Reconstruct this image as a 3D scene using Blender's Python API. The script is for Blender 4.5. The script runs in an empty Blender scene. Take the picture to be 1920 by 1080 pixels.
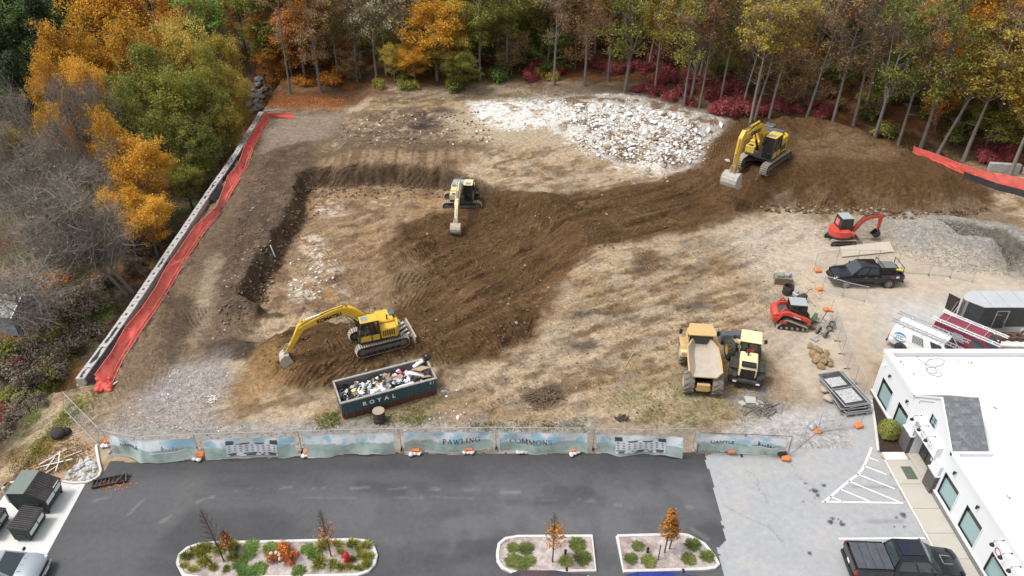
import bpy, bmesh, math, random
import numpy as np
from mathutils import Vector, Matrix, Euler
R = math.radians
PI = math.pi
rnd = random.Random(7)
scene = bpy.context.scene
col = scene.collection
# ------------------------------------------------------------------ camera, sky, sun, exposure
CAM_H, CAM_F, CAM_P = 36.0, 1415.0, R(33.5)          # height (m), focal length in px of a 1920 wide picture, pitch
cam_data = bpy.data.cameras.new('camera')
cam_data.sensor_width = 36.0
cam_data.lens = CAM_F / 1920 * 36
cam_data.clip_start = 0.5
cam_data.clip_end = 3000
cam = bpy.data.objects.new('camera', cam_data)
cam.location = (0, 0, CAM_H)
cam.rotation_euler = (R(90) - CAM_P, 0, 0)
col.objects.link(cam)
scene.camera = cam
SUN_EL, SUN_AZ = 62, 262                              # degrees; azimuth clockwise from north (+Y)
world = bpy.data.worlds.new('World')
scene.world = world
world.use_nodes = True
wn = world.node_tree
bg = wn.nodes['Background']
sky = wn.nodes.new('ShaderNodeTexSky')
sky.sky_type = 'NISHITA'
sky.sun_disc = False
sky.sun_elevation = R(SUN_EL)
sky.sun_rotation = R(SUN_AZ)
sky.air_density = 1.0
sky.dust_density = 4.0
sky.ozone_density = 1.0
hs = wn.nodes.new('ShaderNodeHueSaturation')          # overcast: the same sky with most of its blue taken out
hs.inputs['Saturation'].default_value = 0.22
wn.links.new(sky.outputs[0], hs.inputs['Color'])
wn.links.new(hs.outputs[0], bg.inputs['Color'])
bg.inputs['Strength'].default_value = 0.15
sun_data = bpy.data.lights.new('sun', 'SUN')
sun_data.energy = 1.5
sun_data.angle = R(13)
sun_data.color = (1.0, 0.97, 0.92)
sun = bpy.data.objects.new('sun', sun_data)
_az = R(SUN_AZ)
_d = Vector((math.sin(_az) * math.cos(R(SUN_EL)), math.cos(_az) * math.cos(R(SUN_EL)), math.sin(R(SUN_EL))))
sun.rotation_euler = _d.to_track_quat('Z', 'Y').to_euler()
sun.location = (-30, -30, 60)
col.objects.link(sun)
scene.view_settings.view_transform = 'Standard'
scene.view_settings.look = 'None'
scene.view_settings.gamma = 1.0
scene.view_settings.use_curve_mapping = False
scene.view_settings.exposure = 0.54
# ------------------------------------------------------------------ measuring helpers
_sp, _cp = math.sin(CAM_P), math.cos(CAM_P)
def at(px, py, z=0.0):
 """ground point (x, y) that a surveyed picture point has at height z"""
 u, v = (px - 960) / CAM_F, (py - 540) / CAM_F
 t = (CAM_H - z) / (_sp + v * _cp)
 return (u * t, (_cp - v * _sp) * t)
def at3(px, py, z=0.0):
 x, y = at(px, py, z)
 return Vector((x, y, z))
def topx(p):
 """picture point of a world point (used only to sort things from left to right for their labels)"""
 x, y, z = p[0], p[1], p[2] - CAM_H
 d = y * _cp - z * _sp
 return (960 + x / d * CAM_F, 540 + (-y * _sp - z * _cp) / d * CAM_F)
def W(pts, z=0.0):
 return [at(a, b, z) for a, b in pts]
# ------------------------------------------------------------------ numpy noise
_rs = np.random.RandomState(11)
_tab = _rs.rand(256, 256)
def vnoise(x, y, seed=0):
 x = np.asarray(x, float) + seed * 17.31; y = np.asarray(y, float) + seed * 9.77
 ix = np.floor(x).astype(int); iy = np.floor(y).astype(int)
 fx = x - ix; fy = y - iy
 fx = fx * fx * (3 - 2 * fx); fy = fy * fy * (3 - 2 * fy)
 a = _tab[ix & 255, iy & 255]; b = _tab[(ix + 1) & 255, iy & 255]
 c = _tab[ix & 255, (iy + 1) & 255]; d = _tab[(ix + 1) & 255, (iy + 1) & 255]
 return (a * (1 - fx) + b * fx) * (1 - fy) + (c * (1 - fx) + d * fx) * fy
def fbm(x, y, octv=4, seed=0, gain=.5):
 s = 0; a = 1; t = 0
 for i in range(octv):
  s = s + a * vnoise(x * 2 ** i, y * 2 ** i, seed + i * 3); t += a; a *= gain
 return s / t
def sstep(a, b, x):
 t = np.clip((x - a) / (b - a), 0, 1)
 return t * t * (3 - 2 * t)
def sdf(poly, X, Y, margin=12):
 """signed distance to a polygon, negative inside; 1e3 beyond the margin"""
 P = np.array(poly)
 out = np.full(X.shape, 1e3)
 sel = (X > P[:, 0].min() - margin) & (X < P[:, 0].max() + margin) & (Y > P[:, 1].min() - margin) & (Y < P[:, 1].max() + margin)
 x = X[sel]; y = Y[sel]
 if x.size == 0: return out
 d = np.full(x.shape, 1e9); ins = np.zeros(x.shape, bool)
 n = len(P)
 for i in range(n):
  ax, ay = P[i]; bx_, by_ = P[(i + 1) % n]
  ex, ey = bx_ - ax, by_ - ay
  t = np.clip(((x - ax) * ex + (y - ay) * ey) / (ex * ex + ey * ey + 1e-9), 0, 1)
  d = np.minimum(d, (x - ax - t * ex) ** 2 + (y - ay - t * ey) ** 2)
  if by_ != ay:
   c = ((ay > y) != (by_ > y)) & (x < ex * (y - ay) / ey + ax)
   ins ^= c
 d = np.sqrt(d)
 out[sel] = np.where(ins, -d, d)
 return out
def pdist(line, X, Y, margin=3):
 """distance to a polyline, signed side, and length along it"""
 P = np.array(line)
 D = np.full(X.shape, 1e3); S = np.zeros(X.shape)
 sel = (X > P[:, 0].min() - margin) & (X < P[:, 0].max() + margin) & (Y > P[:, 1].min() - margin) & (Y < P[:, 1].max() + margin)
 x = X[sel]; y = Y[sel]
 d = np.full(x.shape, 1e3); s = np.zeros(x.shape); acc = 0
 for i in range(len(P) - 1):
  ax, ay = P[i]; ex, ey = P[i + 1] - P[i]; L = math.hypot(ex, ey)
  t = np.clip(((x - ax) * ex + (y - ay) * ey) / (L * L), 0, 1)
  q = np.hypot(x - ax - t * ex, y - ay - t * ey)
  m = q < np.abs(d)
  sg = np.sign((x - ax) * ey - (y - ay) * ex)
  d = np.where(m, q * np.where(sg == 0, 1, sg), d); s = np.where(m, acc + t * L, s); acc += L
 D[sel] = d; S[sel] = s
 return D, S
# ------------------------------------------------------------------ mesh building
class MB:
 def __init__(s, M=None):
  s.v = []; s.f = []; s.mi = []; s.M = M or Matrix.Identity(4); s.m = 0
 def add(s, verts, faces):
  b = len(s.v); M = s.M
  for p in verts: s.v.append(tuple(M @ Vector(p)))
  for f in faces: s.f.append(tuple(b + i for i in f)); s.mi.append(s.m)
  return s
 def bx(s, x0, x1, y0, y1, z0, z1):
  v = [(x, y, z) for z in (z0, z1) for y in (y0, y1) for x in (x0, x1)]
  return s.add(v, [(0, 2, 3, 1), (4, 5, 7, 6), (0, 1, 5, 4), (2, 6, 7, 3), (0, 4, 6, 2), (1, 3, 7, 5)])
 def box(s, c, size, rot=(0, 0, 0)):
  E = Matrix.Translation(c) @ Euler(rot).to_matrix().to_4x4()
  hx, hy, hz = [a / 2 for a in size]
  v = [E @ Vector((x, y, z)) for z in (-hz, hz) for y in (-hy, hy) for x in (-hx, hx)]
  return s.add(v, [(0, 2, 3, 1), (4, 5, 7, 6), (0, 1, 5, 4), (2, 6, 7, 3), (0, 4, 6, 2), (1, 3, 7, 5)])
 def prism(s, poly, lo, hi, axis='z'):
  """extrude a counter-clockwise polygon; axis z: (x,y), y: (x,z), x: (y,z)"""
  n = len(poly)
  def p(a, b, h):
   return (a, b, h) if axis == 'z' else ((a, h, b) if axis == 'y' else (h, a, b))
  v = [p(a, b, lo) for a, b in poly] + [p(a, b, hi) for a, b in poly]
  f = [tuple(range(n - 1, -1, -1)), tuple(range(n, 2 * n))]
  for i in range(n):
   j = (i + 1) % n
   f.append((i, j, n + j, n + i))
  if axis == 'y': f = [tuple(reversed(q)) for q in f]
  return s.add(v, f)
 def path(s, pts, rad, n=6, caps=True, closed=False):
  pts = [Vector(p) for p in pts]
  if not hasattr(rad, '__len__'): rad = [rad] * len(pts)
  v = []; f = []; k = len(pts); pu = None
  for i in range(k):
   a = pts[i - 1] if i > 0 or closed else pts[i]
   b = pts[(i + 1) % k] if i < k - 1 or closed else pts[i]
   t = (b - a)
   if t.length < 1e-9: t = Vector((0, 0, 1))
   t.normalize()
   if pu is None: u = t.orthogonal().normalized()
   else:
    u = pu - t * pu.dot(t)
    u = u.normalized() if u.length > 1e-6 else t.orthogonal().normalized()
   w = t.cross(u); pu = u
   for j in range(n):
    q = 2 * PI * j / n
    v.append(pts[i] + (u * math.cos(q) + w * math.sin(q)) * rad[i])
  for i in range(k if closed else k - 1):
   i2 = (i + 1) % k
   for j in range(n):
    j2 = (j + 1) % n
    f.append((i * n + j, i * n + j2, i2 * n + j2, i2 * n + j))
  if caps and not closed:
   f.append(tuple(range(n - 1, -1, -1))); f.append(tuple((k - 1) * n + j for j in range(n)))
  return s.add(v, f)
 def tube(s, a, b, r0, r1=None, n=8, caps=True):
  return s.path([a, b], [r0, r0 if r1 is None else r1], n, caps)
 def bar(s, a, b, w, h=None):
  """square bar from a to b"""
  a = Vector(a); b = Vector(b); h = h or w
  t = (b - a).normalized(); up = Vector((0, 0, 1)) if abs(t.z) < .95 else Vector((0, 1, 0))
  u = t.cross(up).normalized(); q = u.cross(t)
  v = [p + u * (i * w / 2) + q * (j * h / 2) for p in (a, b) for i, j in ((-1, -1), (1, -1), (1, 1), (-1, 1))]
  return s.add(v, [(0, 1, 2, 3), (7, 6, 5, 4), (0, 4, 5, 1), (1, 5, 6, 2), (2, 6, 7, 3), (3, 7, 4, 0)])
 def lathe(s, prof, n=16, c=(0, 0, 0), axis='z', close=False):
  v = []; f = []; k = len(prof)
  for r, h in prof:
   for j in range(n):
    q = 2 * PI * j / n; a, b = r * math.cos(q), r * math.sin(q)
    p = (a, b, h) if axis == 'z' else ((b, h, a) if axis == 'y' else (h, a, b))
    v.append((p[0] + c[0], p[1] + c[1], p[2] + c[2]))
  for i in range(k if close else k - 1):
   i2 = (i + 1) % k
   for j in range(n):
    j2 = (j + 1) % n
    f.append((i * n + j, i * n + j2, i2 * n + j2, i2 * n + j))
  if not close:
   f.append(tuple(range(n - 1, -1, -1))); f.append(tuple((k - 1) * n + j for j in range(n)))
  return s.add(v, f)
 def loft(s, pts, hh, hw, yo=0):
  """rectangular section swept along points (x,z)"""
  v = []; f = []; k = len(pts)
  for i, (x, z) in enumerate(pts):
   a = pts[max(i - 1, 0)]; b = pts[min(i + 1, k - 1)]
   tx, tz = b[0] - a[0], b[1] - a[1]; L = math.hypot(tx, tz) or 1
   nx, nz = -tz / L, tx / L
   for sy, sn in ((-1, -1), (1, -1), (1, 1), (-1, 1)):
    v.append((x + nx * hh[i] * sn, yo + sy * hw[i], z + nz * hh[i] * sn))
  for i in range(k - 1):
   for j in range(4):
    j2 = (j + 1) % 4
    f.append((i * 4 + j, (i + 1) * 4 + j, (i + 1) * 4 + j2, i * 4 + j2))
  f.append((0, 1, 2, 3)); f.append(tuple((k - 1) * 4 + j for j in (3, 2, 1, 0)))
  return s.add(v, f)
 def rings(s, rings, caps=True):
  """skin over closed rings with the same number of points"""
  n = len(rings[0]); v = [p for r in rings for p in r]; f = []
  for i in range(len(rings) - 1):
   for j in range(n):
    j2 = (j + 1) % n
    f.append((i * n + j, i * n + j2, (i + 1) * n + j2, (i + 1) * n + j))
  if caps:
   f.append(tuple(range(n - 1, -1, -1))); f.append(tuple((len(rings) - 1) * n + j for j in range(n)))
  return s.add(v, f)
 def quad(s, a, b, c, d):
  return s.add([a, b, c, d], [(0, 1, 2, 3)])
 def panel(s, A, B, C, D, u0=0, u1=1, v0=0, v1=1, off=.01, th=.012):
  """a thin pane on the quad A B C D (A-B bottom, D-C top), proud of it by off"""
  A, B, C, D = map(Vector, (A, B, C, D))
  nrm = (B - A).cross(D - A).normalized()
  def q(u, v): return (A * (1 - u) + B * u) * (1 - v) + (D * (1 - u) + C * u) * v
  p = [q(u0, v0), q(u1, v0), q(u1, v1), q(u0, v1)]
  v = [x + nrm * (off - th) for x in p] + [x + nrm * off for x in p]
  return s.add(v, [(3, 2, 1, 0), (4, 5, 6, 7), (0, 1, 5, 4), (1, 2, 6, 5), (2, 3, 7, 6), (3, 0, 4, 7)])
 def rock(s, c, r, seed, flat=.7, sub=1, sx=1, sy=1, cut=(.55, .95), nc=7):
  bm = bmesh.new(); bmesh.ops.create_icosphere(bm, subdivisions=sub, radius=1)
  g = random.Random(seed)
  ax = [Vector((g.gauss(0, 1), g.gauss(0, 1), g.gauss(0, 1))).normalized() for _ in range(nc)]
  ds = [g.uniform(*cut) for _ in range(nc)]
  rz = Matrix.Rotation(g.uniform(0, 6.3), 3, 'Z')
  v = []
  for q in bm.verts:
   p = q.co.copy()
   for a, d in zip(ax, ds):
    k = p.dot(a)
    if k > d: p -= a * (k - d)
   p = Vector((p.x * sx, p.y * sy, p.z * flat)) * r
   v.append(Vector(c) + rz @ p)
  f = [tuple(x.index for x in q.verts) for q in bm.faces]
  bm.free()
  return s.add(v, f)
 def mesh(s, name, mats, bevel=0, smooth=35, seg=1, flat=False):
  me = bpy.data.meshes.new(name)
  me.from_pydata(s.v, [], s.f)
  if not isinstance(mats, (list, tuple)): mats = [mats]
  for m in mats: me.materials.append(m)
  if len(mats) > 1: me.polygons.foreach_set('material_index', s.mi)
  if bevel:
   bm = bmesh.new(); bm.from_mesh(me)
   bmesh.ops.remove_doubles(bm, verts=bm.verts, dist=1e-5)
   ed = [e for e in bm.edges if len(e.link_faces) == 2 and e.calc_face_angle(0) > R(28)]
   bmesh.ops.bevel(bm, geom=ed, offset=bevel, offset_type='OFFSET', segments=seg, affect='EDGES', profile=.6, clamp_overlap=True)
   bm.to_mesh(me); bm.free()
  if not flat:
   me.polygons.foreach_set('use_smooth', [True] * len(me.polygons))
   me.set_sharp_from_angle(angle=R(smooth))
  me.update()
  return me
 def build(s, name, mats, parent=None, bevel=0, smooth=35, loc=None, rot=None, flat=False, label=None):
  o = bpy.data.objects.new(name, s.mesh(name, mats, bevel, smooth, flat=flat))
  col.objects.link(o)
  if parent: o.parent = parent
  if loc is not None: o.location = loc
  if rot is not None: o.rotation_euler = rot
  if label: o['label'] = label
  return o
def link(name, me, parent=None, loc=None, rot=None, scale=None):
 o = bpy.data.objects.new(name, me); col.objects.link(o)
 if parent: o.parent = parent
 if loc is not None: o.location = loc
 if rot is not None: o.rotation_euler = rot
 if scale is not None: o.scale = scale
 return o
def thing(name, label, cat, loc=(0, 0, 0), rz=0, group=None, rot=None):
 o = bpy.data.objects.new(name, None); col.objects.link(o)
 o.empty_display_size = .3
 o.location = loc; o.rotation_euler = rot if rot is not None else (0, 0, rz)
 o['label'] = label; o['category'] = cat
 if group: o['group'] = group
 return o
def tag(o, label, cat, group=None):
 o['label'] = label; o['category'] = cat
 if group: o['group'] = group
 return o
def setting(o, kind='structure'):
 o['kind'] = kind
 return o
ORD = ['leftmost', 'second from the left', 'third from the left', 'fourth from the left', 'fifth from the left', 'sixth from the left',
  'seventh from the left', 'eighth from the left', 'ninth from the left', 'tenth from the left', 'eleventh from the left', 'twelfth from the left']
NUM = ['one', 'two', 'three', 'four', 'five', 'six', 'seven', 'eight', 'nine', 'ten', 'eleven', 'twelve', 'thirteen', 'fourteen', 'fifteen',
  'sixteen', 'seventeen', 'eighteen', 'nineteen', 'twenty']
def ordinal(i, n):
 if n == 1: return ''
 if i == 0: return 'leftmost'
 if i == n - 1: return 'rightmost'
 if i <= (n - 1) // 2 or i < 3: return ORD[min(i, 11)]
 k = n - 1 - i
 return ORD[min(k, 11)].replace('left', 'right')
# ------------------------------------------------------------------ materials
def nodes(name):
 m = bpy.data.materials.new(name); m.use_nodes = True
 nt = m.node_tree
 return m, nt, nt.nodes['Principled BSDF']
def N(nt, t, **kw):
 n = nt.nodes.new(t)
 for k, v in kw.items():
  if hasattr(n, k): setattr(n, k, v)
  else: n.inputs[k].default_value = v
 return n
def c4(c): return (c[0], c[1], c[2], 1)
_mc = {}
def paint(name, c, rough=.5, dirt=.3, dcol=(.23, .17, .11), scale=2.5, metal=0, bump=0, spec=.4, coat=0):
 """painted or plain surface with blotchy dust"""
 if name in _mc: return _mc[name]
 m, nt, b = nodes(name)
 tc = N(nt, 'ShaderNodeTexCoord')
 n1 = N(nt, 'ShaderNodeTexNoise', Scale=scale, Detail=6.0, Roughness=.65)
 nt.links.new(tc.outputs['Object'], n1.inputs['Vector'])
 rp = N(nt, 'ShaderNodeMapRange'); rp.inputs[1].default_value = .38; rp.inputs[2].default_value = .75
 rp.inputs[3].default_value = dirt * .12; rp.inputs[4].default_value = min(1, dirt * 1.25)
 nt.links.new(n1.outputs[0], rp.inputs[0])
 mx = N(nt, 'ShaderNodeMix', data_type='RGBA')
 mx.inputs[6].default_value = c4(c); mx.inputs[7].default_value = c4(dcol)
 nt.links.new(rp.outputs[0], mx.inputs[0]); nt.links.new(mx.outputs[2], b.inputs['Base Color'])
 b.inputs['Metallic'].default_value = metal
 b.inputs['Specular IOR Level'].default_value = spec
 b.inputs['Coat Weight'].default_value = coat
 r2 = N(nt, 'ShaderNodeMapRange'); r2.inputs[3].default_value = rough; r2.inputs[4].default_value = min(1, rough + .35 * dirt + .05)
 nt.links.new(n1.outputs[0], r2.inputs[0]); nt.links.new(r2.outputs[0], b.inputs['Roughness'])
 if bump:
  bp = N(nt, 'ShaderNodeBump', Strength=bump, Distance=.02)
  n2 = N(nt, 'ShaderNodeTexNoise', Scale=scale * 8, Detail=4.0)
  nt.links.new(tc.outputs['Object'], n2.inputs['Vector'])
  nt.links.new(n2.outputs[0], bp.inputs['Height']); nt.links.new(bp.outputs[0], b.inputs['Normal'])
 _mc[name] = m
 return m
def glassy(name, c, rough=.08, spec=.6):
 if name in _mc: return _mc[name]
 m, nt, b = nodes(name)
 b.inputs['Base Color'].default_value = c4(c); b.inputs['Roughness'].default_value = rough
 b.inputs['Specular IOR Level'].default_value = spec
 _mc[name] = m
 return m
def netting(name, c, alpha, scale=25, dark=.7):
 """woven net: threads with holes between them"""
 m, nt, b = nodes(name)
 tc = N(nt, 'ShaderNodeTexCoord')
 n1 = N(nt, 'ShaderNodeTexNoise', Scale=scale, Detail=3.0)
 nt.links.new(tc.outputs['Object'], n1.inputs['Vector'])
 rp = N(nt, 'ShaderNodeMapRange'); rp.inputs[1].default_value = alpha - .25; rp.inputs[2].default_value = alpha + .05
 rp.inputs[3].default_value = 1; rp.inputs[4].default_value = .8
 nt.links.new(n1.outputs[0], rp.inputs[0]); nt.links.new(rp.outputs[0], b.inputs['Alpha'])
 n2 = N(nt, 'ShaderNodeTexNoise', Scale=1.7, Detail=4.0)
 nt.links.new(tc.outputs['Object'], n2.inputs['Vector'])
 mx = N(nt, 'ShaderNodeMix', data_type='RGBA')
 mx.inputs[6].default_value = c4([q * dark for q in c]); mx.inputs[7].default_value = c4(c)
 nt.links.new(n2.outputs[0], mx.inputs[0]); nt.links.new(mx.outputs[2], b.inputs['Base Color'])
 b.inputs['Roughness'].default_value = .7
 return m
def wiremesh(name, c, cell=.06, wire=.10):
 """chain link: crossed diagonal wires, open between"""
 m, nt, b = nodes(name)
 tc = N(nt, 'ShaderNodeTexCoord'); sx = N(nt, 'ShaderNodeSeparateXYZ')
 nt.links.new(tc.outputs['Object'], sx.inputs[0])
 def lines(op):
  a = N(nt, 'ShaderNodeMath', operation=op); nt.links.new(sx.outputs[0], a.inputs[0]); nt.links.new(sx.outputs[2], a.inputs[1])
  d = N(nt, 'ShaderNodeMath', operation='DIVIDE'); d.inputs[1].default_value = cell; nt.links.new(a.outputs[0], d.inputs[0])
  f = N(nt, 'ShaderNodeMath', operation='FRACT'); nt.links.new(d.outputs[0], f.inputs[0])
  l = N(nt, 'ShaderNodeMath', operation='LESS_THAN'); l.inputs[1].default_value = wire; nt.links.new(f.outputs[0], l.inputs[0])
  return l
 mx = N(nt, 'ShaderNodeMath', operation='MAXIMUM')
 nt.links.new(lines('ADD').outputs[0], mx.inputs[0]); nt.links.new(lines('SUBTRACT').outputs[0], mx.inputs[1])
 nt.links.new(mx.outputs[0], b.inputs['Alpha'])
 b.inputs['Base Color'].default_value = c4(c); b.inputs['Roughness'].default_value = .5
 return m
def ramp_set(r, stops):
 e = r.color_ramp.elements
 while len(e) < len(stops): e.new(.5)
 for q, (p, c) in zip(e, stops): q.position = p; q.color = c4(c)
def leafmat(name, stops, trans=.40, objvar=.35):
 """leaves: one colour per leaf from a ramp, drifting from clump to clump and from tree to tree"""
 m, nt, b = nodes(name)
 at_ = N(nt, 'ShaderNodeAttribute', attribute_name='lf')
 tc = N(nt, 'ShaderNodeTexCoord')
 no = N(nt, 'ShaderNodeTexNoise', Scale=.55, Detail=2.0); nt.links.new(tc.outputs['Object'], no.inputs['Vector'])
 oi = N(nt, 'ShaderNodeObjectInfo')
 a = N(nt, 'ShaderNodeMath', operation='MULTIPLY_ADD'); a.inputs[1].default_value = .55; a.inputs[2].default_value = 0
 nt.links.new(at_.outputs['Fac'], a.inputs[0])
 n_ = N(nt, 'ShaderNodeMath', operation='MULTIPLY_ADD'); n_.inputs[1].default_value = .9; nt.links.new(no.outputs[0], n_.inputs[0]); nt.links.new(a.outputs[0], n_.inputs[2])
 o_ = N(nt, 'ShaderNodeMath', operation='MULTIPLY_ADD'); o_.inputs[1].default_value = objvar; nt.links.new(oi.outputs['Random'], o_.inputs[0]); nt.links.new(n_.outputs[0], o_.inputs[2])
 sb = N(nt, 'ShaderNodeMath', operation='SUBTRACT'); sb.inputs[1].default_value = .225 + objvar / 2; nt.links.new(o_.outputs[0], sb.inputs[0])
 rp = N(nt, 'ShaderNodeValToRGB'); ramp_set(rp, [(p, [min(.8, q * 1.42) for q in c]) for p, c in stops]); nt.links.new(sb.outputs[0], rp.inputs[0])
 nt.links.new(rp.outputs[0], b.inputs['Base Color'])
 b.inputs['Roughness'].default_value = .6; b.inputs['Specular IOR Level'].default_value = .25
 tr = N(nt, 'ShaderNodeBsdfTranslucent'); nt.links.new(rp.outputs[0], tr.inputs[0])
 ms = N(nt, 'ShaderNodeMixShader'); ms.inputs[0].default_value = trans
 nt.links.new(b.outputs[0], ms.inputs[1]); nt.links.new(tr.outputs[0], ms.inputs[2])
 nt.links.new(ms.outputs[0], nt.nodes['Material Output'].inputs[0])
 return m
def groundmat(name, fine=1.0, bumpd=.05, tracks=True, lo=.62, hi=1.38, scale=7.0):
 """albedo from the surveyed 'col' attribute, with fine grain, relief and cleat prints"""
 m, nt, b = nodes(name)
 ca = N(nt, 'ShaderNodeAttribute', attribute_name='col')
 ge = N(nt, 'ShaderNodeNewGeometry')
 n1 = N(nt, 'ShaderNodeTexNoise', Scale=scale, Detail=7.0, Roughness=.7); nt.links.new(ge.outputs['Position'], n1.inputs['Vector'])
 n2 = N(nt, 'ShaderNodeTexNoise', Scale=2.6, Detail=6.0, Roughness=.65); nt.links.new(ge.outputs['Position'], n2.inputs['Vector'])
 r1 = N(nt, 'ShaderNodeMapRange'); r1.inputs[1].default_value = .3; r1.inputs[2].default_value = .7; r1.inputs[3].default_value = lo; r1.inputs[4].default_value = hi
 nt.links.new(n1.outputs[0], r1.inputs[0])
 r2 = N(nt, 'ShaderNodeMapRange'); r2.inputs[1].default_value = .3; r2.inputs[2].default_value = .7; r2.inputs[3].default_value = 1 - (hi - 1) * 1.0; r2.inputs[4].default_value = 1 + (hi - 1) * .85
 nt.links.new(n2.outputs[0], r2.inputs[0])
 mu = N(nt, 'ShaderNodeMath', operation='MULTIPLY'); nt.links.new(r1.outputs[0], mu.inputs[0]); nt.links.new(r2.outputs[0], mu.inputs[1])
 if tracks:
  ta = N(nt, 'ShaderNodeAttribute', attribute_name='trk'); sx = N(nt, 'ShaderNodeSeparateXYZ'); nt.links.new(ta.outputs['Vector'], sx.inputs[0])
  mm = N(nt, 'ShaderNodeMix'); mm.inputs[3].default_value = 1.0; nt.links.new(sx.outputs[2], mm.inputs[0]); nt.links.new(mu.outputs[0], mm.inputs[2]); mu = mm
 vm = N(nt, 'ShaderNodeVectorMath', operation='SCALE'); nt.links.new(ca.outputs['Color'], vm.inputs[0]); nt.links.new(mu.outputs[0], vm.inputs['Scale'])
 nt.links.new(vm.outputs[0], b.inputs['Base Color'])
 b.inputs['Roughness'].default_value = .95; b.inputs['Specular IOR Level'].default_value = .15
 hh = N(nt, 'ShaderNodeMath', operation='MULTIPLY_ADD'); hh.inputs[1].default_value = 3.2 if tracks else 1; nt.links.new(n2.outputs[0], hh.inputs[0]); nt.links.new(n1.outputs[0], hh.inputs[2])
 if tracks:
  om = N(nt, 'ShaderNodeMath', operation='MULTIPLY_ADD'); om.inputs[1].default_value = -.9; om.inputs[2].default_value = 1; nt.links.new(sx.outputs[2], om.inputs[0])
  h2 = N(nt, 'ShaderNodeMath', operation='MULTIPLY'); nt.links.new(hh.outputs[0], h2.inputs[0]); nt.links.new(om.outputs[0], h2.inputs[1]); hh = h2
 h = hh.outputs[0]
 if tracks:
  sn = N(nt, 'ShaderNodeMath', operation='MULTIPLY'); sn.inputs[1].default_value = 2 * PI / .33; nt.links.new(sx.outputs[0], sn.inputs[0])
  s2 = N(nt, 'ShaderNodeMath', operation='SINE'); nt.links.new(sn.outputs[0], s2.inputs[0])
  s3 = N(nt, 'ShaderNodeMath', operation='MULTIPLY'); nt.links.new(s2.outputs[0], s3.inputs[0]); nt.links.new(sx.outputs[1], s3.inputs[1])
  s4 = N(nt, 'ShaderNodeMath', operation='MULTIPLY_ADD'); s4.inputs[1].default_value = .75; nt.links.new(s3.outputs[0], s4.inputs[0]); nt.links.new(hh.outputs[0], s4.inputs[2])
  h = s4.outputs[0]
 bp = N(nt, 'ShaderNodeBump', Strength=1.0 * fine, Distance=bumpd); nt.links.new(h, bp.inputs['Height']); nt.links.new(bp.outputs[0], b.inputs['Normal'])
 return m
def text_mesh(name, s, size, mat, ext=.006, bold=0):
 cu = bpy.data.curves.new(name, 'FONT'); cu.body = s; cu.size = size; cu.extrude = ext; cu.align_x = 'CENTER'; cu.align_y = 'CENTER'
 cu.offset = bold
 o = bpy.data.objects.new(name, cu); col.objects.link(o)
 bpy.context.view_layer.update()
 me = bpy.data.meshes.new_from_object(o.evaluated_get(bpy.context.evaluated_depsgraph_get()))
 bpy.data.objects.remove(o); bpy.data.curves.remove(cu)
 me.materials.clear(); me.materials.append(mat)
 me.name = name
 return me
def text_on(name, s, size, mat, parent, origin, right, up, bold=0, stretch=1):
 """lettering standing on a surface: origin, reading direction, up direction"""
 right = Vector(right).normalized(); up = Vector(up); up = (up - right * up.dot(right)).normalized(); n = right.cross(up)
 me = text_mesh(name, s, size, mat, bold=bold)
 M = Matrix((right * stretch, up, n)).transposed().to_4x4(); M.translation = Vector(origin) + n * .007
 me.transform(M)
 return link(name, me, parent)
# ------------------------------------------------------------------ terrain
def axis(lo, hi, step0, step1, far_lo, far_hi):
 a = [lo]
 while a[-1] < hi: a.append(a[-1] + step0 + (step1 - step0) * (a[-1] - lo) / (hi - lo))
 b = [a[0]]; s = step0
 while b[-1] > far_lo: s *= 1.35; b.append(b[-1] - s)
 c = [a[-1]]; s = step1
 while c[-1] < far_hi: s *= 1.35; c.append(c[-1] + s)
 return np.array(sorted(b[1:]) + a + c[1:])
GX = axis(-50, 62, .17, .17, -420, 420)
GY = axis(33.5, 108, .13, .21, -40, 700)
X, Y = np.meshgrid(GX, GY)                      # rows follow Y
wx = (fbm(X * .35, Y * .35, 4, 1) - .5) * 3.2
wy = (fbm(X * .35, Y * .35, 4, 2) - .5) * 3.2
wx2 = (fbm(X * 1.6, Y * 1.6, 3, 3) - .5) * .9
wy2 = (fbm(X * 1.6, Y * 1.6, 3, 4) - .5) * .9
XW, YW = X + wx * .5 + wx2, Y + wy * .5 + wy2
F1 = fbm(X * .5, Y * .5, 5, 5) - .5             # broad to fine unevenness
F2 = fbm(X * 1.9, Y * 1.9, 4, 6) - .5
F3 = fbm(X * .12, Y * .12, 3, 7) - .5
EDGE = W([(300, 160), (480, 170), (700, 182), (1000, 165), (1172, 172), (1410, 226), (1640, 258), (1805, 302), (1960, 345), (2200, 420)], .5)
ex = np.array([-400] + [p[0] for p in EDGE] + [400]); ey = np.array([EDGE[0][1]] + [p[1] for p in EDGE] + [EDGE[-1][1]])
edgeY = np.interp(X, ex, ey)
into = Y - edgeY                                # metres into the forest
WALL = [at(150, 712, .6), at(240, 588, .6), at(385, 372, .6), at(445, 285, .6), at(492, 208, .6)]
wyy = np.array([p[1] for p in WALL]); wxx = np.array([p[0] for p in WALL])
wallX = np.interp(Y, wyy, wxx)
Z = np.full(X.shape, .15)
# upper ground to the north, forest bank
yb0 = at(700, 325)[1]; yb1 = at(700, 276, .6)[1]
inx = sstep(-21.5, -18.5, X)
Z += inx * sstep(yb0 + .3, yb1, Y + F1 * 1.2) * 1.0
Z += sstep(-12, 0, into) * .8 + np.clip(into, 0, 400) * .10 + sstep(2, 25, into) * F3 * 4
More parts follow.
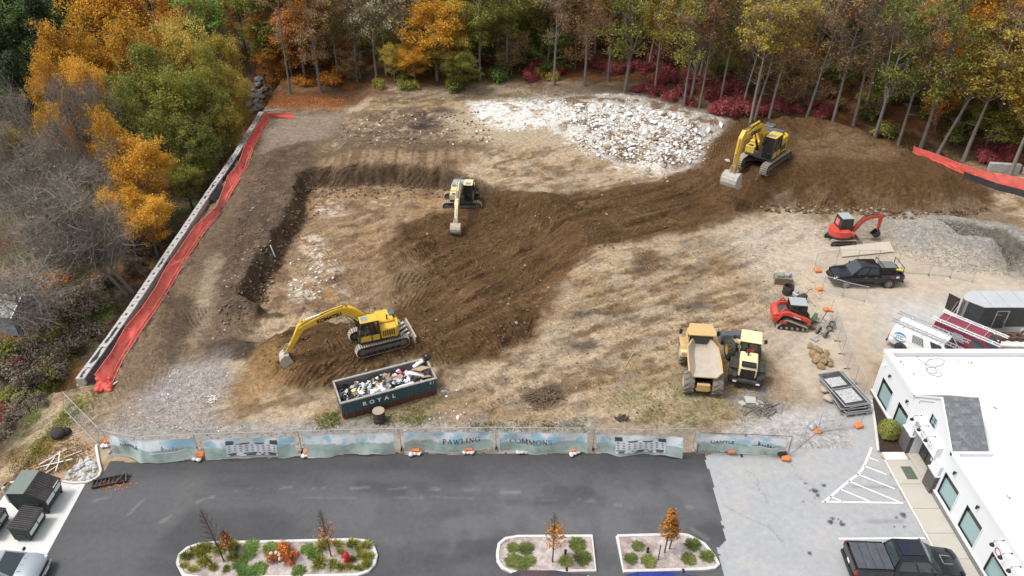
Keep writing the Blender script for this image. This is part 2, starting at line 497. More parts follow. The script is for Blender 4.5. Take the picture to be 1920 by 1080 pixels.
# the pit
floor_px = [(580, 356), (700, 352), (832, 352), (905, 385), (985, 470), (955, 535), (800, 590), (640, 588), (505, 592), (484, 575), (524, 500), (562, 430)]
FLOOR = W(floor_px, -1.9)
dfl = sdf(FLOOR, X + wx * .45 + wx2 * 1.1, Y + wy * .45 + wy2 * 1.1, 14)
wdt = 1.45 + .7 * F1 + 7 * np.maximum(sstep(-17, -9, X) * sstep(at(700, 340)[1] - 2, at(700, 400)[1] - 2, Y), sstep(at(500, 560)[1], at(500, 600)[1], Y))
pit = np.clip(1 - dfl / wdt, 0, 1); pit = np.where(dfl > 100, 0, pit)
pit = pit * pit * (3 - 2 * pit)
Z -= pit * (2.0 + F1 * .9)
# big mound on the right and the ramp up to it
MOUND = W([(1290, 350), (1380, 396), (1440, 392), (1520, 392), (1600, 394), (1700, 404), (1790, 409), (1862, 392)], .2) + W([(1858, 362), (1800, 322), (1700, 276), (1560, 246), (1480, 236), (1410, 236), (1330, 300)], 1.7)
dm = -sdf(MOUND, X + wx * .25, Y + wy * .25)
dm = np.where(dm < -100, -1, dm)
xr0, xr1 = at(1300, 340)[0], at(1400, 340)[0]
mh = np.minimum(np.clip(dm, 0, 99) * .80, 3.0 * sstep(xr0 - 2, xr1 + 3, X) + F1 * .5)
mh = np.maximum(mh, 0) + np.where(dm > 0, F1 * .3, 0) * sstep(0, 2, dm)
Z += mh
# gravel heap with a bite out of it
GRAVEL = W([(1640, 412), (1700, 400), (1790, 406), (1900, 422), (1990, 470), (2000, 520), (1900, 516), (1800, 508), (1720, 486), (1655, 462)], .2)
dg = -sdf(GRAVEL, X + wx * .3, Y + wy * .3)
dg = np.where(dg < -100, -1, dg)
gh = 2.2 * (1 - np.exp(-np.clip(dg, 0, 99) * .62 / 2.2)) * (1 + F1 * .4)
BITE = W([(1757, 416), (1800, 420), (1880, 432), (1935, 470), (1945, 500), (1900, 492), (1862, 455), (1800, 448)], 1.2)
dbt = -sdf(BITE, X + wx2 * .4, Y + wy2 * .4); dbt = np.where(dbt < -100, -1, dbt)
gh = gh - np.minimum(np.clip(dbt + .3, 0, 99) * .75, 1.15)
Z += np.maximum(gh, -.1)
# heaps in the brown earth
def cone(px, py, r, h, el=1.0):
 global Z
 cx, cy = at(px, py)
 d = np.hypot(X - cx + wx2 * .4, (Y - cy + wy2 * .4) / el)
 Z = Z + h * np.clip(1 - d / r, 0, 1) ** 1.15
cone(1022, 392, 3.4, 1.7); cone(1082, 438, 4.2, 1.6); cone(1000, 470, 3.2, .9); cone(905, 520, 4.5, .8)
cone(870, 560, 4, .6); cone(760, 430, 3.0, .9); cone(745, 500, 2.5, .7); cone(960, 430, 3, .7)
HEAP = W([(462, 690), (474, 640), (520, 606), (600, 588), (700, 575), (800, 555), (900, 550), (1015, 580), (990, 640), (940, 664), (830, 684), (700, 694), (600, 732), (520, 736)], .2)
dh = -sdf(HEAP, X + wx * .3 + wx2 * .5, Y + wy * .3 + wy2 * .5); dh = np.where(dh < -100, -1, dh)
Z += np.minimum(np.clip(dh, 0, 99) * .55, 1.0) * (1 + F1 * .9)
dpile = sdf(W([(385, 640), (420, 628), (470, 640), (468, 672), (420, 690), (388, 672)]), XW, YW)
Z += .5 * sstep(.3, -1.2, dpile)
# ridges pushed up along the way the machines drive
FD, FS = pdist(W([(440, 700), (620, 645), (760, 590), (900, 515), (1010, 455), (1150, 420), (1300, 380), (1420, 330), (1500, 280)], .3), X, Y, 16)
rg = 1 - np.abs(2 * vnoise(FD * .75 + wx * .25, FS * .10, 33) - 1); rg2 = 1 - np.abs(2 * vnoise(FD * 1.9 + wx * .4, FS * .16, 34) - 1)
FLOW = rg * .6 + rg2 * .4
# rubble bank
RUB = W([(1010, 196), (1060, 188), (1130, 186), (1200, 190), (1290, 215), (1360, 235), (1345, 252), (1320, 268), (1310, 305), (1240, 318), (1160, 300), (1060, 268), (1030, 225)], .8)
drub = sdf(RUB, X + wx * .4, Y + wy * .4); drub = np.where(drub > 100, 9, drub)
Z += np.minimum(np.clip(-drub, 0, 9) * .35, .9) * (1 + F1)
# small scarps in the upper ground right of the pit
Dsc, Ssc = pdist(W([(900, 322), (960, 318), (1055, 320)], .6), X, Y)
Z -= .45 * sstep(.9, 0, np.abs(Dsc))
# left of the wall the ground drops away
offw = wallX - X
wallzone = (Y > WALL[0][1] - .5)
drop = sstep(.1, .9, offw) * 3.4 + np.clip(offw, 0, 60) * .035
Z = np.where(wallzone & (offw > 0), Z - drop * sstep(130, 108, Y), Z)
BANK = W([(150, 712), (120, 765), (60, 850), (0, 905)], 0)
bx_ = np.interp(Y, [BANK[3][1], BANK[2][1], BANK[1][1], BANK[0][1]], [BANK[3][0], BANK[2][0], BANK[1][0], BANK[0][0]])
offb = bx_ - X
Z = np.where(~wallzone & (offb > 0), Z - 3.6 * sstep(0, 7, offb) - np.clip(offb - 5, 0, 40) * .03, Z)
Z = Z + np.where(offw > 1.5, F1 * .9 + F2 * .25, 0)
# unevenness by kind of ground
lot = sstep(.2, .9, Y - 36.1 + (X > 12) * 4.5 * sstep(12, 16, X))
lot = lot * (1 - sstep(21.5, 23, X) * sstep(50, 47, Y))
PAVED = W([(1400, 800), (1500, 765), (1640, 740), (1700, 560), (1990, 545), (1990, 700)])
dpav = sdf(PAVED, X, Y)
lot = lot * sstep(-1, 1.5, np.where(dpav > 100, 9, dpav))
rough = lot * (.35 + .9 * sstep(3, -1, np.where(dfl > 100, 9, dfl)) + .7 * sstep(-1, 1, dh) + .6 * sstep(0, 2, dm))
rough = rough + lot * .5 * sstep(14, 20, X * -1)
rough = rough * sstep(.2, 1.2, 3.2 - np.abs(np.minimum(offw, 2)))
rough = np.where(dg > .4, .15, rough); rough = np.where(dm > 1.5, .35, rough)
Z += (F1 * .6 + F2 * .38 + (vnoise(X * 2.7, Y * 2.7, 8) - .5) * .22 + (vnoise(X * 4.6, Y * 4.6, 9) - .5) * .10) * rough
Z = np.where(lot < .02, .0, Z * lot + (1 - lot) * 0) if False else Z
flat = (1 - lot)
Z = np.where((into < -2) & (offw < 0) & (Y > 20), Z * (1 - flat) + flat * .0, Z)
DARKP = W([(196, 872), (300, 866), (700, 856), (1000, 853), (1325, 850), (1500, 842)])
south = sstep(.3, -.1, Y - np.interp(X, [p[0] for p in DARKP], [p[1] for p in DARKP])) * (bx_ < X - 3)
south = np.where((Y < 37) & (X > -26), np.maximum(south, sstep(35.6, 35.2, Y)), south)
Z = np.where(Y < 38, Z * (1 - south) - .06 * south, Z)
# track prints: two strips per machine path
TRK = np.zeros(X.shape); TU = np.zeros(X.shape); RUT = np.zeros(X.shape)
def track(px, gauge=1.15, w=.3, z=0, depth=.07, mask=1.0):
 global Z, TRK, TU, RUT
 D, S = pdist(W(px, z), X, Y, 3)
 tot = sum(math.dist(a, b) for a, b in zip(W(px, z)[:-1], W(px, z)[1:]))
 m = sstep(w + .12, w - .08, np.abs(np.abs(D) - gauge)) * mask * sstep(0, 1.2, S) * sstep(tot, tot - 1.2, S)
 m = m * sstep(.30, .62, vnoise(X * .33, Y * .33, 31) + .12)
 ridge = sstep(.25, 0, np.abs(np.abs(np.abs(D) - gauge) - w - .15)) * mask * .6
 Z = Z - depth * m + depth * .8 * ridge
 TU = np.where(m > TRK, S, TU); TRK = np.maximum(TRK, m); RUT = np.maximum(RUT, m)
for q in [[(760, 600), (860, 540), (960, 470), (1080, 420), (1250, 380), (1420, 330)],
   [(800, 640), (900, 570), (1000, 490), (1120, 450), (1280, 410), (1400, 360)],
   [(1100, 470), (1180, 440), (1300, 400)], [(1060, 390), (1200, 372), (1350, 345)],
   [(620, 470), (700, 430), (800, 395)], [(600, 520), (690, 480), (760, 450)], [(620, 410), (720, 390), (830, 385)],
   [(600, 560), (700, 520), (790, 490)],
   [(820, 460), (780, 410), (800, 370)], [(800, 470), (745, 420), (735, 385)],
   [(560, 700), (600, 660), (680, 630), (760, 600)], [(500, 640), (600, 610), (700, 600), (840, 560)]]:
 track(q)
for q in [[(1040, 640), (1120, 590), (1250, 545), (1420, 470), (1500, 430)], [(1040, 590), (1160, 560), (1300, 500), (1440, 440)],
   [(1000, 700), (1150, 660), (1280, 600), (1400, 560)], [(930, 700), (1040, 720), (1180, 690), (1280, 640)],
   [(1080, 560), (1200, 590), (1330, 580)], [(1090, 520), (1200, 530), (1320, 470)], [(880, 760), (960, 720), (1060, 620)]]:
 track(q, depth=.05, mask=.9)
for q in [[(355, 520), (335, 600), (325, 640), (310, 690)], [(480, 400), (470, 480), (450, 560)], [(470, 330), (500, 300), (560, 262)]]:
 track(q, gauge=1.1, w=.45, depth=.05, mask=.8)
track([(1500, 275), (1560, 262), (1640, 268)], z=3.2); track([(1490, 290), (1580, 275), (1660, 282)], z=3.2)
track([(1420, 325), (1440, 350)], z=3.0)
for q in [[(620, 262), (760, 256), (930, 262)], [(640, 300), (760, 290), (880, 286)], [(900, 290), (980, 300), (1100, 330)]]:
 track(q, z=1.0, depth=.05)
# ---- albedo
def lerp(a, m, c): return a * (1 - m[..., None]) + np.array(c) * m[..., None]
PALE, TAN, MED, BROWN = (.425, .325, .215), (.30, .213, .126), (.155, .10, .055), (.090, .050, .0215)
n_a = fbm(X * .25, Y * .25, 5, 20); n_b = fbm(X * .9, Y * .9, 4, 21); n_c = fbm(X * 2.6, Y * 2.6, 3, 22)
n_d = fbm((X + Y * .5) * .35, (Y - X * .5) * 1.3, 4, 23)        # streaks dragged along by the machines
C = np.empty(X.shape + (3,)); C[:] = PALE
C = lerp(C, sstep(.38, .60, n_a * .5 + n_d * .5), TAN)
C = lerp(C, sstep(.50, .62, n_b * .5 + n_d * .5) * .8, MED)
C = lerp(C, sstep(.58, .72, n_c) * .5, (.24, .16, .09)); C = lerp(C, sstep(.52, .62, fbm(X * .7, Y * .7, 4, 25)) * .28, (.29, .26, .22))
def zone(px, c, z=0, soft=.8, amt=1.0, poly=None, warp=1.0, brk=None):
 global C
 d = sdf(poly if poly is not None else W(px, z), X + (XW - X) * warp, Y + (YW - Y) * warp)
 m = sstep(soft, -soft, d) * amt
 if brk is not None: m = m * sstep(brk - .12, brk + .12, n_b * .5 + n_c * .5)
 C = lerp(C, m, c); return m
# left strip: trodden grey-brown with dark mud
zone([(180, 740), (500, 215), (640, 215), (600, 330), (560, 400), (520, 470), (460, 580), (470, 640), (400, 700), (300, 760)], (.165, .115, .075), soft=1.6)
zone([(490, 290), (590, 260), (600, 330), (560, 400), (510, 470), (455, 580), (400, 570), (380, 500), (440, 400)], (.095, .066, .045), soft=1.5, brk=.42)
zone([(320, 560), (370, 545), (360, 600), (345, 640), (310, 700), (300, 660)], (.085, .06, .04), soft=.6, amt=.9)
zone([(385, 500), (410, 480), (405, 560), (380, 620), (360, 650), (370, 580)], (.33, .26, .18), soft=.8, amt=.8)
zone([(380, 645), (470, 635), (470, 680), (420, 690), (385, 675)], (.085, .062, .045), soft=.5)
zone([(500, 225), (640, 218), (640, 262), (560, 268), (495, 290)], (.25, .20, .155), soft=.7)
zone([(180, 800), (230, 760), (330, 690), (400, 680), (440, 720), (380, 770), (420, 815), (200, 812)], (.33, .30, .285), soft=1.6, amt=.85)
zone([(150, 735), (200, 745), (110, 800), (70, 860), (20, 890), (60, 830)], (.34, .31, .15), soft=1.0, amt=.85)
zone([(120, 740), (230, 745), (300, 800), (200, 812), (150, 790)], (.26, .19, .13), soft=1.2, amt=.6)
# north side
zone([(480, 172), (640, 186), (760, 200), (640, 212), (480, 210)], (.16, .075, .035), soft=1.5)
zone([(640, 215), (790, 205), (930, 225), (940, 270), (780, 275), (640, 280), (590, 268)], (.15, .105, .07), soft=1.5, z=.8, brk=.42)
zone([(780, 215), (840, 205), (880, 222), (800, 240)], (.07, .05, .038), soft=.8, z=1, brk=.45)
zone([(820, 218), (920, 205), (1030, 220), (1060, 270), (950, 275), (860, 262)], (.40, .32, .22), soft=1.5, z=1)
zone([(880, 196), (1000, 190), (1050, 210), (1040, 240), (980, 246), (930, 240), (890, 225)], (.72, .70, .67), soft=1.2, z=1, brk=.43)
C = lerp(C, sstep(2.5, -.5, drub) * sstep(.42, .60, n_b * .6 + n_c * .4) * .8, (.66, .645, .62))
zone([(1000, 170), (1180, 172), (1330, 205), (1390, 240), (1360, 250), (1290, 214), (1200, 188), (1060, 186)], (.19, .14, .10), soft=1.0, z=1)
C = lerp(C, sstep(.8, -1.2, drub) * .9, (.55, .52, .48))
C = lerp(C, sstep(.5, -1, drub) * sstep(.5, .62, n_b), (.22, .15, .10))
zone([(600, 275), (880, 272), (890, 300), (850, 325), (600, 325)], (.27, .19, .115), soft=.8, z=.5)
scuff = sstep(.40, .62, vnoise(X * 2.6, Y * .35, 41) * .7 + n_c * .3)
ms = sstep(.5, -.5, sdf(W([(600, 280), (880, 278), (870, 326), (600, 326)], .5), XW, YW))
C = lerp(C, ms * scuff * .75, (.13, .082, .045))
zone([(590, 268), (700, 262), (870, 270), (900, 282), (700, 284), (600, 286)], (.13, .09, .058), soft=.6, z=.9, brk=.4)
# pit floor and walls
zone(None, (.25, .165, .095), poly=FLOOR, soft=1.5)
mf = sstep(1.5, -1, np.where(dfl > 100, 9, dfl))
C = lerp(C, mf * sstep(.5, .62, fbm(X * .4, Y * .4, 4, 51)) * .55, (.33, .19, .085))
C = lerp(C, mf * sstep(.46, .60, n_d) * .7, (.33, .235, .145)); C = lerp(C, mf * sstep(.54, .64, n_b) * .7, (.15, .095, .055))
for q in [[(596, 385), (620, 370), (640, 385), (600, 410)], [(560, 460), (585, 440), (610, 470), (600, 490), (570, 485)], [(600, 400), (635, 395), (630, 410)], [(585, 480), (640, 500), (620, 520), (590, 510)], [(700, 372), (740, 372), (760, 385), (720, 388)], [(540, 540), (580, 530), (590, 560), (550, 570)], [(620, 545), (660, 545), (650, 560)]]:
 zone(q, (.60, .52, .42), z=-1.9, soft=.9, warp=1.5, brk=.53)
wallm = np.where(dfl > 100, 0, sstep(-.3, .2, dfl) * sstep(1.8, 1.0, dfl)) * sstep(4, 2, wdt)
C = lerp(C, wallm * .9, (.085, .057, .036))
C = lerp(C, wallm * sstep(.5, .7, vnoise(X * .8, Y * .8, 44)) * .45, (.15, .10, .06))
# brown earth
BRP = [(470, 700), (474, 640), (520, 604), (600, 588), (690, 570), (740, 545), (720, 500), (715, 440), (745, 395), (800, 372), (910, 348), (1020, 362), (1110, 356), (1220, 340), (1310, 312), (1340, 270), (1400, 226), (1480, 224), (1560, 238), (1700, 276), (1790, 312), (1850, 350), (1866, 392),
  (1800, 410), (1700, 404), (1600, 395), (1450, 392), (1330, 428), (1200, 452), (1110, 470), (1045, 520), (1020, 580), (1010, 625), (960, 660), (860, 682), (720, 690), (620, 730), (530, 736)]
mb_ = zone(BRP, BROWN, z=.2, soft=.7, warp=.9)
mb_ = np.maximum(mb_, sstep(.2, 1.0, dm)); MBR = mb_
C = lerp(C, sstep(.2, 1.0, dm), BROWN)
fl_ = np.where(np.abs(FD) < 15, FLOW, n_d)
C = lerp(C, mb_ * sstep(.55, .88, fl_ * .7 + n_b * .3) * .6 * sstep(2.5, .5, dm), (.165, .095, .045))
C = lerp(C, mb_ * sstep(.60, .74, n_a * .4 + n_c * .6) * .45 * sstep(3, 1, dm), (.20, .13, .072))
zone([(690, 560), (740, 545), (800, 500), (790, 460), (735, 440), (720, 500)], (.21, .14, .08), soft=1.2, amt=.8)
zone([(470, 680), (500, 640), (560, 690), (540, 735), (440, 760), (430, 720)], (.24, .145, .062), soft=1.0, amt=.8)
zone([(440, 740), (480, 715), (520, 735), (480, 760), (450, 765)], (.31, .19, .09), soft=.8, amt=.7)
# mound crown, drier
zone([(1490, 258), (1560, 248), (1700, 278), (1660, 300), (1560, 290), (1500, 300)], (.20, .13, .072), z=3.3, soft=1.2, amt=.55)
zone([(1440, 375), (1600, 380), (1860, 396), (1900, 410), (1600, 402), (1430, 396)], (.15, .095, .055), z=.2, soft=.5, amt=.6, brk=.5)
zone([(1700, 402), (1860, 385), (1930, 420), (1900, 432), (1780, 412)], (.20, .145, .095), z=.2, soft=1.2, amt=.8)
# gravel heap
C = lerp(C, sstep(-.2, .5, dg), (.27, .25, .225))
C = lerp(C, sstep(-.2, .5, dg) * sstep(.5, .62, n_a) * .6, (.33, .295, .25))
C = lerp(C, sstep(-.3, .3, dbt), (.12, .105, .085))
zone([(1850, 470), (1940, 480), (1990, 540), (1900, 520)], (.16, .145, .12), z=1, soft=.8, amt=.8)
zone([(1560, 410), (1650, 400), (1660, 465), (1600, 470)], (.27, .235, .195), soft=1.0, amt=.8)
# right-hand yard: pale trodden sand, greyer towards the vans
dyd = sdf(W([(1480, 470), (1650, 470), (1990, 530), (1990, 700), (1640, 740), (1500, 760), (1450, 640), (1500, 560)]), XW, YW)
zone([(1340, 440), (1480, 400), (1650, 470), (1990, 530), (1990, 640), (1640, 640), (1620, 740), (1500, 760), (1440, 640), (1460, 560), (1400, 500)], (.46, .395, .315), soft=2.5, amt=.8)
zone([(1640, 560), (1990, 545), (1990, 680), (1640, 660)], (.43, .385, .335), soft=2.0, amt=.9)
zone([(1690, 560), (1800, 580), (1800, 640), (1680, 620)], (.46, .445, .43), soft=1.2, amt=.8)
# dark scrapes, rubble, grass near the fence
for q in [[(1040, 596), (1110, 588), (1150, 596), (1080, 604)], [(1040, 650), (1090, 640), (1140, 652), (1080, 668)], [(1260, 575), (1310, 563), (1345, 574), (1290, 586)], [(1180, 490), (1220, 470), (1235, 505), (1200, 512)]]:
 zone(q, (.10, .08, .06), soft=.5, amt=.9)
zone([(970, 735), (1030, 718), (1070, 745), (1040, 762), (980, 758)], (.10, .066, .045), soft=.5)
zone([(1150, 730), (1280, 700), (1400, 740), (1460, 790), (1300, 800), (1130, 785)], (.24, .21, .11), soft=1.5, amt=.7, brk=.45)
zone([(1370, 745), (1440, 735), (1470, 775), (1400, 785)], (.22, .21, .20), soft=.7, brk=.4)
zone([(600, 770), (640, 795), (820, 770), (800, 740), (860, 760), (800, 805), (590, 808)], (.13, .145, .05), soft=.8, amt=.75, brk=.47)
zone([(200, 800), (1110, 795), (1110, 850), (200, 850)], (.31, .29, .27), soft=.6, amt=.85, brk=.34)
zone([(1100, 800), (1400, 800), (1330, 846), (1100, 846)], (.30, .25, .20), soft=.6, amt=.6)
zone([(1380, 805), (1500, 765), (1640, 742), (1640, 860), (1330, 860)], (.40, .385, .375), soft=1.0)
# woods: leaf litter, brush
fm = sstep(-2.0, 1.5, into + wx * .8)
C = lerp(C, fm, (.15, .072, .035))
C = lerp(C, fm * sstep(.48, .62, n_b), (.22, .10, .035))
C = lerp(C, fm * sstep(.50, .62, n_a) * .8, (.085, .075, .035))
lm = np.where(wallzone, sstep(.5, 1.2, offw), sstep(0, 3, offb))
C = lerp(C, lm, (.10, .068, .045))
C = lerp(C, lm * sstep(.5, .64, n_b) * .8, (.075, .09, .035))
C = lerp(C, lm * sstep(.55, .66, n_a), (.20, .10, .04))
C *= (1 - .22 * RUT)[..., None]
C *= (.9 + .28 * (n_c[..., None] - .35))
SMO = np.clip(1 - lot, 0, 1) * (into < -3) * (offw < 0); SMO = np.maximum(SMO, sstep(3, -3, np.where(dyd > 100, 9, dyd))) * .72
# fields of scrape and cleat lines left all over by the machines
pn = fbm(X * .22, Y * .22, 3, 47); fld = sstep(.44, .54, fbm(X * .45, Y * .45, 3, 48)) * lot
TB = np.where(pn < .40, X * .80 + Y * .60, np.where(pn < .48, Y * .94 - X * .34, np.where(pn < .56, X * .97 + Y * .24, X * .5 - Y * .87)))
TB = np.where((MBR > .5) & (np.abs(FD) < 15), np.where(vnoise(FD * .2, FS * .09, 49) > .5, FS, FD * .9 + FS * .45), TB) + wx2 * .35
mbk = fld * np.where(MBR > .5, .8, np.where(dfl < 2, .75, .5)) * sstep(1.5, .3, dm) * sstep(.3, -.2, dg)
TU = np.where(TRK > mbk, TU, TB); TRK = np.maximum(TRK, mbk) * (1 - SMO)
jx = np.abs(np.diff(TU, axis=1)) > .45; jy = np.abs(np.diff(TU, axis=0)) > .45; J = np.zeros(X.shape, bool); J[:, 1:] |= jx; J[:, :-1] |= jx; J[1:] |= jy; J[:-1] |= jy
K = J.copy(); K[1:] |= J[:-1]; K[:-1] |= J[1:]; K[:, 1:] |= J[:, :-1]; K[:, :-1] |= J[:, 1:]; TRK = np.where(K, 0, TRK)
n1_, n0_ = X.shape
idx = np.arange(X.size).reshape(X.shape)
faces = np.stack([idx[:-1, :-1], idx[:-1, 1:], idx[1:, 1:], idx[1:, :-1]], -1).reshape(-1, 4)
def grid_mesh(name, verts, faces, mat, attrs, k=4):
 me = bpy.data.meshes.new(name)
 me.vertices.add(len(verts)); me.vertices.foreach_set('co', np.ascontiguousarray(verts, np.float32).ravel())
 nf = len(faces)
 me.loops.add(nf * k); me.loops.foreach_set('vertex_index', np.ascontiguousarray(faces, np.int32).ravel())
 me.polygons.add(nf); me.polygons.foreach_set('loop_start', np.arange(nf, dtype=np.int32) * k)
 me.polygons.foreach_set('use_smooth', np.ones(nf, bool))
 for nm, ty, dat, fld in attrs:
  a = me.attributes.new(nm, ty, 'POINT'); a.data.foreach_set(fld, np.ascontiguousarray(dat, np.float32).ravel())
 me.materials.append(mat); me.update(); me.validate()
 return me
def rgba(c): return np.concatenate([np.clip(c, 0, 1), np.ones(c.shape[:-1] + (1,))], -1)
M_earth = groundmat('earth', 1.0, .06)
Z += np.where(np.abs(FD) < 15.5, (FLOW - .55) * .6, 0) * MBR * sstep(3, 1, dm) * sstep(15, 11, np.abs(FD))
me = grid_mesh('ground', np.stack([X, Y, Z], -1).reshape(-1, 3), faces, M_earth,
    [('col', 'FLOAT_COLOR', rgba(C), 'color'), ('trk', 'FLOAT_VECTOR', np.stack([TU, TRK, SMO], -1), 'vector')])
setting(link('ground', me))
def gz(x, y):
 i = min(max(np.searchsorted(GX, x) - 1, 0), len(GX) - 2); j = min(max(np.searchsorted(GY, y) - 1, 0), len(GY) - 2)
 fx = (x - GX[i]) / (GX[i + 1] - GX[i]); fy = (y - GY[j]) / (GY[j + 1] - GY[j])
 return float((Z[j, i] * (1 - fx) + Z[j, i + 1] * fx) * (1 - fy) + (Z[j + 1, i] * (1 - fx) + Z[j + 1, i + 1] * fx) * fy)
def P(px, py, dz=0):
 """the point of the ground under a surveyed picture point"""
 z = 0
 for _ in range(25):
  x, y = at(px, py, z); z2 = gz(x, y)
  if abs(z2 - z) < .01: break
  z += (z2 - z) * .6
 return Vector((x, y, z + dz))
# ------------------------------------------------------------------ paving
def sheet(name, poly, z, step, colfn, mat, ragged=0.0, pad=0):
 Pn = np.array(poly)
 gx = np.arange(Pn[:, 0].min() - .5, Pn[:, 0].max() + .5, step); gy = np.arange(Pn[:, 1].min() - .5, Pn[:, 1].max() + .5, step)
 x, y = np.meshgrid(gx, gy)
 d = sdf(poly, x + (fbm(x * 1.1, y * 1.1, 4, 61) - .5) * ragged, y + (fbm(x * 1.1, y * 1.1, 4, 62) - .5) * ragged)
 keep = d < 0
 c = colfn(x, y, d)
 zz = np.full(x.shape, z) + (fbm(x * .2, y * .2, 2, 63) - .5) * .012
 id_ = np.arange(x.size).reshape(x.shape)
 f = np.stack([id_[:-1, :-1], id_[:-1, 1:], id_[1:, 1:], id_[1:, :-1]], -1).reshape(-1, 4)
 kf = (keep[:-1, :-1] & keep[1:, 1:] & keep[:-1, 1:] & keep[1:, :-1]).reshape(-1)
 f = f[kf]
 used = np.unique(f); rm = np.full(x.size, -1); rm[used] = np.arange(len(used))
 v = np.stack([x, y, zz], -1).reshape(-1, 3)[used]
 return link(name, grid_mesh(name, v, rm[f], mat, [('col', 'FLOAT_COLOR', rgba(c.reshape(-1, 3)[used]), 'color')]))
M_asph = groundmat('asphalt', .5, .01, tracks=False, lo=.9, hi=1.1, scale=22)
SCUFF = [[(175, 940), (205, 932)], [(241, 965), (268, 938)], [(293, 985), (325, 965)], [(365, 943), (400, 932)], [(442, 922), (478, 918)],
   [(517, 917), (545, 914)], [(588, 916), (620, 915)], [(660, 916), (690, 915)], [(731, 916), (760, 915)], [(803, 917), (822, 917)], [(872, 919), (895, 919)],
   [(940, 923), (975, 923)], [(1012, 928), (1040, 928)], [(1085, 936), (1115, 940)], [(1155, 947), (1185, 953)], [(1285, 950), (1305, 952)],
   [(1298, 992), (1325, 1010)], [(790, 932), (825, 933)]]
def asph_col(x, y, d):
 c = np.empty(x.shape + (3,)); c[:] = (.066, .066, .069)
 a = fbm(x * .13, y * .5, 4, 71); b = fbm(x * .6, y * .6, 4, 72)
 c = lerp(c, sstep(.38, .70, a) * .75, (.105, .105, .108))
 wear = sstep(6.5, 0, np.abs(y - 29.5 + .06 * (x - 8))) * sstep(-22, 0, x)
 c = lerp(c, wear * sstep(.40, .7, b) * .7, (.125, .125, .13))
 lx = at(330, 980)[0]
 c = lerp(c, sstep(lx + .6, lx - .6, x - (y - 30) * .22) * .65, (.10, .10, .104))
 c = lerp(c, sstep(.3, -.6, sdf(W([(350, 870), (410, 862), (340, 980), (290, 1010)]), x, y)) * .5, (.115, .113, .113))
 for q in SCUFF:
  D, S = pdist(W(q), x, y, 1)
  m = sstep(.2, .04, np.abs(D) + (fbm(x * 4, y * 4, 2, 73) - .5) * .12)
  c = lerp(c, m * .2 * sstep(.3, .6, fbm(x * 3, y * 3, 3, 80)), (.33, .33, .32))
 D, S = pdist(W([(520, 932), (640, 934), (830, 933), (1100, 940)]), x, y, 1)
 c = lerp(c, sstep(.12, 0, np.abs(D)) * sstep(.5, .65, vnoise(x * .9, y * .9, 74)) * .15, (.3, .3, .3))
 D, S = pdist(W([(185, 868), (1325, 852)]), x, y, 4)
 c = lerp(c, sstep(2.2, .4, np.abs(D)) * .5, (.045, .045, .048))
 return c
# new black asphalt
ASPH = W([(192, 885), (205, 862), (262, 866), (380, 861), (560, 854), (740, 850), (1000, 849), (1322, 848), (1330, 880), (1341, 905), (1345, 940), (1352, 965), (1356, 990), (1362, 1018), (1345, 1030), (1358, 1062), (1362, 1110), (1364, 1300), (-500, 1300), (-80, 1100), (60, 1040), (150, 915)])
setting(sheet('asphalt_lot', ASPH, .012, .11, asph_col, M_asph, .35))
def old_col(x, y, d):
 c = np.empty(x.shape + (3,)); c[:] = (.33, .335, .345)
 a = fbm(x * .3, y * .3, 4, 76); b = fbm(x * 3, y * 3, 3, 77)
 c = lerp(c, sstep(.4, .65, a) * .5, (.31, .315, .32))
 c = lerp(c, sstep(.55, .7, b) * .15, (.40, .40, .39))
 c = lerp(c, sstep(.60, .68, fbm(x * .5, y * .5, 3, 78)) * .2, (.42, .39, .34))
 c = lerp(c, sstep(-2.0, -.1, d) * sstep(36.5, 38.5, y) * .9, (.40, .36, .30))
 for q in [[(1402, 880), (1422, 905), (1430, 930), (1438, 945)], [(1350, 945), (1400, 970), (1442, 990), (1470, 1015)], [(1440, 985), (1458, 1003), (1475, 1030)], [(1470, 850), (1500, 900), (1530, 920)]]:
  D, S = pdist(W(q), x + (fbm(x * 2, y * 2, 3, 79) - .5) * .5, y, 1)
  c = lerp(c, sstep(.07, .02, np.abs(D)) * .4, (.16, .16, .16))
 for px, py, r in [(1510, 907, .16), (1545, 910, .18), (1528, 921, .3), (1533, 928, .2), (1527, 934, .15), (1519, 919, .12), (1561, 972, .14), (1557, 979, .18), (1572, 974, .1), (1579, 982, .2), (1577, 977, .12), (1693, 966, .26), (1520, 1038, .16), (1694, 987, .16), (1677, 987, .1), (1587, 1018, .1), (1681, 970, .12), (1505, 941, .08), (1514, 931, .09)]:
  q = at(px, py); m = sstep(r * .95, r * .4, np.hypot(x - q[0], y - q[1]) + (b - .5) * r * 1.4)
  c = lerp(c, m * .9, (.04, .038, .036))
 D, S = pdist(W([(1690, 978), (1660, 978), (1630, 978)]), x, y, 1)
 c = lerp(c, sstep(.25, .05, np.abs(D)) * .35, (.12, .12, .12))
 D, S = pdist(W([(1600, 912), (1680, 914)]), x, y, 1)
 c = lerp(c, sstep(.18, .05, np.abs(D)) * .45, (.15, .15, .15))
 return c
OLDA = W([(1327, 851), (1400, 800), (1440, 795), (1500, 770), (1560, 772), (1640, 738), (1668, 800), (1646, 842), (1680, 900), (1745, 1020), (1850, 1130), (1900, 1300), (1344, 1300), (1342, 1062), (1329, 1030), (1346, 1018), (1340, 990), (1335, 965), (1329, 940), (1325, 905), (1314, 880), (1310, 858)])
setting(sheet('old_asphalt', OLDA, .006, .11, old_col, M_asph, .35))
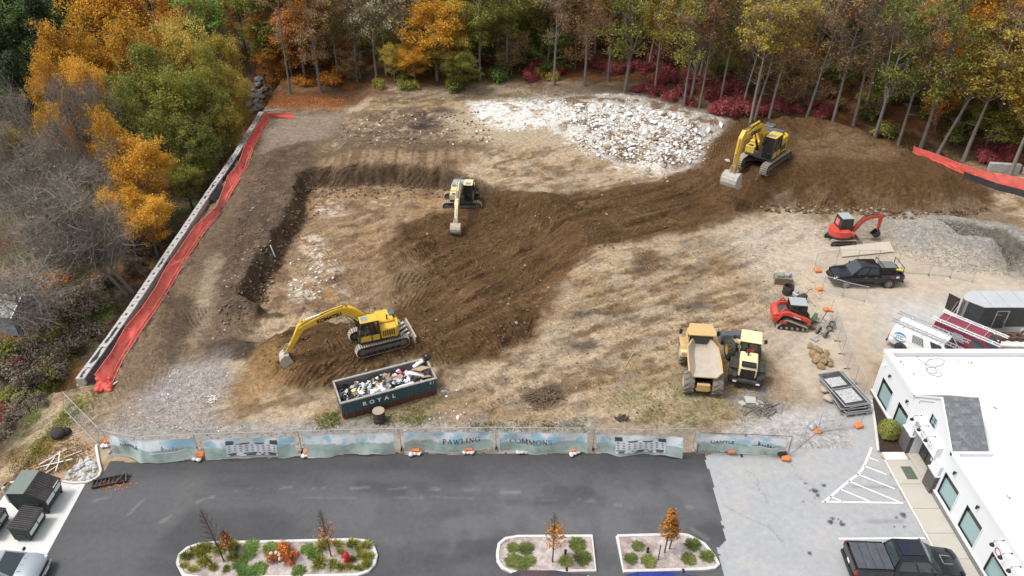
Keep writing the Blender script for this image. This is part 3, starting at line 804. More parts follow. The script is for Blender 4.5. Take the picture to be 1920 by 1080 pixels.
# parking lines
M_line = paint('road_paint', (.74, .74, .73), .7, .25, (.4, .4, .4), 6)
def stripe(px, w=.11):
 pts = [Vector((*at(*q), 0)) for q in px]
 m = MB()
 L = []; Rr = []
 for i, p in enumerate(pts):
  a = pts[max(i - 1, 0)]; b = pts[min(i + 1, len(pts) - 1)]
  t = (b - a).normalized(); n = Vector((-t.y, t.x, 0))
  L.append(p + n * w / 2); Rr.append(p - n * w / 2)
 v = [(q.x, q.y, .020) for q in L + Rr] + [(q.x, q.y, .024) for q in L + Rr]; k = len(pts)
 f = []
 for i in range(k - 1): f += [(2 * k + i, 3 * k + i, 3 * k + i + 1, 2 * k + i + 1), (i, 2 * k + i, 2 * k + i + 1, i + 1), (k + i, k + i + 1, 3 * k + i + 1, 3 * k + i)]
 m.add(v, f)
 o = m.build('parking_line', M_line); return setting(o)
stripe([(1634, 839), (1628, 856), (1617, 880), (1606, 892), (1592, 902), (1576, 915), (1558, 931), (1545, 941)], .14)
stripe([(1541, 941), (1693, 943.5)], .12)
for a, b in [((1628, 858), (1647, 865)), ((1619, 873.5), (1662, 890)), ((1606, 889), (1678, 917)), ((1590, 902), (1687, 942)), ((1574, 917), (1632, 941)), ((1556, 931), (1580, 941))]: stripe([a, b], .10)
stripe([(1572, 1010.5), (1735, 1009.5)], .12)
# ------------------------------------------------------------------ white building on the right
M_stucco = paint('white_stucco', (.68, .695, .71), .8, .12, (.6, .6, .58), 1.2, bump=.15)
M_roofw = paint('roof_membrane', (.66, .67, .68), .7, .3, (.60, .585, .56), .45)
M_black = paint('black_trim', (.012, .012, .014), .45, .1)
M_teal = glassy('shade_glass', (.27, .40, .41), .12)
M_dglass = glassy('dark_glass', (.012, .014, .016), .05, .8)
M_conc = paint('concrete', (.45, .42, .37), .85, .35, (.33, .29, .23), 1.1, bump=.2)
M_concw = paint('new_concrete', (.60, .60, .585), .85, .25, (.45, .42, .37), .8, bump=.2)
M_kerb = paint('kerb_concrete', (.58, .575, .56), .85, .35, (.36, .33, .29), 2.5, bump=.3)
M_mortar = paint('brick_joint', (.16, .15, .15), .9, .2)
M_brick = paint('dark_brick', (.085, .075, .075), .8, .5, (.19, .17, .16), 9)
M_stone = paint('grey_stone_band', (.15, .15, .16), .8, .8, (.32, .32, .33), 14, bump=.5)
M_shing = paint('grey_shingle', (.13, .14, .15), .9, .5, (.27, .28, .29), 3.0, bump=.3)
M_mulch = paint('mulch', (.028, .018, .014), .95, .5, (.07, .045, .03), 9, bump=1.0)
M_alu = paint('aluminium', (.55, .56, .57), .38, .2, (.35, .33, .3), 3, metal=.7)
M_galv = paint('galvanised', (.42, .43, .44), .45, .25, (.3, .29, .27), 3, metal=.4)
B = thing('shop_building', 'white single storey shop building with flat white roof and grey shingled entrance gable', 'building', (25.7, 40.9, 0))
BY = lambda y: y - 40.9
def wall_open(m, x0, x1, ya, yb, z0, z1, ops):
 ys = sorted({ya, yb} | {q for o in ops for q in o[:2] if ya < q < yb})
 for a, b in zip(ys[:-1], ys[1:]):
  zs = [z0]
  for o in sorted(ops, key=lambda o: o[2]):
   if o[0] < (a + b) / 2 < o[1]: zs += [o[2], o[3]]
  zs.append(z1)
  for k in range(0, len(zs), 2):
   if zs[k + 1] - zs[k] > .01: m.bx(x0, x1, a, b, zs[k], zs[k + 1])
WINS = [(38.50, 40.16, .28, 2.03), (36.05, 37.62, .28, 2.07), (29.63, 31.28, .55, 2.25), (27.10, 28.78, .55, 2.30), (24.2, 25.9, .0, 2.2)]
m = MB()
wall_open(m, 0, .3, BY(36.24), BY(40.9), 0, 3.55, [(BY(a), BY(b), c, d) for a, b, c, d in WINS[:1]] + [(BY(36.241), BY(37.62), .28, 2.07)])
wall_open(m, 0, .3, BY(31.6), BY(36.24), 0, 3.55, [(BY(32.45), BY(34.85), 0, 2.3), (BY(36.05), BY(36.239), .28, 2.07), (BY(33.5), BY(34.25), 3.45, 3.549)])
wall_open(m, 0, .3, BY(18), BY(31.6), 0, 3.5, [(BY(a), BY(b), c, d) for a, b, c, d in WINS[2:]])
m.bx(.3, 24, BY(40.6), BY(40.9), 0, 3.55)
m.build('wall', M_stucco, B)
# gable front
m = MB()
g0, g1, ga = BY(31.6), BY(36.24), BY(33.92)
m.prism([(g0, 3.552), (BY(33.5), 3.552), (BY(33.5), 4.15), (BY(34.25), 4.15), (BY(34.25), 3.552), (g1, 3.552), (g1, 3.82), (ga, 5.66), (g0, 3.82)], 0, .3, 'x')
m.build('gable_wall', M_stucco, B)
m = MB()                                            # raised trim following the rake
for s, e in ((g1 - .55, ga + .5), ):
 za = 3.82 + (g1 - s) * .79; zb = 3.82 + (g1 - e) * .79
 m.bar((-.03, s, za - .30), (-.03, e, zb - .30), .07, .07); m.bar((-.03, s, za - .55), (-.03, s, za - .32), .07, .07)
m.build('gable_trim', M_stucco, B)
# parapets with metal caps, and the roof inside them
m = MB()
m.bx(-.09, .30, BY(36.245), BY(40.99), 3.553, 3.86); m.bx(.301, 24, BY(40.58), BY(40.99), 3.553, 3.86)
m.bx(-.09, .30, BY(18), BY(31.595), 3.503, 3.72)
m.bx(-.03, 0, BY(36.245), BY(40.93), 3.3, 3.55); m.bx(-.03, 0, BY(18), BY(31.595), 3.2, 3.5)
m.build('parapet', M_stucco, B, bevel=.015)
m = MB(); m.bx(.31, 24, BY(18), BY(40.57), 3.2, 3.50); roof = m.build('roof', M_roofw, B)
m = MB()
for x in (3.2, 6.2, 9.2, 12.2): m.bx(x, x + .08, BY(18), BY(40.55), 3.5, 3.506)
m.build('roof_seam', paint('seam', (.74, .74, .75), .7, .2, (.6, .6, .6), 2), roof)
# shingled gable roof
m = MB()
def slope(y): return 3.82 + (min(abs(y - g0), abs(y - g1))) * (5.66 - 3.82) / (ga - g0)
m.add([(-.06, ga, 5.70), (2.15, ga, 5.70), (-.06, g0 - .12, 3.74), (2.15, g0 - .12, 3.74), (-.06, g1 + .12, 3.74), (2.15, g1 + .12, 3.74),
  (.31, ga, 5.5), (2.15, ga, 5.5), (.31, g0 + .1, 3.50), (2.15, g0 + .1, 3.50), (.31, g1 - .1, 3.50), (2.15, g1 - .1, 3.50)],
  [(0, 2, 3, 1), (0, 1, 5, 4), (1, 3, 9, 7), (1, 7, 11, 5), (2, 8, 9, 3), (4, 5, 11, 10)])
gr = m.build('gable_roof', M_shing, B)
m = MB(); m.add([(-.09, ga, 5.76), (-.09, g0 - .14, 3.79), (-.09, g0 - .14, 3.62), (-.09, ga, 5.60), (.0, ga, 5.76), (0, g0 - .14, 3.79), (0, g0 - .14, 3.62), (0, ga, 5.60)],
    [(0, 1, 2, 3), (4, 7, 6, 5), (0, 4, 5, 1), (1, 5, 6, 2), (2, 6, 7, 3), (3, 7, 4, 0)])
m.add([(-.09, ga, 5.76), (-.09, g1 + .14, 3.74), (-.09, g1 + .14, 3.62), (-.09, ga, 5.60), (.0, ga, 5.76), (0, g1 + .14, 3.74), (0, g1 + .14, 3.62), (0, ga, 5.60)],
  [(3, 2, 1, 0), (5, 6, 7, 4), (1, 5, 4, 0), (2, 6, 5, 1), (3, 7, 6, 2), (0, 4, 7, 3)])
m.bx(-.09, 2.3, g0 - .32, g0 - .145, 3.52, 3.74)
m.build('rake_trim', M_stucco, B)
L = math.hypot(ga - g0 + .12, 1.96); ang = math.atan2(1.96, ga - g0 + .12)
sh_me = []
for k, cc in enumerate(((.105, .115, .125), (.15, .16, .17), (.19, .20, .21), (.125, .13, .14))):
 q = MB(); q.box((0, 0, 0), (.29, L / 17 + .03, .014), (R(1.5), 0, 0)); sh_me.append(q.mesh('shingle', paint('shingle_%d' % k, cc, .9, .4, (.24, .25, .26), 7)))
for r_ in range(17):
 d = (r_ + .5) * L / 17
 for k in range(8 if r_ % 2 else 7):
  x = .15 + .30 * k if not r_ % 2 else .30 * k + (.075 if k == 0 else (-.075 if k == 7 else 0))
  link('shingle', sh_me[rnd.choice([0, 1, 1, 2, 3, 3])], gr, (x, g0 - .12 + d * math.cos(ang), 3.752 + d * math.sin(ang)), (ang, 0, 0), (.5 if r_ % 2 and k in (0, 7) else 1, 1, 1))
# windows
def window(y0, y1, z0, z1, depth=.12, dark=.26, mull=False):
 m = MB(); t = .05; x = depth
 m.bx(.015, x + .04, y0, y0 + t, z0, z1); m.bx(.015, x + .04, y1 - t, y1, z0, z1)
 m.bx(.015, x + .04, y0 + t, y1 - t, z0, z0 + t); m.bx(.015, x + .04, y0 + t, y1 - t, z1 - t, z1)
 if mull: m.bx(x - .02, x + .04, (y0 + y1) / 2 - .015, (y0 + y1) / 2 + .015, z0 + t, z1 - t); m.bx(x - .018, x + .038, y0 + t, y1 - t, (z0 + z1) / 2 - .015, (z0 + z1) / 2 + .015)
 w = m.build('window', M_black, B)
 zc = z1 - (z1 - z0) * dark
 m = MB(); m.bx(x, x + .02, y0 + t, y1 - t, z0 + t, zc); m.build('pane', M_teal, w)
 if dark: m = MB(); m.bx(x, x + .02, y0 + t, y1 - t, zc, z1 - t); m.build('upper_pane', M_dglass, w)
 m = MB(); m.bx(-.05, .013, y0 - .06, y0 - .002, z0 - .07, z1 + .03); m.bx(-.05, .013, y0, y1, z0 - .07, z0 - .002); m.build('window_trim', M_stucco, w)
for a, b, c, d in WINS: window(BY(a), BY(b), c, d)
window(BY(33.5), BY(34.25), 3.455, 4.145, .08, 0, True)
# stone band at the foot of the wall
m = MB(); m.bx(-.10, -.001, BY(36.0), BY(40.95), -.05, .22); m.bx(-.10, -.001, BY(18), BY(31.48), .0, .44)
m.build('stone_band', M_stone, B)
m = MB(); m.bx(-.13, -.001, BY(36.0), BY(40.97), .221, .27); m.bx(-.13, -.001, BY(18), BY(31.48), .441, .5); m.build('band_cap', M_concw, B)
# brick piers either side of the entrance
for y0, y1 in ((34.87, 35.95), (31.5, 32.43)):
 m = MB(); m.bx(-.26, .28, BY(y0), BY(y1), .0, 1.5); p = m.build('pier', M_mortar, B)
 m = MB(); bh, bw = .075, .2
 for r_ in range(19):
  z = .02 + r_ * .078; off = (r_ % 2) * .1
  y = y0 - off
  while y < y1:
   a, b = max(y, y0), min(y + bw - .012, y1)
   if b - a > .03: m.bx(-.275, -.262, BY(a), BY(b), z, z + .066)
   y += bw
  x = -.27 + off - .1
  while x < .28:
   a, b = max(x, -.26), min(x + bw - .012, .28)
   if b - a > .03: m.bx(a, b, BY(y0) - .013, BY(y0) - .001, z, z + .066)
   x += bw
 setting(m.build('brick', M_brick, p), 'stuff')
 m = MB(); m.bx(-.31, .2, BY(y0) - .04, BY(y1) + .04, 1.502, 1.57); m.build('pier_cap', M_concw, p)
 m = MB(); m.bx(-.30, .27, BY(y0) - .03, BY(y1) + .03, -.01, .06); m.build('pier_foot', M_concw, p)
 m = MB(); m.bx(-.2, -.001, BY(y0) + .03, BY(y1) - .03, 1.572, 2.36); m.build('pier_wall', M_stucco, B)
# recessed entrance with glass doors
m = MB(); m.bx(.301, 1.0, BY(34.852), BY(35.0), 0, 2.3); m.bx(.301, 1.0, BY(32.3), BY(32.448), 0, 2.3); m.bx(.301, 1.0, BY(32.448), BY(34.852), 2.302, 2.45); m.build('entrance_reveal', M_stucco, B)
m = MB(); m.bx(.62, .70, BY(32.45), BY(34.85), .0, 2.3); en = m.build('door', M_black, B)
for a, b in ((32.55, 33.15), (33.25, 33.95), (34.1, 34.75)):
 m = MB(); m.bx(.60, .619, BY(a), BY(b), .15, 1.75); m.bx(.60, .619, BY(a), BY(b), 1.83, 2.22); m.build('door_pane', M_dglass, en)
m = MB(); m.bx(.585, .599, BY(33.45), BY(33.72), 1.15, 1.5); m.bx(.585, .599, BY(33.45), BY(33.62), .8, 1.08); m.build('door_notice', paint('paper', (.75, .75, .73), .8, .1), en)
m = MB(); m.tube((.56, BY(33.2), .8), (.56, BY(33.2), 1.4), .02); m.build('door_handle', M_alu, en)
# sign over the entrance, lamps on it
M_sign = paint('sign_white', (.78, .80, .82), .4, .08)
M_blue = paint('sign_blue', (.03, .22, .50), .5, .05); M_ink = paint('sign_ink', (.10, .13, .17), .5, .05); M_red = paint('sign_red', (.35, .03, .03), .5, .05)
def shopsign(y0, y1, z0, z1, kind):
 m = MB(); m.bx(-.32, -.202, BY(y0), BY(y1), z0, z1); s = m.build('shop_sign', M_sign, B)
 m = MB(); m.bx(-.34, -.2, BY(y0) - .04, BY(y0) - .001, z0 - .05, z1 + .05); m.bx(-.34, -.2, BY(y0), BY(y1), z0 - .05, z0 - .001); m.build('sign_frame', M_stucco, s)
 m = MB(); x = -.326
 def arc(cy, cz, r, a0, a1, w):
  k = 12
  o = [(cy - math.cos(a0 + (a1 - a0) * i / k) * (r + w), cz + math.sin(a0 + (a1 - a0) * i / k) * (r * .8 + w)) for i in range(k + 1)]
  n = [(cy - math.cos(a0 + (a1 - a0) * i / k) * r, cz + math.sin(a0 + (a1 - a0) * i / k) * r * .8) for i in range(k, -1, -1)]
  m.prism(o + n, x - .004, x, 'x')
 if kind == 0:
  arc(BY(34.62), z0 + .32, .24, R(30), R(170), .05); arc(BY(34.62), z0 + .36, .24, R(210), R(330), .03)
  m.build('logo_swoosh', M_blue, s)
  text_on('sign_lettering', 'JTC', .27, M_ink, s, (-.322, BY(34.58), z0 + .34), (0, -1, 0), (0, 0, 1), .006)
  m = MB()
  for k in range(7): m.bx(x - .003, x, BY(34.05 - .22 * k), BY(34.2 - .22 * k), z0 + .42 + .03 * (k % 3), z0 + .46 + .03 * (k % 3)); m.bx(x - .003, x, BY(33.95 - .22 * k), BY(34.1 - .22 * k), z0 + .22, z0 + .26)
  m.build('small_print', M_ink, s)
 else:
  arc(BY(y1 - .45), z0 + .3, .2, 0, R(360), .06); m.build('logo_ring', M_red, s)
 for k in range(3):
  y = BY(y1 - .3 - k * (y1 - y0 - .45) / 2.6); l = MB()
  l.path([(-.21, y, z1 + .32), (-.45, y, z1 + .36), (-.66, y, z1 + .30), (-.70, y, z1 + .12)], .014, 6)
  l.lathe([(.05, 0), (.05, .03)], 8, (-.21, y, z1 + .305))
  l.lathe([(.04, .12), (.09, .06), (.13, -.04), (.125, -.05)], 12, (-.70, y, z1 + .02))
  l.build('gooseneck_lamp', M_black, B)
for q in ((32.2, 35.15), (23.2, 25.75)):
 m = MB(); m.bx(-.2, -.001, BY(q[0]), BY(q[1]), 2.361, 3.2); m.build('sign_backing', M_stucco, B)
shopsign(32.25, 35.1, 2.42, 3.12, 0); shopsign(23.2, 25.7, 2.45, 3.15, 1)
for y, z in ((39.36, 2.8), (36.74, 2.88), (30.49, 3.0), (27.96, 3.05)):
 l = MB(); l.lathe([(.06, -.09), (.06, .09)], 10, (-.14, BY(y), z)); l.bx(-.1, -.001, BY(y) - .04, BY(y) + .04, z - .04, z + .04)
 l.lathe([(.05, -.14), (.058, -.09)], 10, (-.14, BY(y), z)); l.build('wall_light', M_black, B)
m = MB(); m.bx(-.06, -.001, BY(40.3), BY(40.5), 2.85, 2.98); m.tube((-.05, BY(40.4), 2.9), (-.18, BY(40.4), 2.86), .035); m.build('security_camera', M_sign, B)
# hose lying on the roof
def roofpt(px, py, z=3.53): x, y = at(px, py, z); return (x, y, z)
hp = [(1715, 654), (1716, 664), (1722, 673), (1736, 683), (1752, 689), (1768, 683), (1771, 676), (1760, 672), (1742, 674), (1735, 682), (1737, 694), (1746, 703), (1760, 706), (1766, 704), (1760, 694), (1748, 688), (1738, 690), (1740, 699), (1752, 700), (1757, 697), (1752, 694)]
m = MB(); m.path([roofpt(*q) for q in hp], .022, 6); tag(m.build('hose', paint('hose_grey', (.30, .29, .27), .7, .2)), 'thin grey hose looped loosely on the flat white roof', 'hose')
m = MB()
for px, py in [(1688, 677), (1690, 679), (1694, 684), (1713, 701), (1796, 678), (1817, 680), (1822, 680), (1824, 851), (1828, 852), (1832, 850), (1827, 854), (1889, 930), (1893, 934), (1866, 765)]:
 q = roofpt(px, py, 3.51)
 m.box((q[0], q[1], 3.512), (rnd.uniform(.05, .2), rnd.uniform(.04, .09), .018), (0, 0, rnd.uniform(0, 3)))
setting(m.build('roof_debris', paint('debris_dark', (.10, .08, .07), .9, .3)), 'stuff')
# pavement in front of it
pv = MB(); pv.bx(23.85, 25.58, 15, 34.25, -.1, .085)
pvm = setting(pv.build('pavement', M_conc))
ys = [34.25, 32.25, 30.35, 28.55, 26.8, 25.05, 23.3, 21.5, 19.7]
for a, b in zip(ys[:-1], ys[1:]):
 m = MB(); m.bx(23.99, 25.57, b + .012, a - .012, .0851, .12); m.build('slab', M_conc, pvm, bevel=.008)
m = MB(); m.bx(23.84, 23.978, 15, 34.25, .0852, .13); m.build('kerb', M_kerb, pvm, bevel=.02)
m = MB(); m.bx(24.0, 25.42, 34.26, 34.95, -.05, .125); setting(m.build('step_slab', M_concw, bevel=.01))
bed_px = [(1635, 752), (1639, 775), (1643, 800), (1646, 825), (1648, 846)]
bp_ = [at(*q) for q in bed_px]
m = MB(); m.prism([(25.59, 34.96)] + [(25.59, 40.3)] + bp_, -.03, .09, 'z'); setting(m.build('planting_bed', M_mulch))
m = MB(); m.path([(x - .06, y, .05) for x, y in bp_], .09, 6); setting(m.build('bed_kerb', M_kerb))
m = MB(); m.bx(25.585, 26.31, 32.46, 34.84, -.05, .118); setting(m.build('entrance_floor', M_conc))
m = MB(); m.box((24.97, 33.15, .132), (.66, 1.05, .02)); tag(m.build('door_mat', paint('mat_green', (.085, .11, .085), .95, .4, (.14, .15, .12), 5)), 'dark green mat on the pavement before the glass entrance doors', 'doormat')
# ------------------------------------------------------------------ retaining wall of big concrete blocks (left)
M_block = paint('cast_block', (.43, .42, .41), .85, .55, (.25, .22, .19), 1.6, bump=.4)
M_hook = paint('lifting_recess', (.06, .05, .045), .9, .3)
M_fabric = paint('filter_fabric', (.018, .018, .02), .8, .3, (.12, .10, .08), 2)
rw = thing('retaining_wall', 'long retaining wall of pale concrete blocks along the left edge of the site', 'wall', (WALL[0][0], WALL[0][1], 0))
def along_wall(s):
 acc = 0
 for a, b in zip(WALL[:-1], WALL[1:]):
  L = math.hypot(b[0] - a[0], b[1] - a[1])
  if acc + L >= s or b == WALL[-1]:
   t = (s - acc) / L
   return Vector((a[0] + (b[0] - a[0]) * t, a[1] + (b[1] - a[1]) * t, 0)), math.atan2(b[1] - a[1], b[0] - a[0])
  acc += L
TL = sum(math.hypot(b[0] - a[0], b[1] - a[1]) for a, b in zip(WALL[:-1], WALL[1:]))
bl = MB(); bl.bx(-.59, .59, -.33, .33, 0, .62); bl_me = bl.mesh('block', M_block, .03)
hk = MB(); hk.bx(-.14, .14, -.10, .10, .61, .626); hk_me = hk.mesh('lifting_recess', M_hook)
nb = int(TL / 1.22)
base = MB()
for i in range(nb):
 p, a = along_wall((i + .5) * 1.22)
 p = p - Vector(rw.location); p.z = .08 + rnd.uniform(-.02, .03)
 b = link('block', bl_me, rw, p, (rnd.uniform(-.02, .02), rnd.uniform(-.02, .02), a + rnd.uniform(-.03, .03)))
 link('lifting_recess', hk_me, b)
 base.M = Matrix.Translation((p.x - .15, p.y, 0)) @ Matrix.Rotation(a, 4, 'Z'); base.bx(-.6, .6, -.3, .3, -3.6, .07 - .01 * (i % 2))
base.build('lower_courses', M_block, rw)
def drape(name, pts, w, mat, zf, seed, drop=.25):
 """a limp strip of cloth following pts"""
 g = random.Random(seed); rows = []
 for i, p in enumerate(pts):
  a = pts[max(i - 1, 0)]; b = pts[min(i + 1, len(pts) - 1)]; t = (Vector(b) - Vector(a)); t.z = 0; t.normalize(); n = Vector((t.y, -t.x, 0))
  row = []
  for j in range(6):
   q = j / 5
   row.append(Vector(p) + n * (q - .5) * w * (1 + g.uniform(-.15, .15)) + Vector((0, 0, zf(q) + g.uniform(-.04, .06))))
  rows.append(row)
 m = MB(); v = [q for r_ in rows for q in r_]; f = []
 for i in range(len(rows) - 1):
  for j in range(5): f.append((i * 6 + j, i * 6 + j + 1, (i + 1) * 6 + j + 1, (i + 1) * 6 + j))
 m.add(v, f)
 return m.build(name, mat, smooth=60)
def wallpts(s0, s1, step, dx=0, dz=0): return [along_wall(s0 + (s1 - s0) * i / max(1, int((s1 - s0) / step)))[0] + Vector((dx, 0, dz)) for i in range(int((s1 - s0) / step) + 1)]
def s_at(py): # length along the wall at a picture row
 y = at(300, py, .6)[1]; return (y - WALL[0][1]) / (WALL[-1][1] - WALL[0][1]) * TL
tag(drape('filter_cloth', wallpts(.1, s_at(610), .5, .35, .35), .85, M_fabric, lambda q: .38 - .62 * q * q, 3), 'black cloth covering the near end of the concrete block wall', 'cloth')
tag(drape('filter_cloth', wallpts(s_at(500), s_at(490), .4, .3, .35), .9, M_fabric, lambda q: .38 - .6 * q * q, 4), 'small black cloth patch on the wall halfway along the red netting', 'cloth')
tag(drape('filter_cloth', wallpts(s_at(372), s_at(345), .5, .4, .35), 1.0, M_fabric, lambda q: .35 - .6 * q * q, 5), 'black cloth bunched on the wall beside the yellow tree', 'cloth')
tag(drape('filter_cloth', wallpts(s_at(335), s_at(240), .45, .55, .3), 1.1, M_fabric, lambda q: .3 - .45 * q + .2 * math.sin(q * 9), 6), 'long ragged black cloth along the far stretch of the block wall', 'cloth')
# dark timber kerb at the far corner
m = MB(); a = at3(496, 210, .4); b = at3(522, 208, .4); c = at3(556, 215, .3); d = at3(626, 213, .3)
m.bar(a, b, .5, .35); m.bar(c, d, .25, .2); tag(m.build('timber_beam', paint('grey_timber', (.20, .19, .18), .9, .4)), 'grey timber beams lying at the far left corner of the gravel strip', 'beam')
# red safety netting
def net(name, low, high, mat, wig=.10, sub=6, seed=1, zl=.03):
 g = random.Random(seed); rows = []
 for k in range(len(low) - 1):
  for s in range(sub):
   t = s / sub
   rows.append((Vector(low[k]).lerp(Vector(low[k + 1]), t), Vector(high[k]).lerp(Vector(high[k + 1]), t)))
 rows.append((Vector(low[-1]), Vector(high[-1])))
 m = MB(); nv = 7; v = []
 for a, b in rows:
  bend = g.uniform(-.5, .5)
  for j in range(nv):
   q = j / (nv - 1)
   p = a.lerp(b, q); p.z -= .12 * math.sin(q * PI) * (1 + bend); p += Vector((g.uniform(-wig, wig), g.uniform(-wig, wig) * .6, g.uniform(-wig, wig) * .7)) * (.35 + .65 * math.sin(q * PI))
   v.append(p)
 f = []
 for i in range(len(rows) - 1):
  for j in range(nv - 1): f.append((i * nv + j, i * nv + j + 1, (i + 1) * nv + j + 1, (i + 1) * nv + j))
 m.add(v, f)
 return m
M_net = netting('red_netting', (.85, .12, .095), .42, 9, .75)
M_netcord = paint('net_cord', (.75, .22, .18), .7, .2, (.6, .4, .3), 3)
M_stake = paint('wood_stake', (.40, .30, .18), .85, .4)
M_silt = paint('silt_cloth', (.015, .015, .018), .7, .3, (.10, .085, .07), 2)
low_px = [(207, 727), (230, 677), (265, 622), (296, 577), (318, 542), (350, 487), (371, 455), (388, 430), (413, 402), (413, 392), (426, 377), (437, 357), (451, 335), (463, 315), (476, 277), (481, 268), (493, 244), (509, 222), (557, 224)]
high_px = [(183, 703), (215, 660), (240, 615), (272, 577), (297, 540), (318, 500), (337, 475), (371, 424), (404, 394), (411, 388), (420, 365), (433, 330), (444, 317), (453, 307), (464, 275), (468, 266), (482, 245), (503, 212), (551, 211)]
nf = thing('safety_fence', 'long red plastic safety netting sagging along the left side of the site', 'safety fence', (0, 0, 0))
lowp = [P(a, b, .03) for a, b in low_px]; highp = [at3(a - 6, b, 1.0) for a, b in high_px]
net('x', lowp, highp, M_net, .13, 5, 3).build('netting', M_net, nf, smooth=70)
m = MB(); m.path([p + Vector((.02, 0, .06)) for p in lowp], .02, 4); m.path([p + Vector((0, 0, .0)) for p in highp], .02, 4); m.path([a.lerp(b, .22) + Vector((0, 0, .02)) for a, b in zip(lowp, highp)], .018, 4); m.build('edge_cord', M_netcord, nf)
for i in range(0, len(lowp), 1):
 m = MB(); a, b = lowp[i], highp[i]; m.tube(a - Vector((0, 0, .1)), a.lerp(b, 1.02) + Vector((0, 0, .05)), .02, n=5); m.build('stake', M_netcord if i % 2 else M_stake, nf)
m = MB()
for k in range(26):
 q = P(196 + rnd.uniform(-14, 12), 722 + rnd.uniform(-14, 12))
 m.rock(q + Vector((0, 0, rnd.uniform(.02, .25))), rnd.uniform(.15, .4), k, .6)
m.build('gathered_net', M_net, nf, smooth=80)
# netting with black silt cloth on the right, beyond the heap
sf = thing('safety_fence', 'red plastic netting over black silt cloth behind the brown earth heap at right', 'safety fence', (0, 0, 0))
lr = [(1712, 290), (1760, 306), (1800, 325), (1830, 338), (1865, 350), (1900, 356), (1960, 372)]
hr = [(1712, 282), (1760, 296), (1800, 307), (1830, 316), (1865, 325), (1900, 331), (1960, 345)]
lw = [P(a, b, .05) for a, b in lr]; hg = []
for (a, b), q in zip(hr, lw):
 u, v = (a - 960) / CAM_F, (b - 540) / CAM_F; t = (q.y + .5) / (_cp - v * _sp); hg.append(Vector((u * t, q.y + .5, max(q.z + .7, CAM_H - t * (_sp + v * _cp)))))
net('x', lw, hg, M_net, .12, 6, 8).build('netting', M_net, sf, smooth=70)
ls = [P(a, b, .0) for a, b in [(1806, 334), (1840, 346), (1870, 357), (1900, 364), (1960, 382)]]
m = MB(); v = []; f = []
for i, q in enumerate(ls):
 for j in range(3): v.append(q + Vector((rnd.uniform(-.05, .05), .12 * j + rnd.uniform(-.05, .05), .33 * j)))
for i in range(len(ls) - 1):
 for j in range(2): f.append((i * 3 + j, (i + 1) * 3 + j, (i + 1) * 3 + j + 1, i * 3 + j + 1))
m.add(v, f).build('silt_cloth', M_silt, sf, smooth=70)
m = MB(); m.path([p + Vector((0, 0, .02)) for p in hg], .025, 4); m.build('edge_cord', M_netcord, sf)
for p, q in zip(lw, hg):
 m = MB(); m.bar(p - Vector((0, -.1, .2)), q + Vector((0, .08, .12)), .05); m.build('stake', M_stake, sf)
bw_ = thing('concrete_wall', 'low pale concrete wall beyond the red netting at the right edge', 'wall', P(1880, 322))
m = MB(); m.box((0, 0, .5), (3.2, .5, 1.0), (0, 0, -.15)); m.build('barrier', M_block, bw_, bevel=.04)
m = MB(); m.box((4.2, -.9, .35), (4.8, .7, .6), (0, 0, -.18)); m.build('barrier', M_concw, bw_, bevel=.05)
# ------------------------------------------------------------------ printed banners on the site fence
M_wire = wiremesh('chain_link', (.40, .41, .42), .075, .07)
def fence_panel(a, b, h=1.85, label='', lean=0, mids=2, group=None, cat='fence panel', mat=None):
 """a frame of tubes with chain link between two ground points"""
 a = Vector(a); b = Vector(b); L = (b - a).length; d = b - a
 t = thing('mesh_fence', label, cat, a, group=group, rot=(lean, 0, math.atan2(d.y, d.x)))
 m = MB(); r_ = .021
 sl = (b.z - a.z)
 m.tube((0, 0, 0), (0, 0, h), r_, n=6); m.build('post', mat or M_galv, t); m = MB(); m.tube((L, 0, sl), (L, 0, h + sl), r_, n=6); m.build('post', mat or M_galv, t)
 m = MB(); m.tube((0, 0, h), (L, 0, h + sl), r_, n=6); m.tube((0, 0, .12), (L, 0, .12 + sl), r_, n=6); m.build('rail', mat or M_galv, t)
 m = MB()
 for k in range(mids): m.tube((L * (k + 1) / (mids + 1), 0, .12 + sl * (k + 1) / (mids + 1)), (L * (k + 1) / (mids + 1), 0, h + sl * (k + 1) / (mids + 1)), .016, n=6)
 if mids: m.build('brace', mat or M_galv, t)
 m = MB(); m.quad((.02, .004, .12), (L - .02, .004, .12 + sl), (L - .02, .004, h + sl), (.02, .004, h)); m.build('chain_link', M_wire, t)
 m = MB(); m.box((0, 0, .02), (.1, .5, .04)); m.box((L, 0, .02 + sl), (.1, .5, .04)); m.build('foot', mat or M_galv, t)
 return t
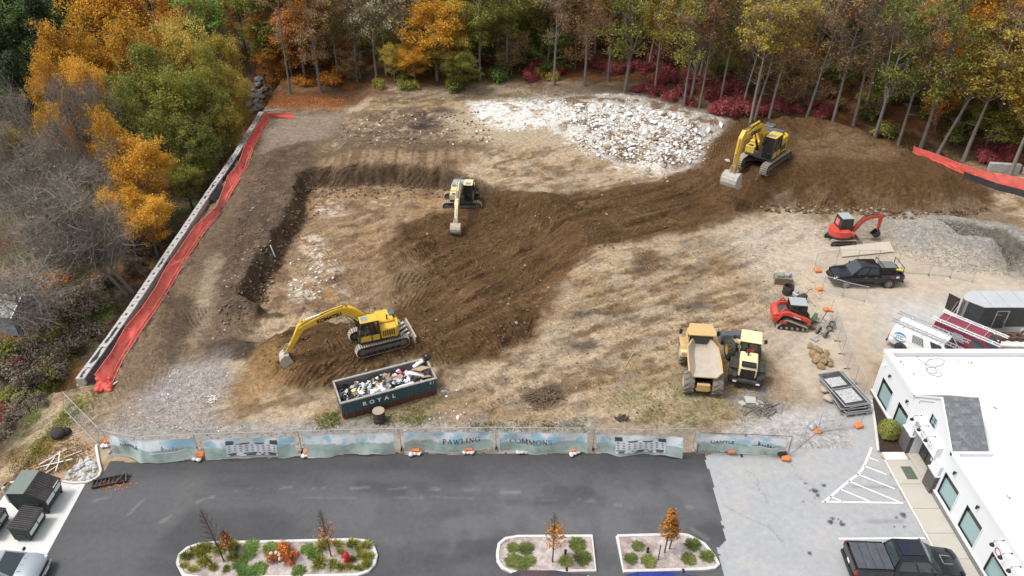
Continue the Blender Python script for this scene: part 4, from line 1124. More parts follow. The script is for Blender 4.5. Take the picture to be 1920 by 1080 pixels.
def bannermat():
 m, nt, b = nodes('banner_print')
 tc = N(nt, 'ShaderNodeTexCoord'); sx = N(nt, 'ShaderNodeSeparateXYZ'); nt.links.new(tc.outputs['Object'], sx.inputs[0])
 n1 = N(nt, 'ShaderNodeTexNoise', Scale=.9, Detail=6.0, Roughness=.6); nt.links.new(tc.outputs['Object'], n1.inputs['Vector'])
 n2 = N(nt, 'ShaderNodeTexNoise', Scale=2.2, Detail=6.0); nt.links.new(tc.outputs['Object'], n2.inputs['Vector'])
 oi = N(nt, 'ShaderNodeObjectInfo')
 cb = N(nt, 'ShaderNodeVectorMath', operation='ADD'); nt.links.new(tc.outputs['Object'], cb.inputs[0]); nt.links.new(oi.outputs['Location'], cb.inputs[1])
 n3 = N(nt, 'ShaderNodeTexNoise', Scale=1.1, Detail=5.0); nt.links.new(cb.outputs[0], n3.inputs['Vector']); nt.links.new(cb.outputs[0], n1.inputs['Vector'])
 sky_ = N(nt, 'ShaderNodeValToRGB'); ramp_set(sky_, [(.42, (.42, .64, .75)), (.52, (.80, .84, .85))]); nt.links.new(n3.outputs[0], sky_.inputs[0])
 hil = N(nt, 'ShaderNodeValToRGB'); ramp_set(hil, [(.3, (.30, .42, .37)), (.5, (.43, .53, .48)), (.7, (.52, .60, .53))]); nt.links.new(n2.outputs[0], hil.inputs[0])
 ad = N(nt, 'ShaderNodeMath', operation='MULTIPLY_ADD'); ad.inputs[1].default_value = .9; nt.links.new(n1.outputs[0], ad.inputs[0]); nt.links.new(sx.outputs[2], ad.inputs[2])
 st = N(nt, 'ShaderNodeMapRange'); st.inputs[1].default_value = 1.52; st.inputs[2].default_value = 1.62; nt.links.new(ad.outputs[0], st.inputs[0])
 mx = N(nt, 'ShaderNodeMix', data_type='RGBA'); nt.links.new(st.outputs[0], mx.inputs[0]); nt.links.new(hil.outputs[0], mx.inputs[6]); nt.links.new(sky_.outputs[0], mx.inputs[7])
 nt.links.new(mx.outputs[2], b.inputs['Base Color']); b.inputs['Roughness'].default_value = .55
 return m
M_banner = bannermat()
M_hem = paint('banner_hem', (.66, .70, .69), .6, .2)
M_prw = paint('print_white', (.80, .82, .84), .6, .05); M_prd = paint('print_dark', (.09, .095, .11), .6, .05); M_prg = paint('print_grey', (.33, .36, .38), .6, .05)
M_lett = paint('print_letters', (.04, .05, .045), .6, .05); M_maroon = paint('print_maroon', (.20, .09, .10), .6, .05)
# a small serif alphabet drawn as strokes: (x0,y0,x1,y1,weight) and bowls, unit height
SER = {'P': ([(.18, 0, .18, 1, .15), (.02, .03, .36, .03, .06), (.02, .97, .3, .97, .06)], [(.30, .74, .30, .23, -90, 90, .13)], .72),
  'A': ([(.12, .03, .42, .97, .07), (.40, .97, .74, .03, .15), (.24, .33, .62, .33, .06), (.0, .03, .26, .03, .05), (.58, .03, .90, .03, .05)], [], .9),
  'W': ([(.08, .97, .34, .03, .14), (.34, .03, .56, .9, .07), (.52, .97, .80, .03, .14), (.80, .03, 1.06, .97, .07), (-.06, .97, .24, .97, .05), (.92, .97, 1.2, .97, .05), (.4, .97, .64, .97, .05)], [], 1.18),
  'L': ([(.18, 0, .18, 1, .15), (.02, .03, .62, .03, .06), (.02, .97, .34, .97, .05), (.60, .03, .62, .26, .06)], [], .7),
  'I': ([(.18, 0, .18, 1, .15), (.02, .03, .34, .03, .05), (.02, .97, .34, .97, .05)], [], .4),
  'N': ([(.16, 0, .16, 1, .06), (.14, .97, .76, .03, .15), (.76, 0, .76, 1, .06), (.02, .97, .2, .97, .05), (.62, .97, .9, .97, .05), (.02, .03, .3, .03, .05)], [], .95),
  'G': ([(.74, .03, .74, .42, .13), (.58, .44, .88, .44, .05), (.72, .72, .74, .96, .05)], [(.48, .5, .42, .48, 50, 310, .13)], .92),
  'C': ([(.74, .68, .76, .96, .05)], [(.48, .5, .42, .48, 45, 315, .13)], .86),
  'O': ([], [(.48, .5, .44, .48, 0, 360, .13)], .98),
  'M': ([(.14, 0, .14, 1, .06), (.14, .97, .52, .06, .14), (.52, .06, .90, .97, .06), (.92, 0, .92, 1, .15), (.0, .03, .28, .03, .05), (.76, .03, 1.08, .03, .05), (.0, .97, .2, .97, .05), (.88, .97, 1.06, .97, .05)], [], 1.14),
  'S': ([(.10, .04, .10, .3, .05), (.58, .74, .58, .97, .05)], [(.34, .74, .24, .24, 30, 265, .11), (.34, .26, .26, .24, -150, 95, .12)], .7)}
def serif_word(word, h, gap=.12):
 """polygons (x,z) for a word, starting at x=0"""
 polys = []; x = 0
 for ch in word:
  lines, bowls, w = SER[ch]
  for x0, y0, x1, y1, t in lines:
   dx, dy = x1 - x0, y1 - y0; L = math.hypot(dx, dy); nx, ny = -dy / L * t / 2, dx / L * t / 2
   polys.append([((x + a) * h, b * h) for a, b in ((x0 + nx, y0 + ny), (x0 - nx, y0 - ny), (x1 - nx, y1 - ny), (x1 + nx, y1 + ny))])
  for cx, cy, rx, ry, a0, a1, t in bowls:
   k = 16
   for i in range(k):
    p0, p1 = R(a0 + (a1 - a0) * i / k), R(a0 + (a1 - a0) * (i + 1) / k)
    def q(p, s):
     tt = t * (.35 + .65 * abs(math.cos(p)))
     return ((x + cx + math.cos(p) * (rx + s * tt / 2)) * h, (cy + math.sin(p) * (ry + s * tt / 2)) * h)
    polys.append([q(p0, -1), q(p0, 1), q(p1, 1), q(p1, -1)])
  x += w + gap
 return polys, (x - gap) * h
def banner(px_top, px_bot, label, what, seed, zt=None):
 """cloth between its top corners (hung on the fence) and its loose bottom edge"""
 g = random.Random(seed)
 bot = [at3(a, b, .10) for a, b in px_bot]
 p0 = bot[0]; p1 = bot[-1]
 d = p1 - p0; L = d.length; ang = math.atan2(d.y, d.x)
 t = thing('banner', label, 'banner', (p0.x, p0.y, 0), group='printed banners on the site fence', rot=(0, 0, ang))
 Minv = Matrix.Rotation(-ang, 4, 'Z') @ Matrix.Translation((-p0.x, -p0.y, 0))
 top = []
 for a, b in px_top:
  u, v = (a - 960) / CAM_F, (b - 540) / CAM_F
  yy = p0.y + .08 + (p1.y - p0.y) * (a - px_top[0][0]) / (px_top[-1][0] - px_top[0][0]) if len(px_top) == 2 else None
  q = at3(a, b, 1.92); top.append(Minv @ q)
 botl = [Minv @ q for q in bot]
 def interp(pl, s):
  k = s * (len(pl) - 1); i = min(int(k), len(pl) - 2); return pl[i].lerp(pl[i + 1], k - i)
 nx, nz = 40, 8; ph = g.uniform(0, 6); v = []
 def surf(s, q):
  a = interp(botl, s).copy(); b = interp(top, s)
  a.z = .16 + .10 * math.sin(s * 7 + ph) - .05 * math.sin(s * 17 + ph)
  a.y -= .16 * (math.sin(s * 9 + ph * 2) * .5 + .5)
  p = a.lerp(b, q)
  p.y += -.07 * math.sin(q * PI) * math.sin(s * 11 + ph) - .03 * math.sin(s * 31 + q * 3)
  return p
 m = MB()
 for i in range(nx + 1):
  for j in range(nz + 1): v.append(surf(i / nx, j / nz))
 f = []
 for i in range(nx):
  for j in range(nz): f.append((i * (nz + 1) + j, (i + 1) * (nz + 1) + j, (i + 1) * (nz + 1) + j + 1, i * (nz + 1) + j + 1))
 m.add(v, f); cl = m.build('banner_cloth', M_banner, t, smooth=80)
 m = MB()
 for (q0, q1) in ((0, .035), (.97, 1.0)):
  vv = []
  for i in range(nx + 1): vv += [surf(i / nx, q0) + Vector((0, -.006, 0)), surf(i / nx, q1) + Vector((0, -.006, 0))]
  m.add(vv, [(2 * i, 2 * i + 2, 2 * i + 3, 2 * i + 1) for i in range(nx)])
 m.build('hem', M_hem, cl)
 def flatpoly(polys, mat, name, off=.012):
  """print polygons given in (s, q) of the cloth onto it"""
  m = MB()
  for pl in polys:
   m.add([surf(a, b) + Vector((0, -off, 0)) for a, b in pl], [tuple(range(len(pl)))])
  return m.build(name, mat, cl, flat=True)
 def rect(a, b, c, d): return [(a, c), (b, c), (b, d), (a, d)]
 def strips(a, b, c, d, n=8):
  k = max(1, int((d - c) / .07)); return [rect(a + (b - a) * i / n, a + (b - a) * (i + 1) / n, c + (d - c) * j / k, c + (d - c) * (j + 1) / k) for i in range(n) for j in range(k)]
 Hh = 1.8
 if what == 'house':
  x0, x1 = (.22, .80) if seed % 2 else (.34, .86)
  if seed == 2: x0, x1 = .25, .80
  w = x1 - x0
  flatpoly(strips(x0, x1, .12, .67, 24) + [[(x0 + w * c - w * .07, .66), (x0 + w * c + w * .07, .66), (x0 + w * c, .84)] for c in (.2, .5, .8)], M_prw, 'printed_house', .022)
  flatpoly(strips(x0 - .005, x1 + .005, .66, .73, 20) + strips(x0 - .005, x0 + w * .14, .70, .86, 4) + strips(x1 - w * .14, x1 + .005, .70, .86, 4), M_prd, 'printed_roof', .016)
  wn_ = []
  for r_ in range(3):
   for k in range(9): c = x0 + w * (k + .5) / 9; wn_.append(rect(c - w * .022, c + w * .022, .34 + r_ * .115, .40 + r_ * .115))
  setting(flatpoly(wn_, M_prg, 'printed_windows', .034), 'stuff')
  flatpoly([rect(x0 + w * a, x0 + w * b, .14, .20) for a, b in ((.06, .18), (.38, .56), (.66, .74), (.82, .96))] + [rect(x0 + w * a, x0 + w * b, .22, .27) for a, b in ((.02, .2), (.33, .6), (.62, .76), (.8, .98))], M_prd, 'printed_shopfront', .034)
 elif what == 'logo':
  s0 = .12 if seed == 1 else .10
  ch = 'UANTLE'
  me = text_mesh('logo_lettering', ch, .40, M_maroon, .001, .006)
  span = .32; ws = max(v_.co.x for v_ in me.vertices) - min(v_.co.x for v_ in me.vertices); mn = min(v_.co.x for v_ in me.vertices)
  for v_ in me.vertices:
   p = surf(s0 + .06 + (v_.co.x - mn) / ws * (span - .06), .60 + v_.co.y / Hh); v_.co = p + Vector((0, -.022, 0))
  link('logo_lettering', me, cl)
  k = 14
  flatpoly([[(s0 + .028 + .024 * math.cos(2 * PI * i / k), .60 + .085 * math.sin(2 * PI * i / k)) for i in range(k)]], M_prw, 'logo_disc', .014)
  flatpoly(strips(.60, .92, .42, .46, 12), M_prw, 'printed_line', .014)
  flatpoly([rect(.70 + .03 * k, .716 + .03 * k, .50, .60 + .06 * (k % 3 == 0)) for k in range(5)] + strips(.62, .88, .48, .50, 8) + [rect(.69, .70, .50, .74)], M_prg if seed == 1 else M_prd, 'printed_skyline', .014)
 elif what in ('PAWLING', 'COMMONS'):
  polys, wd = serif_word(what, 1.0)
  s0, s1 = (.44, .88) if what == 'PAWLING' else (.115, .60)
  hq = .235
  flatpoly([[(s0 + a / wd * (s1 - s0), .44 + b * hq) for a, b in pl] for pl in polys], M_lett, 'lettering', .02)
 return t
BAN = [([(204, 816), (262, 826), (366, 822)], [(215, 848), (266, 866), (368, 862)], 'banner bent round a corner at the left end with maroon logo lettering', 'logo', 1),
  ([(380, 824), (552, 817)], [(386, 862), (556, 854)], 'banner with a printed white building, second from the left', 'house', 2),
  ([(569, 816), (738, 811)], [(578, 856), (741, 849)], 'blank landscape banner of sky and green hills, no lettering', 'plain', 5),
  ([(757, 811), (920, 809)], [(760, 846), (921, 846)], 'landscape banner reading PAWLING', 'PAWLING', 4),
  ([(936, 811), (1101, 812)], [(938, 847), (1101, 849)], 'landscape banner reading COMMONS', 'COMMONS', 7),
  ([(1118, 813), (1281, 819)], [(1119, 848), (1279, 857)], 'banner with a printed white building and one folded corner, right of the lettering', 'house', 9),
  ([(1306, 813), (1476, 822)], [(1306, 845), (1470, 854)], 'banner behind tube frames at the right end with maroon logo lettering', 'logo', 6)]
for a in BAN: banner(*a)
# the fence behind them
fp = [(204, 850), (262, 862), (372, 857), (470, 854), (565, 851), (660, 848), (752, 846), (840, 845), (930, 844), (1020, 845), (1112, 846), (1205, 849), (1300, 846)]
for i in range(len(fp) - 1):
 a = at3(*fp[i], .1) + Vector((0, .22, 0)); b = at3(*fp[i + 1], .1) + Vector((0, .22, 0))
 fence_panel(a, b, 1.82, 'galvanised fence panel behind the printed banners, %s' % (('%s of twelve' % ORD[i]) if i < 6 else ('%s of twelve' % ORD[11 - i].replace('left', 'right'))), group='fence panels carrying the banners', mids=0)
for i, (a, b, l) in enumerate([((1306, 847), (1388, 850), 'dark framed fence panel in front of the last banner, left half'), ((1390, 850), (1474, 854), 'dark framed fence panel in front of the last banner, right half')]):
 fence_panel(at3(*a, .02) + Vector((0, -.1, 0)), at3(*b, .02) + Vector((0, -.1, 0)), 1.8, l, mids=1, mat=paint('dark_tube', (.09, .09, .095), .5, .3, metal=.3))
fence_panel(P(1477, 856), P(1531, 812), 1.8, 'chain link panel slanting away from the right end of the banners', mids=1)
fence_panel(P(1533, 812), P(1612, 800), 1.0, 'low chain link panel between the orange blocks on the grey asphalt', mids=1)
fb = [(1555, 592), (1562, 617), (1570, 640), (1578, 664), (1588, 692), (1601, 720), (1616, 748)]
for i in range(6): fence_panel(P(*fb[i + 1]), P(*fb[i]), 1.7, 'chain link fence panel beside the green cart and panel stack, %s in the row' % (['farthest', 'second farthest', 'third farthest', 'third nearest', 'second nearest', 'nearest'][i]), mids=0, group='chain link panels in the yard row')
fc = [(1526, 506), (1566, 499), (1604, 499), (1642, 500), (1680, 505)]
for i in range(4): fence_panel(P(*fc[i]), P(*fc[i + 1]), 1.7, 'chain link fence panel behind the parked black pickup, %s' % ORD[i] if i < 3 else 'chain link fence panel behind the pickup, at its tailgate', mids=0, group='chain link panels behind the pickup')
fd = [(1687, 512), (1741, 516), (1781, 520), (1822, 530)]
for i in range(3): fence_panel(P(*fd[i]), P(*fd[i + 1]), 1.1, 'low chain link fence panel in front of the gravel heap, %s' % ORD[i], mids=0, group='chain link panels by the gravel heap')
fence_panel(P(1541, 545), P(1578, 556), 1.5, 'chain link fence panel in front of the black pickup bonnet', mids=0); fence_panel(P(1580, 557), P(1620, 566), 1.5, 'chain link fence panel in front of the black pickup doors', mids=0)
fence_panel(P(120, 770), P(186, 838), 1.5, 'dark sheeted fence panel leaning at the left end of the banners', lean=-.25, mids=1)
# weights on the fence feet
M_orange = paint('orange_plastic', (.72, .19, .05), .55, .35, (.45, .25, .15), 5); M_bag = paint('white_sandbag', (.62, .61, .59), .8, .35, (.4, .36, .3), 4)
wl = [(204, 833, 'orange block and white bag at the left end of the banners'), (375, 859, 'orange block with white bag between the first two banners'), (577, 853, 'orange block and bag at the gap left of the blank banner'),
  (779, 849, 'orange block on white bags under the left part of the PAWLING banner'), (878, 847, 'orange block on white bags under the PAWLING lettering'), (979, 846, 'orange block on white bags under the COMMONS lettering'), (1076, 848, 'orange block on white bag under the right end of the COMMONS banner'),
  (1369, 851, 'orange block with dark bag in front of the last banner'), (1471, 862, 'orange blocks at the right end corner of the last banner'), (1529, 812, 'orange block beside a grey base on the asphalt, under the slanting panel'), (1608, 801, 'flat orange block on the asphalt nearest the white building'),
  (1532, 510, 'orange block in front of the parked black pickup'), (1534, 545, 'orange block at the corner of the yard fence near the pickup'), (1549, 583, 'orange block beside the green cart')]
for i, (px, py, lb) in enumerate(wl):
 q = P(px, py) if i in (0,) or i > 10 else at3(px, py, .03)
 t = thing('fence_weight', lb, 'fence weight', q, rnd.uniform(-.3, .3), 'orange weights on the fence feet')
 m = MB(); m.box((.05, .02, .30 if i < 8 else .16), (.55, .42, .26), (rnd.uniform(-.2, .2), rnd.uniform(-.2, .2), 0)); m.build('orange_bag', M_orange, t, bevel=.07)
 if i < 7:
  for k in range(3 if i > 2 else 2):
   m = MB(); m.rock((-.25 + .25 * k, -.18 + rnd.uniform(-.08, .08), .14), .21, 50 + i * 5 + k, .62, 2); m.build('white_bag', M_bag, t, smooth=70)
 elif i in (7, 8, 9):
  m = MB(); m.rock((-.2, .25, .3), .32, 90 + i, .8, 2); m.build('dark_bag', M_fabric if i != 9 else M_galv, t, smooth=70)
# ------------------------------------------------------------------ machines
M_yel = paint('machine_yellow', (.66, .43, .035), .45, .42, (.30, .21, .12), 2.2)
M_pyel = paint('faded_yellow', (.76, .65, .36), .5, .4, (.42, .33, .22), 2.2)
M_oyel = paint('dumper_yellow', (.55, .36, .13), .55, .6, (.40, .31, .20), 1.8)
M_cyel = paint('bright_yellow', (.68, .42, .02), .42, .36, (.30, .21, .12), 2.2)
M_dark = paint('machine_black', (.02, .02, .022), .55, .4, (.14, .11, .08), 3)
M_steel = paint('worn_steel', (.36, .33, .29), .5, .5, (.25, .18, .12), 4, metal=.3)
M_bucket = paint('bucket_steel', (.46, .41, .34), .5, .55, (.20, .14, .09), 3)
M_shoe = paint('track_shoe', (.44, .40, .34), .6, .4, (.20, .14, .09), 5, metal=.2)
M_rubber = paint('tyre_rubber', (.035, .034, .034), .85, .55, (.20, .165, .125), 4)
M_rubberd = paint('dusty_tyre', (.17, .15, .125), .9, .5, (.27, .23, .18), 3)
M_chrome = paint('cylinder_rod', (.6, .6, .6), .2, .1, metal=.9)
M_glass = glassy('cab_glass', (.015, .018, .02), .05, .7)
M_kub = paint('machine_orange_red', (.56, .045, .028), .4, .3, (.35, .22, .15), 3)
M_roofg = paint('roof_grey', (.30, .34, .37), .45, .35, (.40, .37, .33), 3)
M_bluedk = paint('engine_cover_dark', (.055, .07, .09), .35, .35, (.28, .27, .26), 3)
def track_parts(parent, y, L, Hh, Wd, pad=.17, mat=M_shoe, shape=None, zoff=0, M0=None, rubber=False):
 """a crawler: shoes round a belt, the side frame with rollers, end wheels"""
 r = Hh / 2
 if shape is None:
  pts = []
  for i in range(13): a = -PI / 2 + PI * i / 12; pts.append((L / 2 - r + math.cos(a) * r, r + math.sin(a) * r))
  for i in range(13): a = PI / 2 + PI * i / 12; pts.append((-L / 2 + r + math.cos(a) * r, r + math.sin(a) * r))
 else: pts = shape
 pts = [(x, z + zoff) for x, z in pts]
 n = len(pts); seg = [math.hypot(pts[(i + 1) % n][0] - pts[i][0], pts[(i + 1) % n][1] - pts[i][1]) for i in range(n)]
 per = sum(seg); k = int(per / pad)
 m = MB(M0)
 cx = sum(p[0] for p in pts) / n; cz = sum(p[1] for p in pts) / n
 ri = [(cx + (x - cx) * .93, cz + (z - cz) * .86) for x, z in pts]
 v = []
 for (x, z), (a, b) in zip(pts, ri): v += [(x, y - Wd / 2, z), (x, y + Wd / 2, z), (a, y + Wd / 2, b), (a, y - Wd / 2, b)]
 f = []
 for i in range(n):
  j = (i + 1) % n
  for q in range(4): f.append((i * 4 + q, i * 4 + (q + 1) % 4, j * 4 + (q + 1) % 4, j * 4 + q))
 m.add(v, f); belt = m.build('track', M_dark, parent, smooth=50)
 sh = MB(M0); i = 0; acc = 0
 for q in range(k):
  s = (q + .5) * per / k
  while acc + seg[i] < s: acc += seg[i]; i += 1
  t = (s - acc) / seg[i]; a = pts[i]; b = pts[(i + 1) % n]
  ang = math.atan2(b[1] - a[1], b[0] - a[0])
  x, z = a[0] + (b[0] - a[0]) * t, a[1] + (b[1] - a[1]) * t
  nx, nz = math.sin(ang), -math.cos(ang)
  sh.box((x + nx * .015, y, z + nz * .015), (per / k * .70, Wd + .02, .04), (0, -ang, 0))
  sh.box((x + nx * .045, y, z + nz * .045), (per / k * .22, Wd, .05), (0, -ang, 0))
 setting(sh.build('shoe', mat, belt, flat=True), 'stuff')
 fr = MB(M0)
 if shape is None:
  fr.bx(-L / 2 + r * 1.5, L / 2 - r * 1.5, y - Wd * .40, y + Wd * .40, zoff + r * .55, zoff + r * 1.25)
  fr.build('track_frame', paint('track_frame_paint', (.10, .085, .07), .7, .6, (.2, .15, .1), 4), belt, bevel=.02)
  for x, nm in ((L / 2 - r, 'idler'), (-L / 2 + r, 'sprocket')):
   w = MB(M0); w.lathe([(r * .6, -Wd * .5), (r * .64, -Wd * .2), (r * .64, Wd * .2), (r * .6, Wd * .5)], 16, (x, y, zoff + r), 'y')
   w.lathe([(r * .35, -Wd * .54), (r * .35, Wd * .54)], 12, (x, y, zoff + r), 'y'); w.build(nm, paint('track_frame_paint', (.10, .085, .07), .7, .6, (.2, .15, .1), 4), belt)
  w = MB(M0); kk = max(4, int(L / .55))
  for q in range(kk): w.lathe([(r * .34, -Wd * .42), (r * .34, Wd * .42)], 10, (-L / 2 + r * 1.5 + (L - 3 * r) * q / (kk - 1), y, zoff + r * .36), 'y')
  setting(w.build('roller', M_dark, belt), 'stuff')
 else:
  fr.prism([(cx + (x - cx) * .80, cz + (z - cz) * .70) for x, z in pts], y - Wd * .3, y + Wd * .3, 'y'); fr.build('track_frame', M_dark, belt)
  w = MB(M0); zs = min(p[1] for p in pts); x0, x1 = min(p[0] for p in pts), max(p[0] for p in pts)
  for q in range(5): w.lathe([(.11, -Wd * .52), (.11, Wd * .52)], 10, (x0 + .3 + (x1 - x0 - .6) * q / 4, y, zs + .17), 'y')
  setting(w.build('roller', M_steel, belt), 'stuff')
 return belt
def cylinder(parent, a, b, r, M0=None, split=.6, mat=None, yo=0):
 a = Vector((a[0], yo, a[1])); b = Vector((b[0], yo, b[1])); c = a.lerp(b, split)
 m = MB(M0); m.tube(a, c, r, n=10); o = m.build('hydraulic_cylinder', mat or M_dark, parent)
 m = MB(M0); m.tube(c, b, r * .55, n=8); m.build('rod', M_chrome, o)
def bucket(parent, hinge, ang, s, w, mat, M0=None, teeth=5):
 """digging bucket hung at its hinge; ang turns it in the boom plane"""
 ca, sa = math.cos(ang), math.sin(ang)
 def T(x, z): x = -x; return (hinge[0] + (x * ca - z * sa) * s, hinge[1] + (x * sa + z * ca) * s)
 outer = [(.16, .10), (-.16, .12), (-.42, -.02), (-.60, -.28), (-.62, -.58), (-.46, -.86), (-.18, -1.0), (.12, -1.02), (.40, -.98)]
 inner = [(.40, -.95), (.10, -.96), (-.16, -.94), (-.42, -.80), (-.55, -.57), (-.53, -.30), (-.37, -.07), (-.13, .06), (.16, .05)]
 m = MB(M0); n = len(outer)
 for i in range(n - 1):
  q = [outer[i], outer[i + 1], inner[n - 2 - i], inner[n - 1 - i]]
  m.prism([T(*p) for p in q], -w / 2, w / 2, 'y')
 side = outer + [(.30, -.5)]
 for y in (-w / 2, w / 2 - .03): m.prism([T(*p) for p in side], y - .004, y + .034, 'y')
 for i in (2, 4, 6):
  a, b = T(*outer[i]), T(*outer[i + 1]); m.bar(((a[0] + b[0]) / 2, -w / 2, (a[1] + b[1]) / 2), ((a[0] + b[0]) / 2, w / 2, (a[1] + b[1]) / 2), .05)
 o = m.build('bucket', mat, parent, smooth=40)
 m = MB(M0)
 for k in range(teeth):
  y = -w / 2 + .06 + (w - .12) * k / (teeth - 1); a, b = T(.38, -.965), T(.62, -.95)
  m.bar((a[0], y, a[1]), (b[0], y, b[1]), .09 * s + .02, .06)
 setting(m.build('teeth', M_steel, o), 'stuff')
 m = MB(M0)
 for y in (-w * .22, w * .22): m.prism([T(*p) for p in [(.18, .08), (.14, .30), (-.02, .34), (-.22, .12)]][::-1], y - .03, y + .03, 'y')
 m.build('bucket_ears', mat, o)
 return o
def cab(parent, x0, x1, y0, y1, z0, z1, mat, roofmat, M0=None, slant=.18, back=.05, roofw=True, post=M_dark, hatch=True, seat=True):
 """operator's cab: floor, corner posts, panes, roof"""
 A = [(x1, y0, z0), (x1, y1, z0), (x0, y1, z0), (x0, y0, z0)]
 T_ = [(x1 - slant, y0 + .03, z1), (x1 - slant, y1 - .03, z1), (x0 + back, y1 - .03, z1), (x0 + back, y0 + .03, z1)]
 m = MB(M0); m.bx(x0, x1, y0, y1, z0 - .1, z0)
 for a, b in zip(A, T_): m.bar(a, b, .085)
 for i in range(4): m.bar(A[i], A[(i + 1) % 4], .08); m.bar(T_[i], T_[(i + 1) % 4], .08)
 mid = (x0 + x1) / 2 - .15
 for y, yt in ((y0, y0 + .03), (y1, y1 - .03)): m.bar((mid, y, z0), (mid, yt, z1), .07)
 c = m.build('cab', post, parent)
 for i in range(4):
  a, b = A[i], A[(i + 1) % 4]; d, e = T_[(i + 1) % 4], T_[i]
  m = MB(M0); m.panel(a, b, d, e, .04, .96, .05 if i in (0,) else .30, .95, .0, .01); m.build('window', M_seethru if seat == 'open' else M_glass, c)
  if i: m = MB(M0); m.panel(a, b, d, e, .03, .97, .0, .30, .012, .03); m.build('cab_panel', mat, c)
 m = MB(M0); m.bx(x0 + back - .05, x1 - slant + .06, y0 - .01, y1 + .01, z1 + .02, z1 + .11); rf = m.build('cab_roof', roofmat, c, bevel=.04)
 if hatch: m = MB(M0); m.bx(x1 - slant - .55, x1 - slant - .05, y0 + .18, y1 - .18, z1 + .111, z1 + .125); m.build('roof_hatch', glassy('hatch_glass', (.20, .26, .31), .15), rf)
 if seat:
  m = MB(M0); m.bx(x0 + .35, x0 + .85, y0 + .2, y1 - .2, z0 + .3, z0 + .48); m.bx(x0 + .25, x0 + .4, y0 + .22, y1 - .22, z0 + .4, z0 + 1.15); m.build('seat', M_dark, c, bevel=.03)
 return c
def seethru():
 m, nt, b = nodes('open_glass')
 b.inputs['Base Color'].default_value = (.05, .06, .06, 1); b.inputs['Roughness'].default_value = .05; b.inputs['Alpha'].default_value = .25
 return m
M_seethru = seethru()
def excavator(label, loc, heading, yaw, s, body, pose, blade=False, lettering=None, w_pad=.18, bw=1.1, cover=None, seat=True, tilt=(0, 0), tl=4.1, stripes=False, tail=.85, eh=0):
 t = thing('excavator', label, 'excavator', loc, rot=Euler((tilt[0], tilt[1], heading)), group='yellow excavators')
 S0 = Matrix.Scale(s, 4)
 Hs = Matrix.Rotation(yaw, 4, 'Z') @ S0
 for y in (-1.12, 1.12): track_parts(t, y, tl, .86, .56, w_pad, M0=S0)
 m = MB(S0); m.bx(-.7, .7, -.9, .9, .42, .72); m.bar((-1.3, -1, .5), (1.3, 1, .5), .3); m.bar((-1.3, 1, .5), (1.3, -1, .5), .3); m.lathe([(.62, .7), (.62, .98)], 20); m.build('undercarriage', M_dark, t)
 if blade:
  m = MB(S0); m.prism([(-2.62, .02), (-2.50, .05), (-2.46, .3), (-2.56, .62), (-2.66, .66), (-2.58, .3)], -1.35, 1.35, 'y'); m.bar((-1.6, .55, .45), (-2.5, .7, .3), .14); m.bar((-1.6, -.55, .45), (-2.5, -.7, .3), .14)
  m.build('blade', M_bucket, t)
  m = MB(S0)
  for k in range(4): m.box((-1.95, -.75 + k * .5, .60), (.7, .2, .03), (0, .3, .2))
  m.build('track_step', paint('striped_white', (.6, .6, .58), .6, .4), t)
 # house
 m = MB(Hs); m.bx(-1.5, 1.35, -1.22, 1.22, 1.0, 1.14); m.bx(.4, 1.5, -.32, .28, 1.0, 1.5); m.build('deck', M_dark, t, bevel=.02)
 arc = [(-1.15 - math.cos(a) * tail, math.sin(a) * 1.25) for a in [R(90 - 15 * i) for i in range(13)]]
 m = MB(Hs); m.prism([(x, y) for x, y in arc][::-1], 1.02, 1.95 + eh, 'z'); m.build('counterweight', body, t, bevel=.07)
 m = MB(Hs); m.prism([(-1.32, -1.22), (.12, -1.22), (.12, .36), (-.02, .36), (-.02, 1.22), (-1.32, 1.22)], 1.141, 2.02 + eh, 'z'); eng = m.build('engine_housing', body, t, bevel=.06)
 m = MB(Hs); m.bx(-1.25, -.05, -1.1, .9 if eh else .5, 2.021 + eh, (2.20 if cover is None else 2.34) + eh); m.build('engine_cover', cover or body, eng, bevel=.05)
 m = MB(Hs); m.bx(-1.15 - tail * .65, -1.0, -.95, -.1, 1.96 + eh, 2.30 + eh * 1.4); m.build('intake_box', M_bluedk, eng, bevel=.04)
 m = MB(Hs); m.tube((-.75, .3, 2.1), (-.75, .3, 2.62), .06, n=8); m.build('exhaust', M_dark, eng)
 m = MB(Hs)
 for k in range(6): m.bx(-1.1 + k * .16, -1.0 + k * .16, 1.221, 1.232, 1.35, 1.85)
 setting(m.build('grille', M_dark, eng), 'stuff')
 m = MB(Hs); m.bx(.121, 1.32, -1.22, -.42, 1.141, 1.78); m.bx(.121, .6, -1.2, -.42, 1.781, 1.98); m.build('tank', body, t, bevel=.06)
 m = MB(Hs); m.bx(1.0, 1.30, -1.0, -.6, 1.79, 1.81); m.build('tank_cap', M_dark, t)
 m = MB(Hs)
 m.path([(1.25, -1.15, 1.78), (1.25, -1.15, 2.5), (.2, -1.15, 2.75), (-.6, -1.12, 2.75), (-.6, -1.12, 2.0)], .022, 5); m.path([(.3, -1.15, 2.0), (.3, -1.15, 2.72)], .02, 5); m.build('handrail', M_dark, t)
 cb = cab(t, .0, 1.62, .32, 1.24, 1.16, 2.86, body, body, Hs, slant=.28, seat=seat)
 m = MB(Hs); m.bar((1.45, 1.3, 2.4), (1.5, 1.5, 2.4), .03); m.box((1.5, 1.52, 2.3), (.06, .14, .34)); m.build('mirror', M_dark, cb)
 if stripes:
  m = MB(Hs); m.box((1.68, .78, 1.75), (.03, .5, .3)); m.build('notice', M_sign, cb)
 # boom, stick, bucket
 bp, bh = pose['boom'], pose['bh']
 k = len(bp); fine = []; fh = []
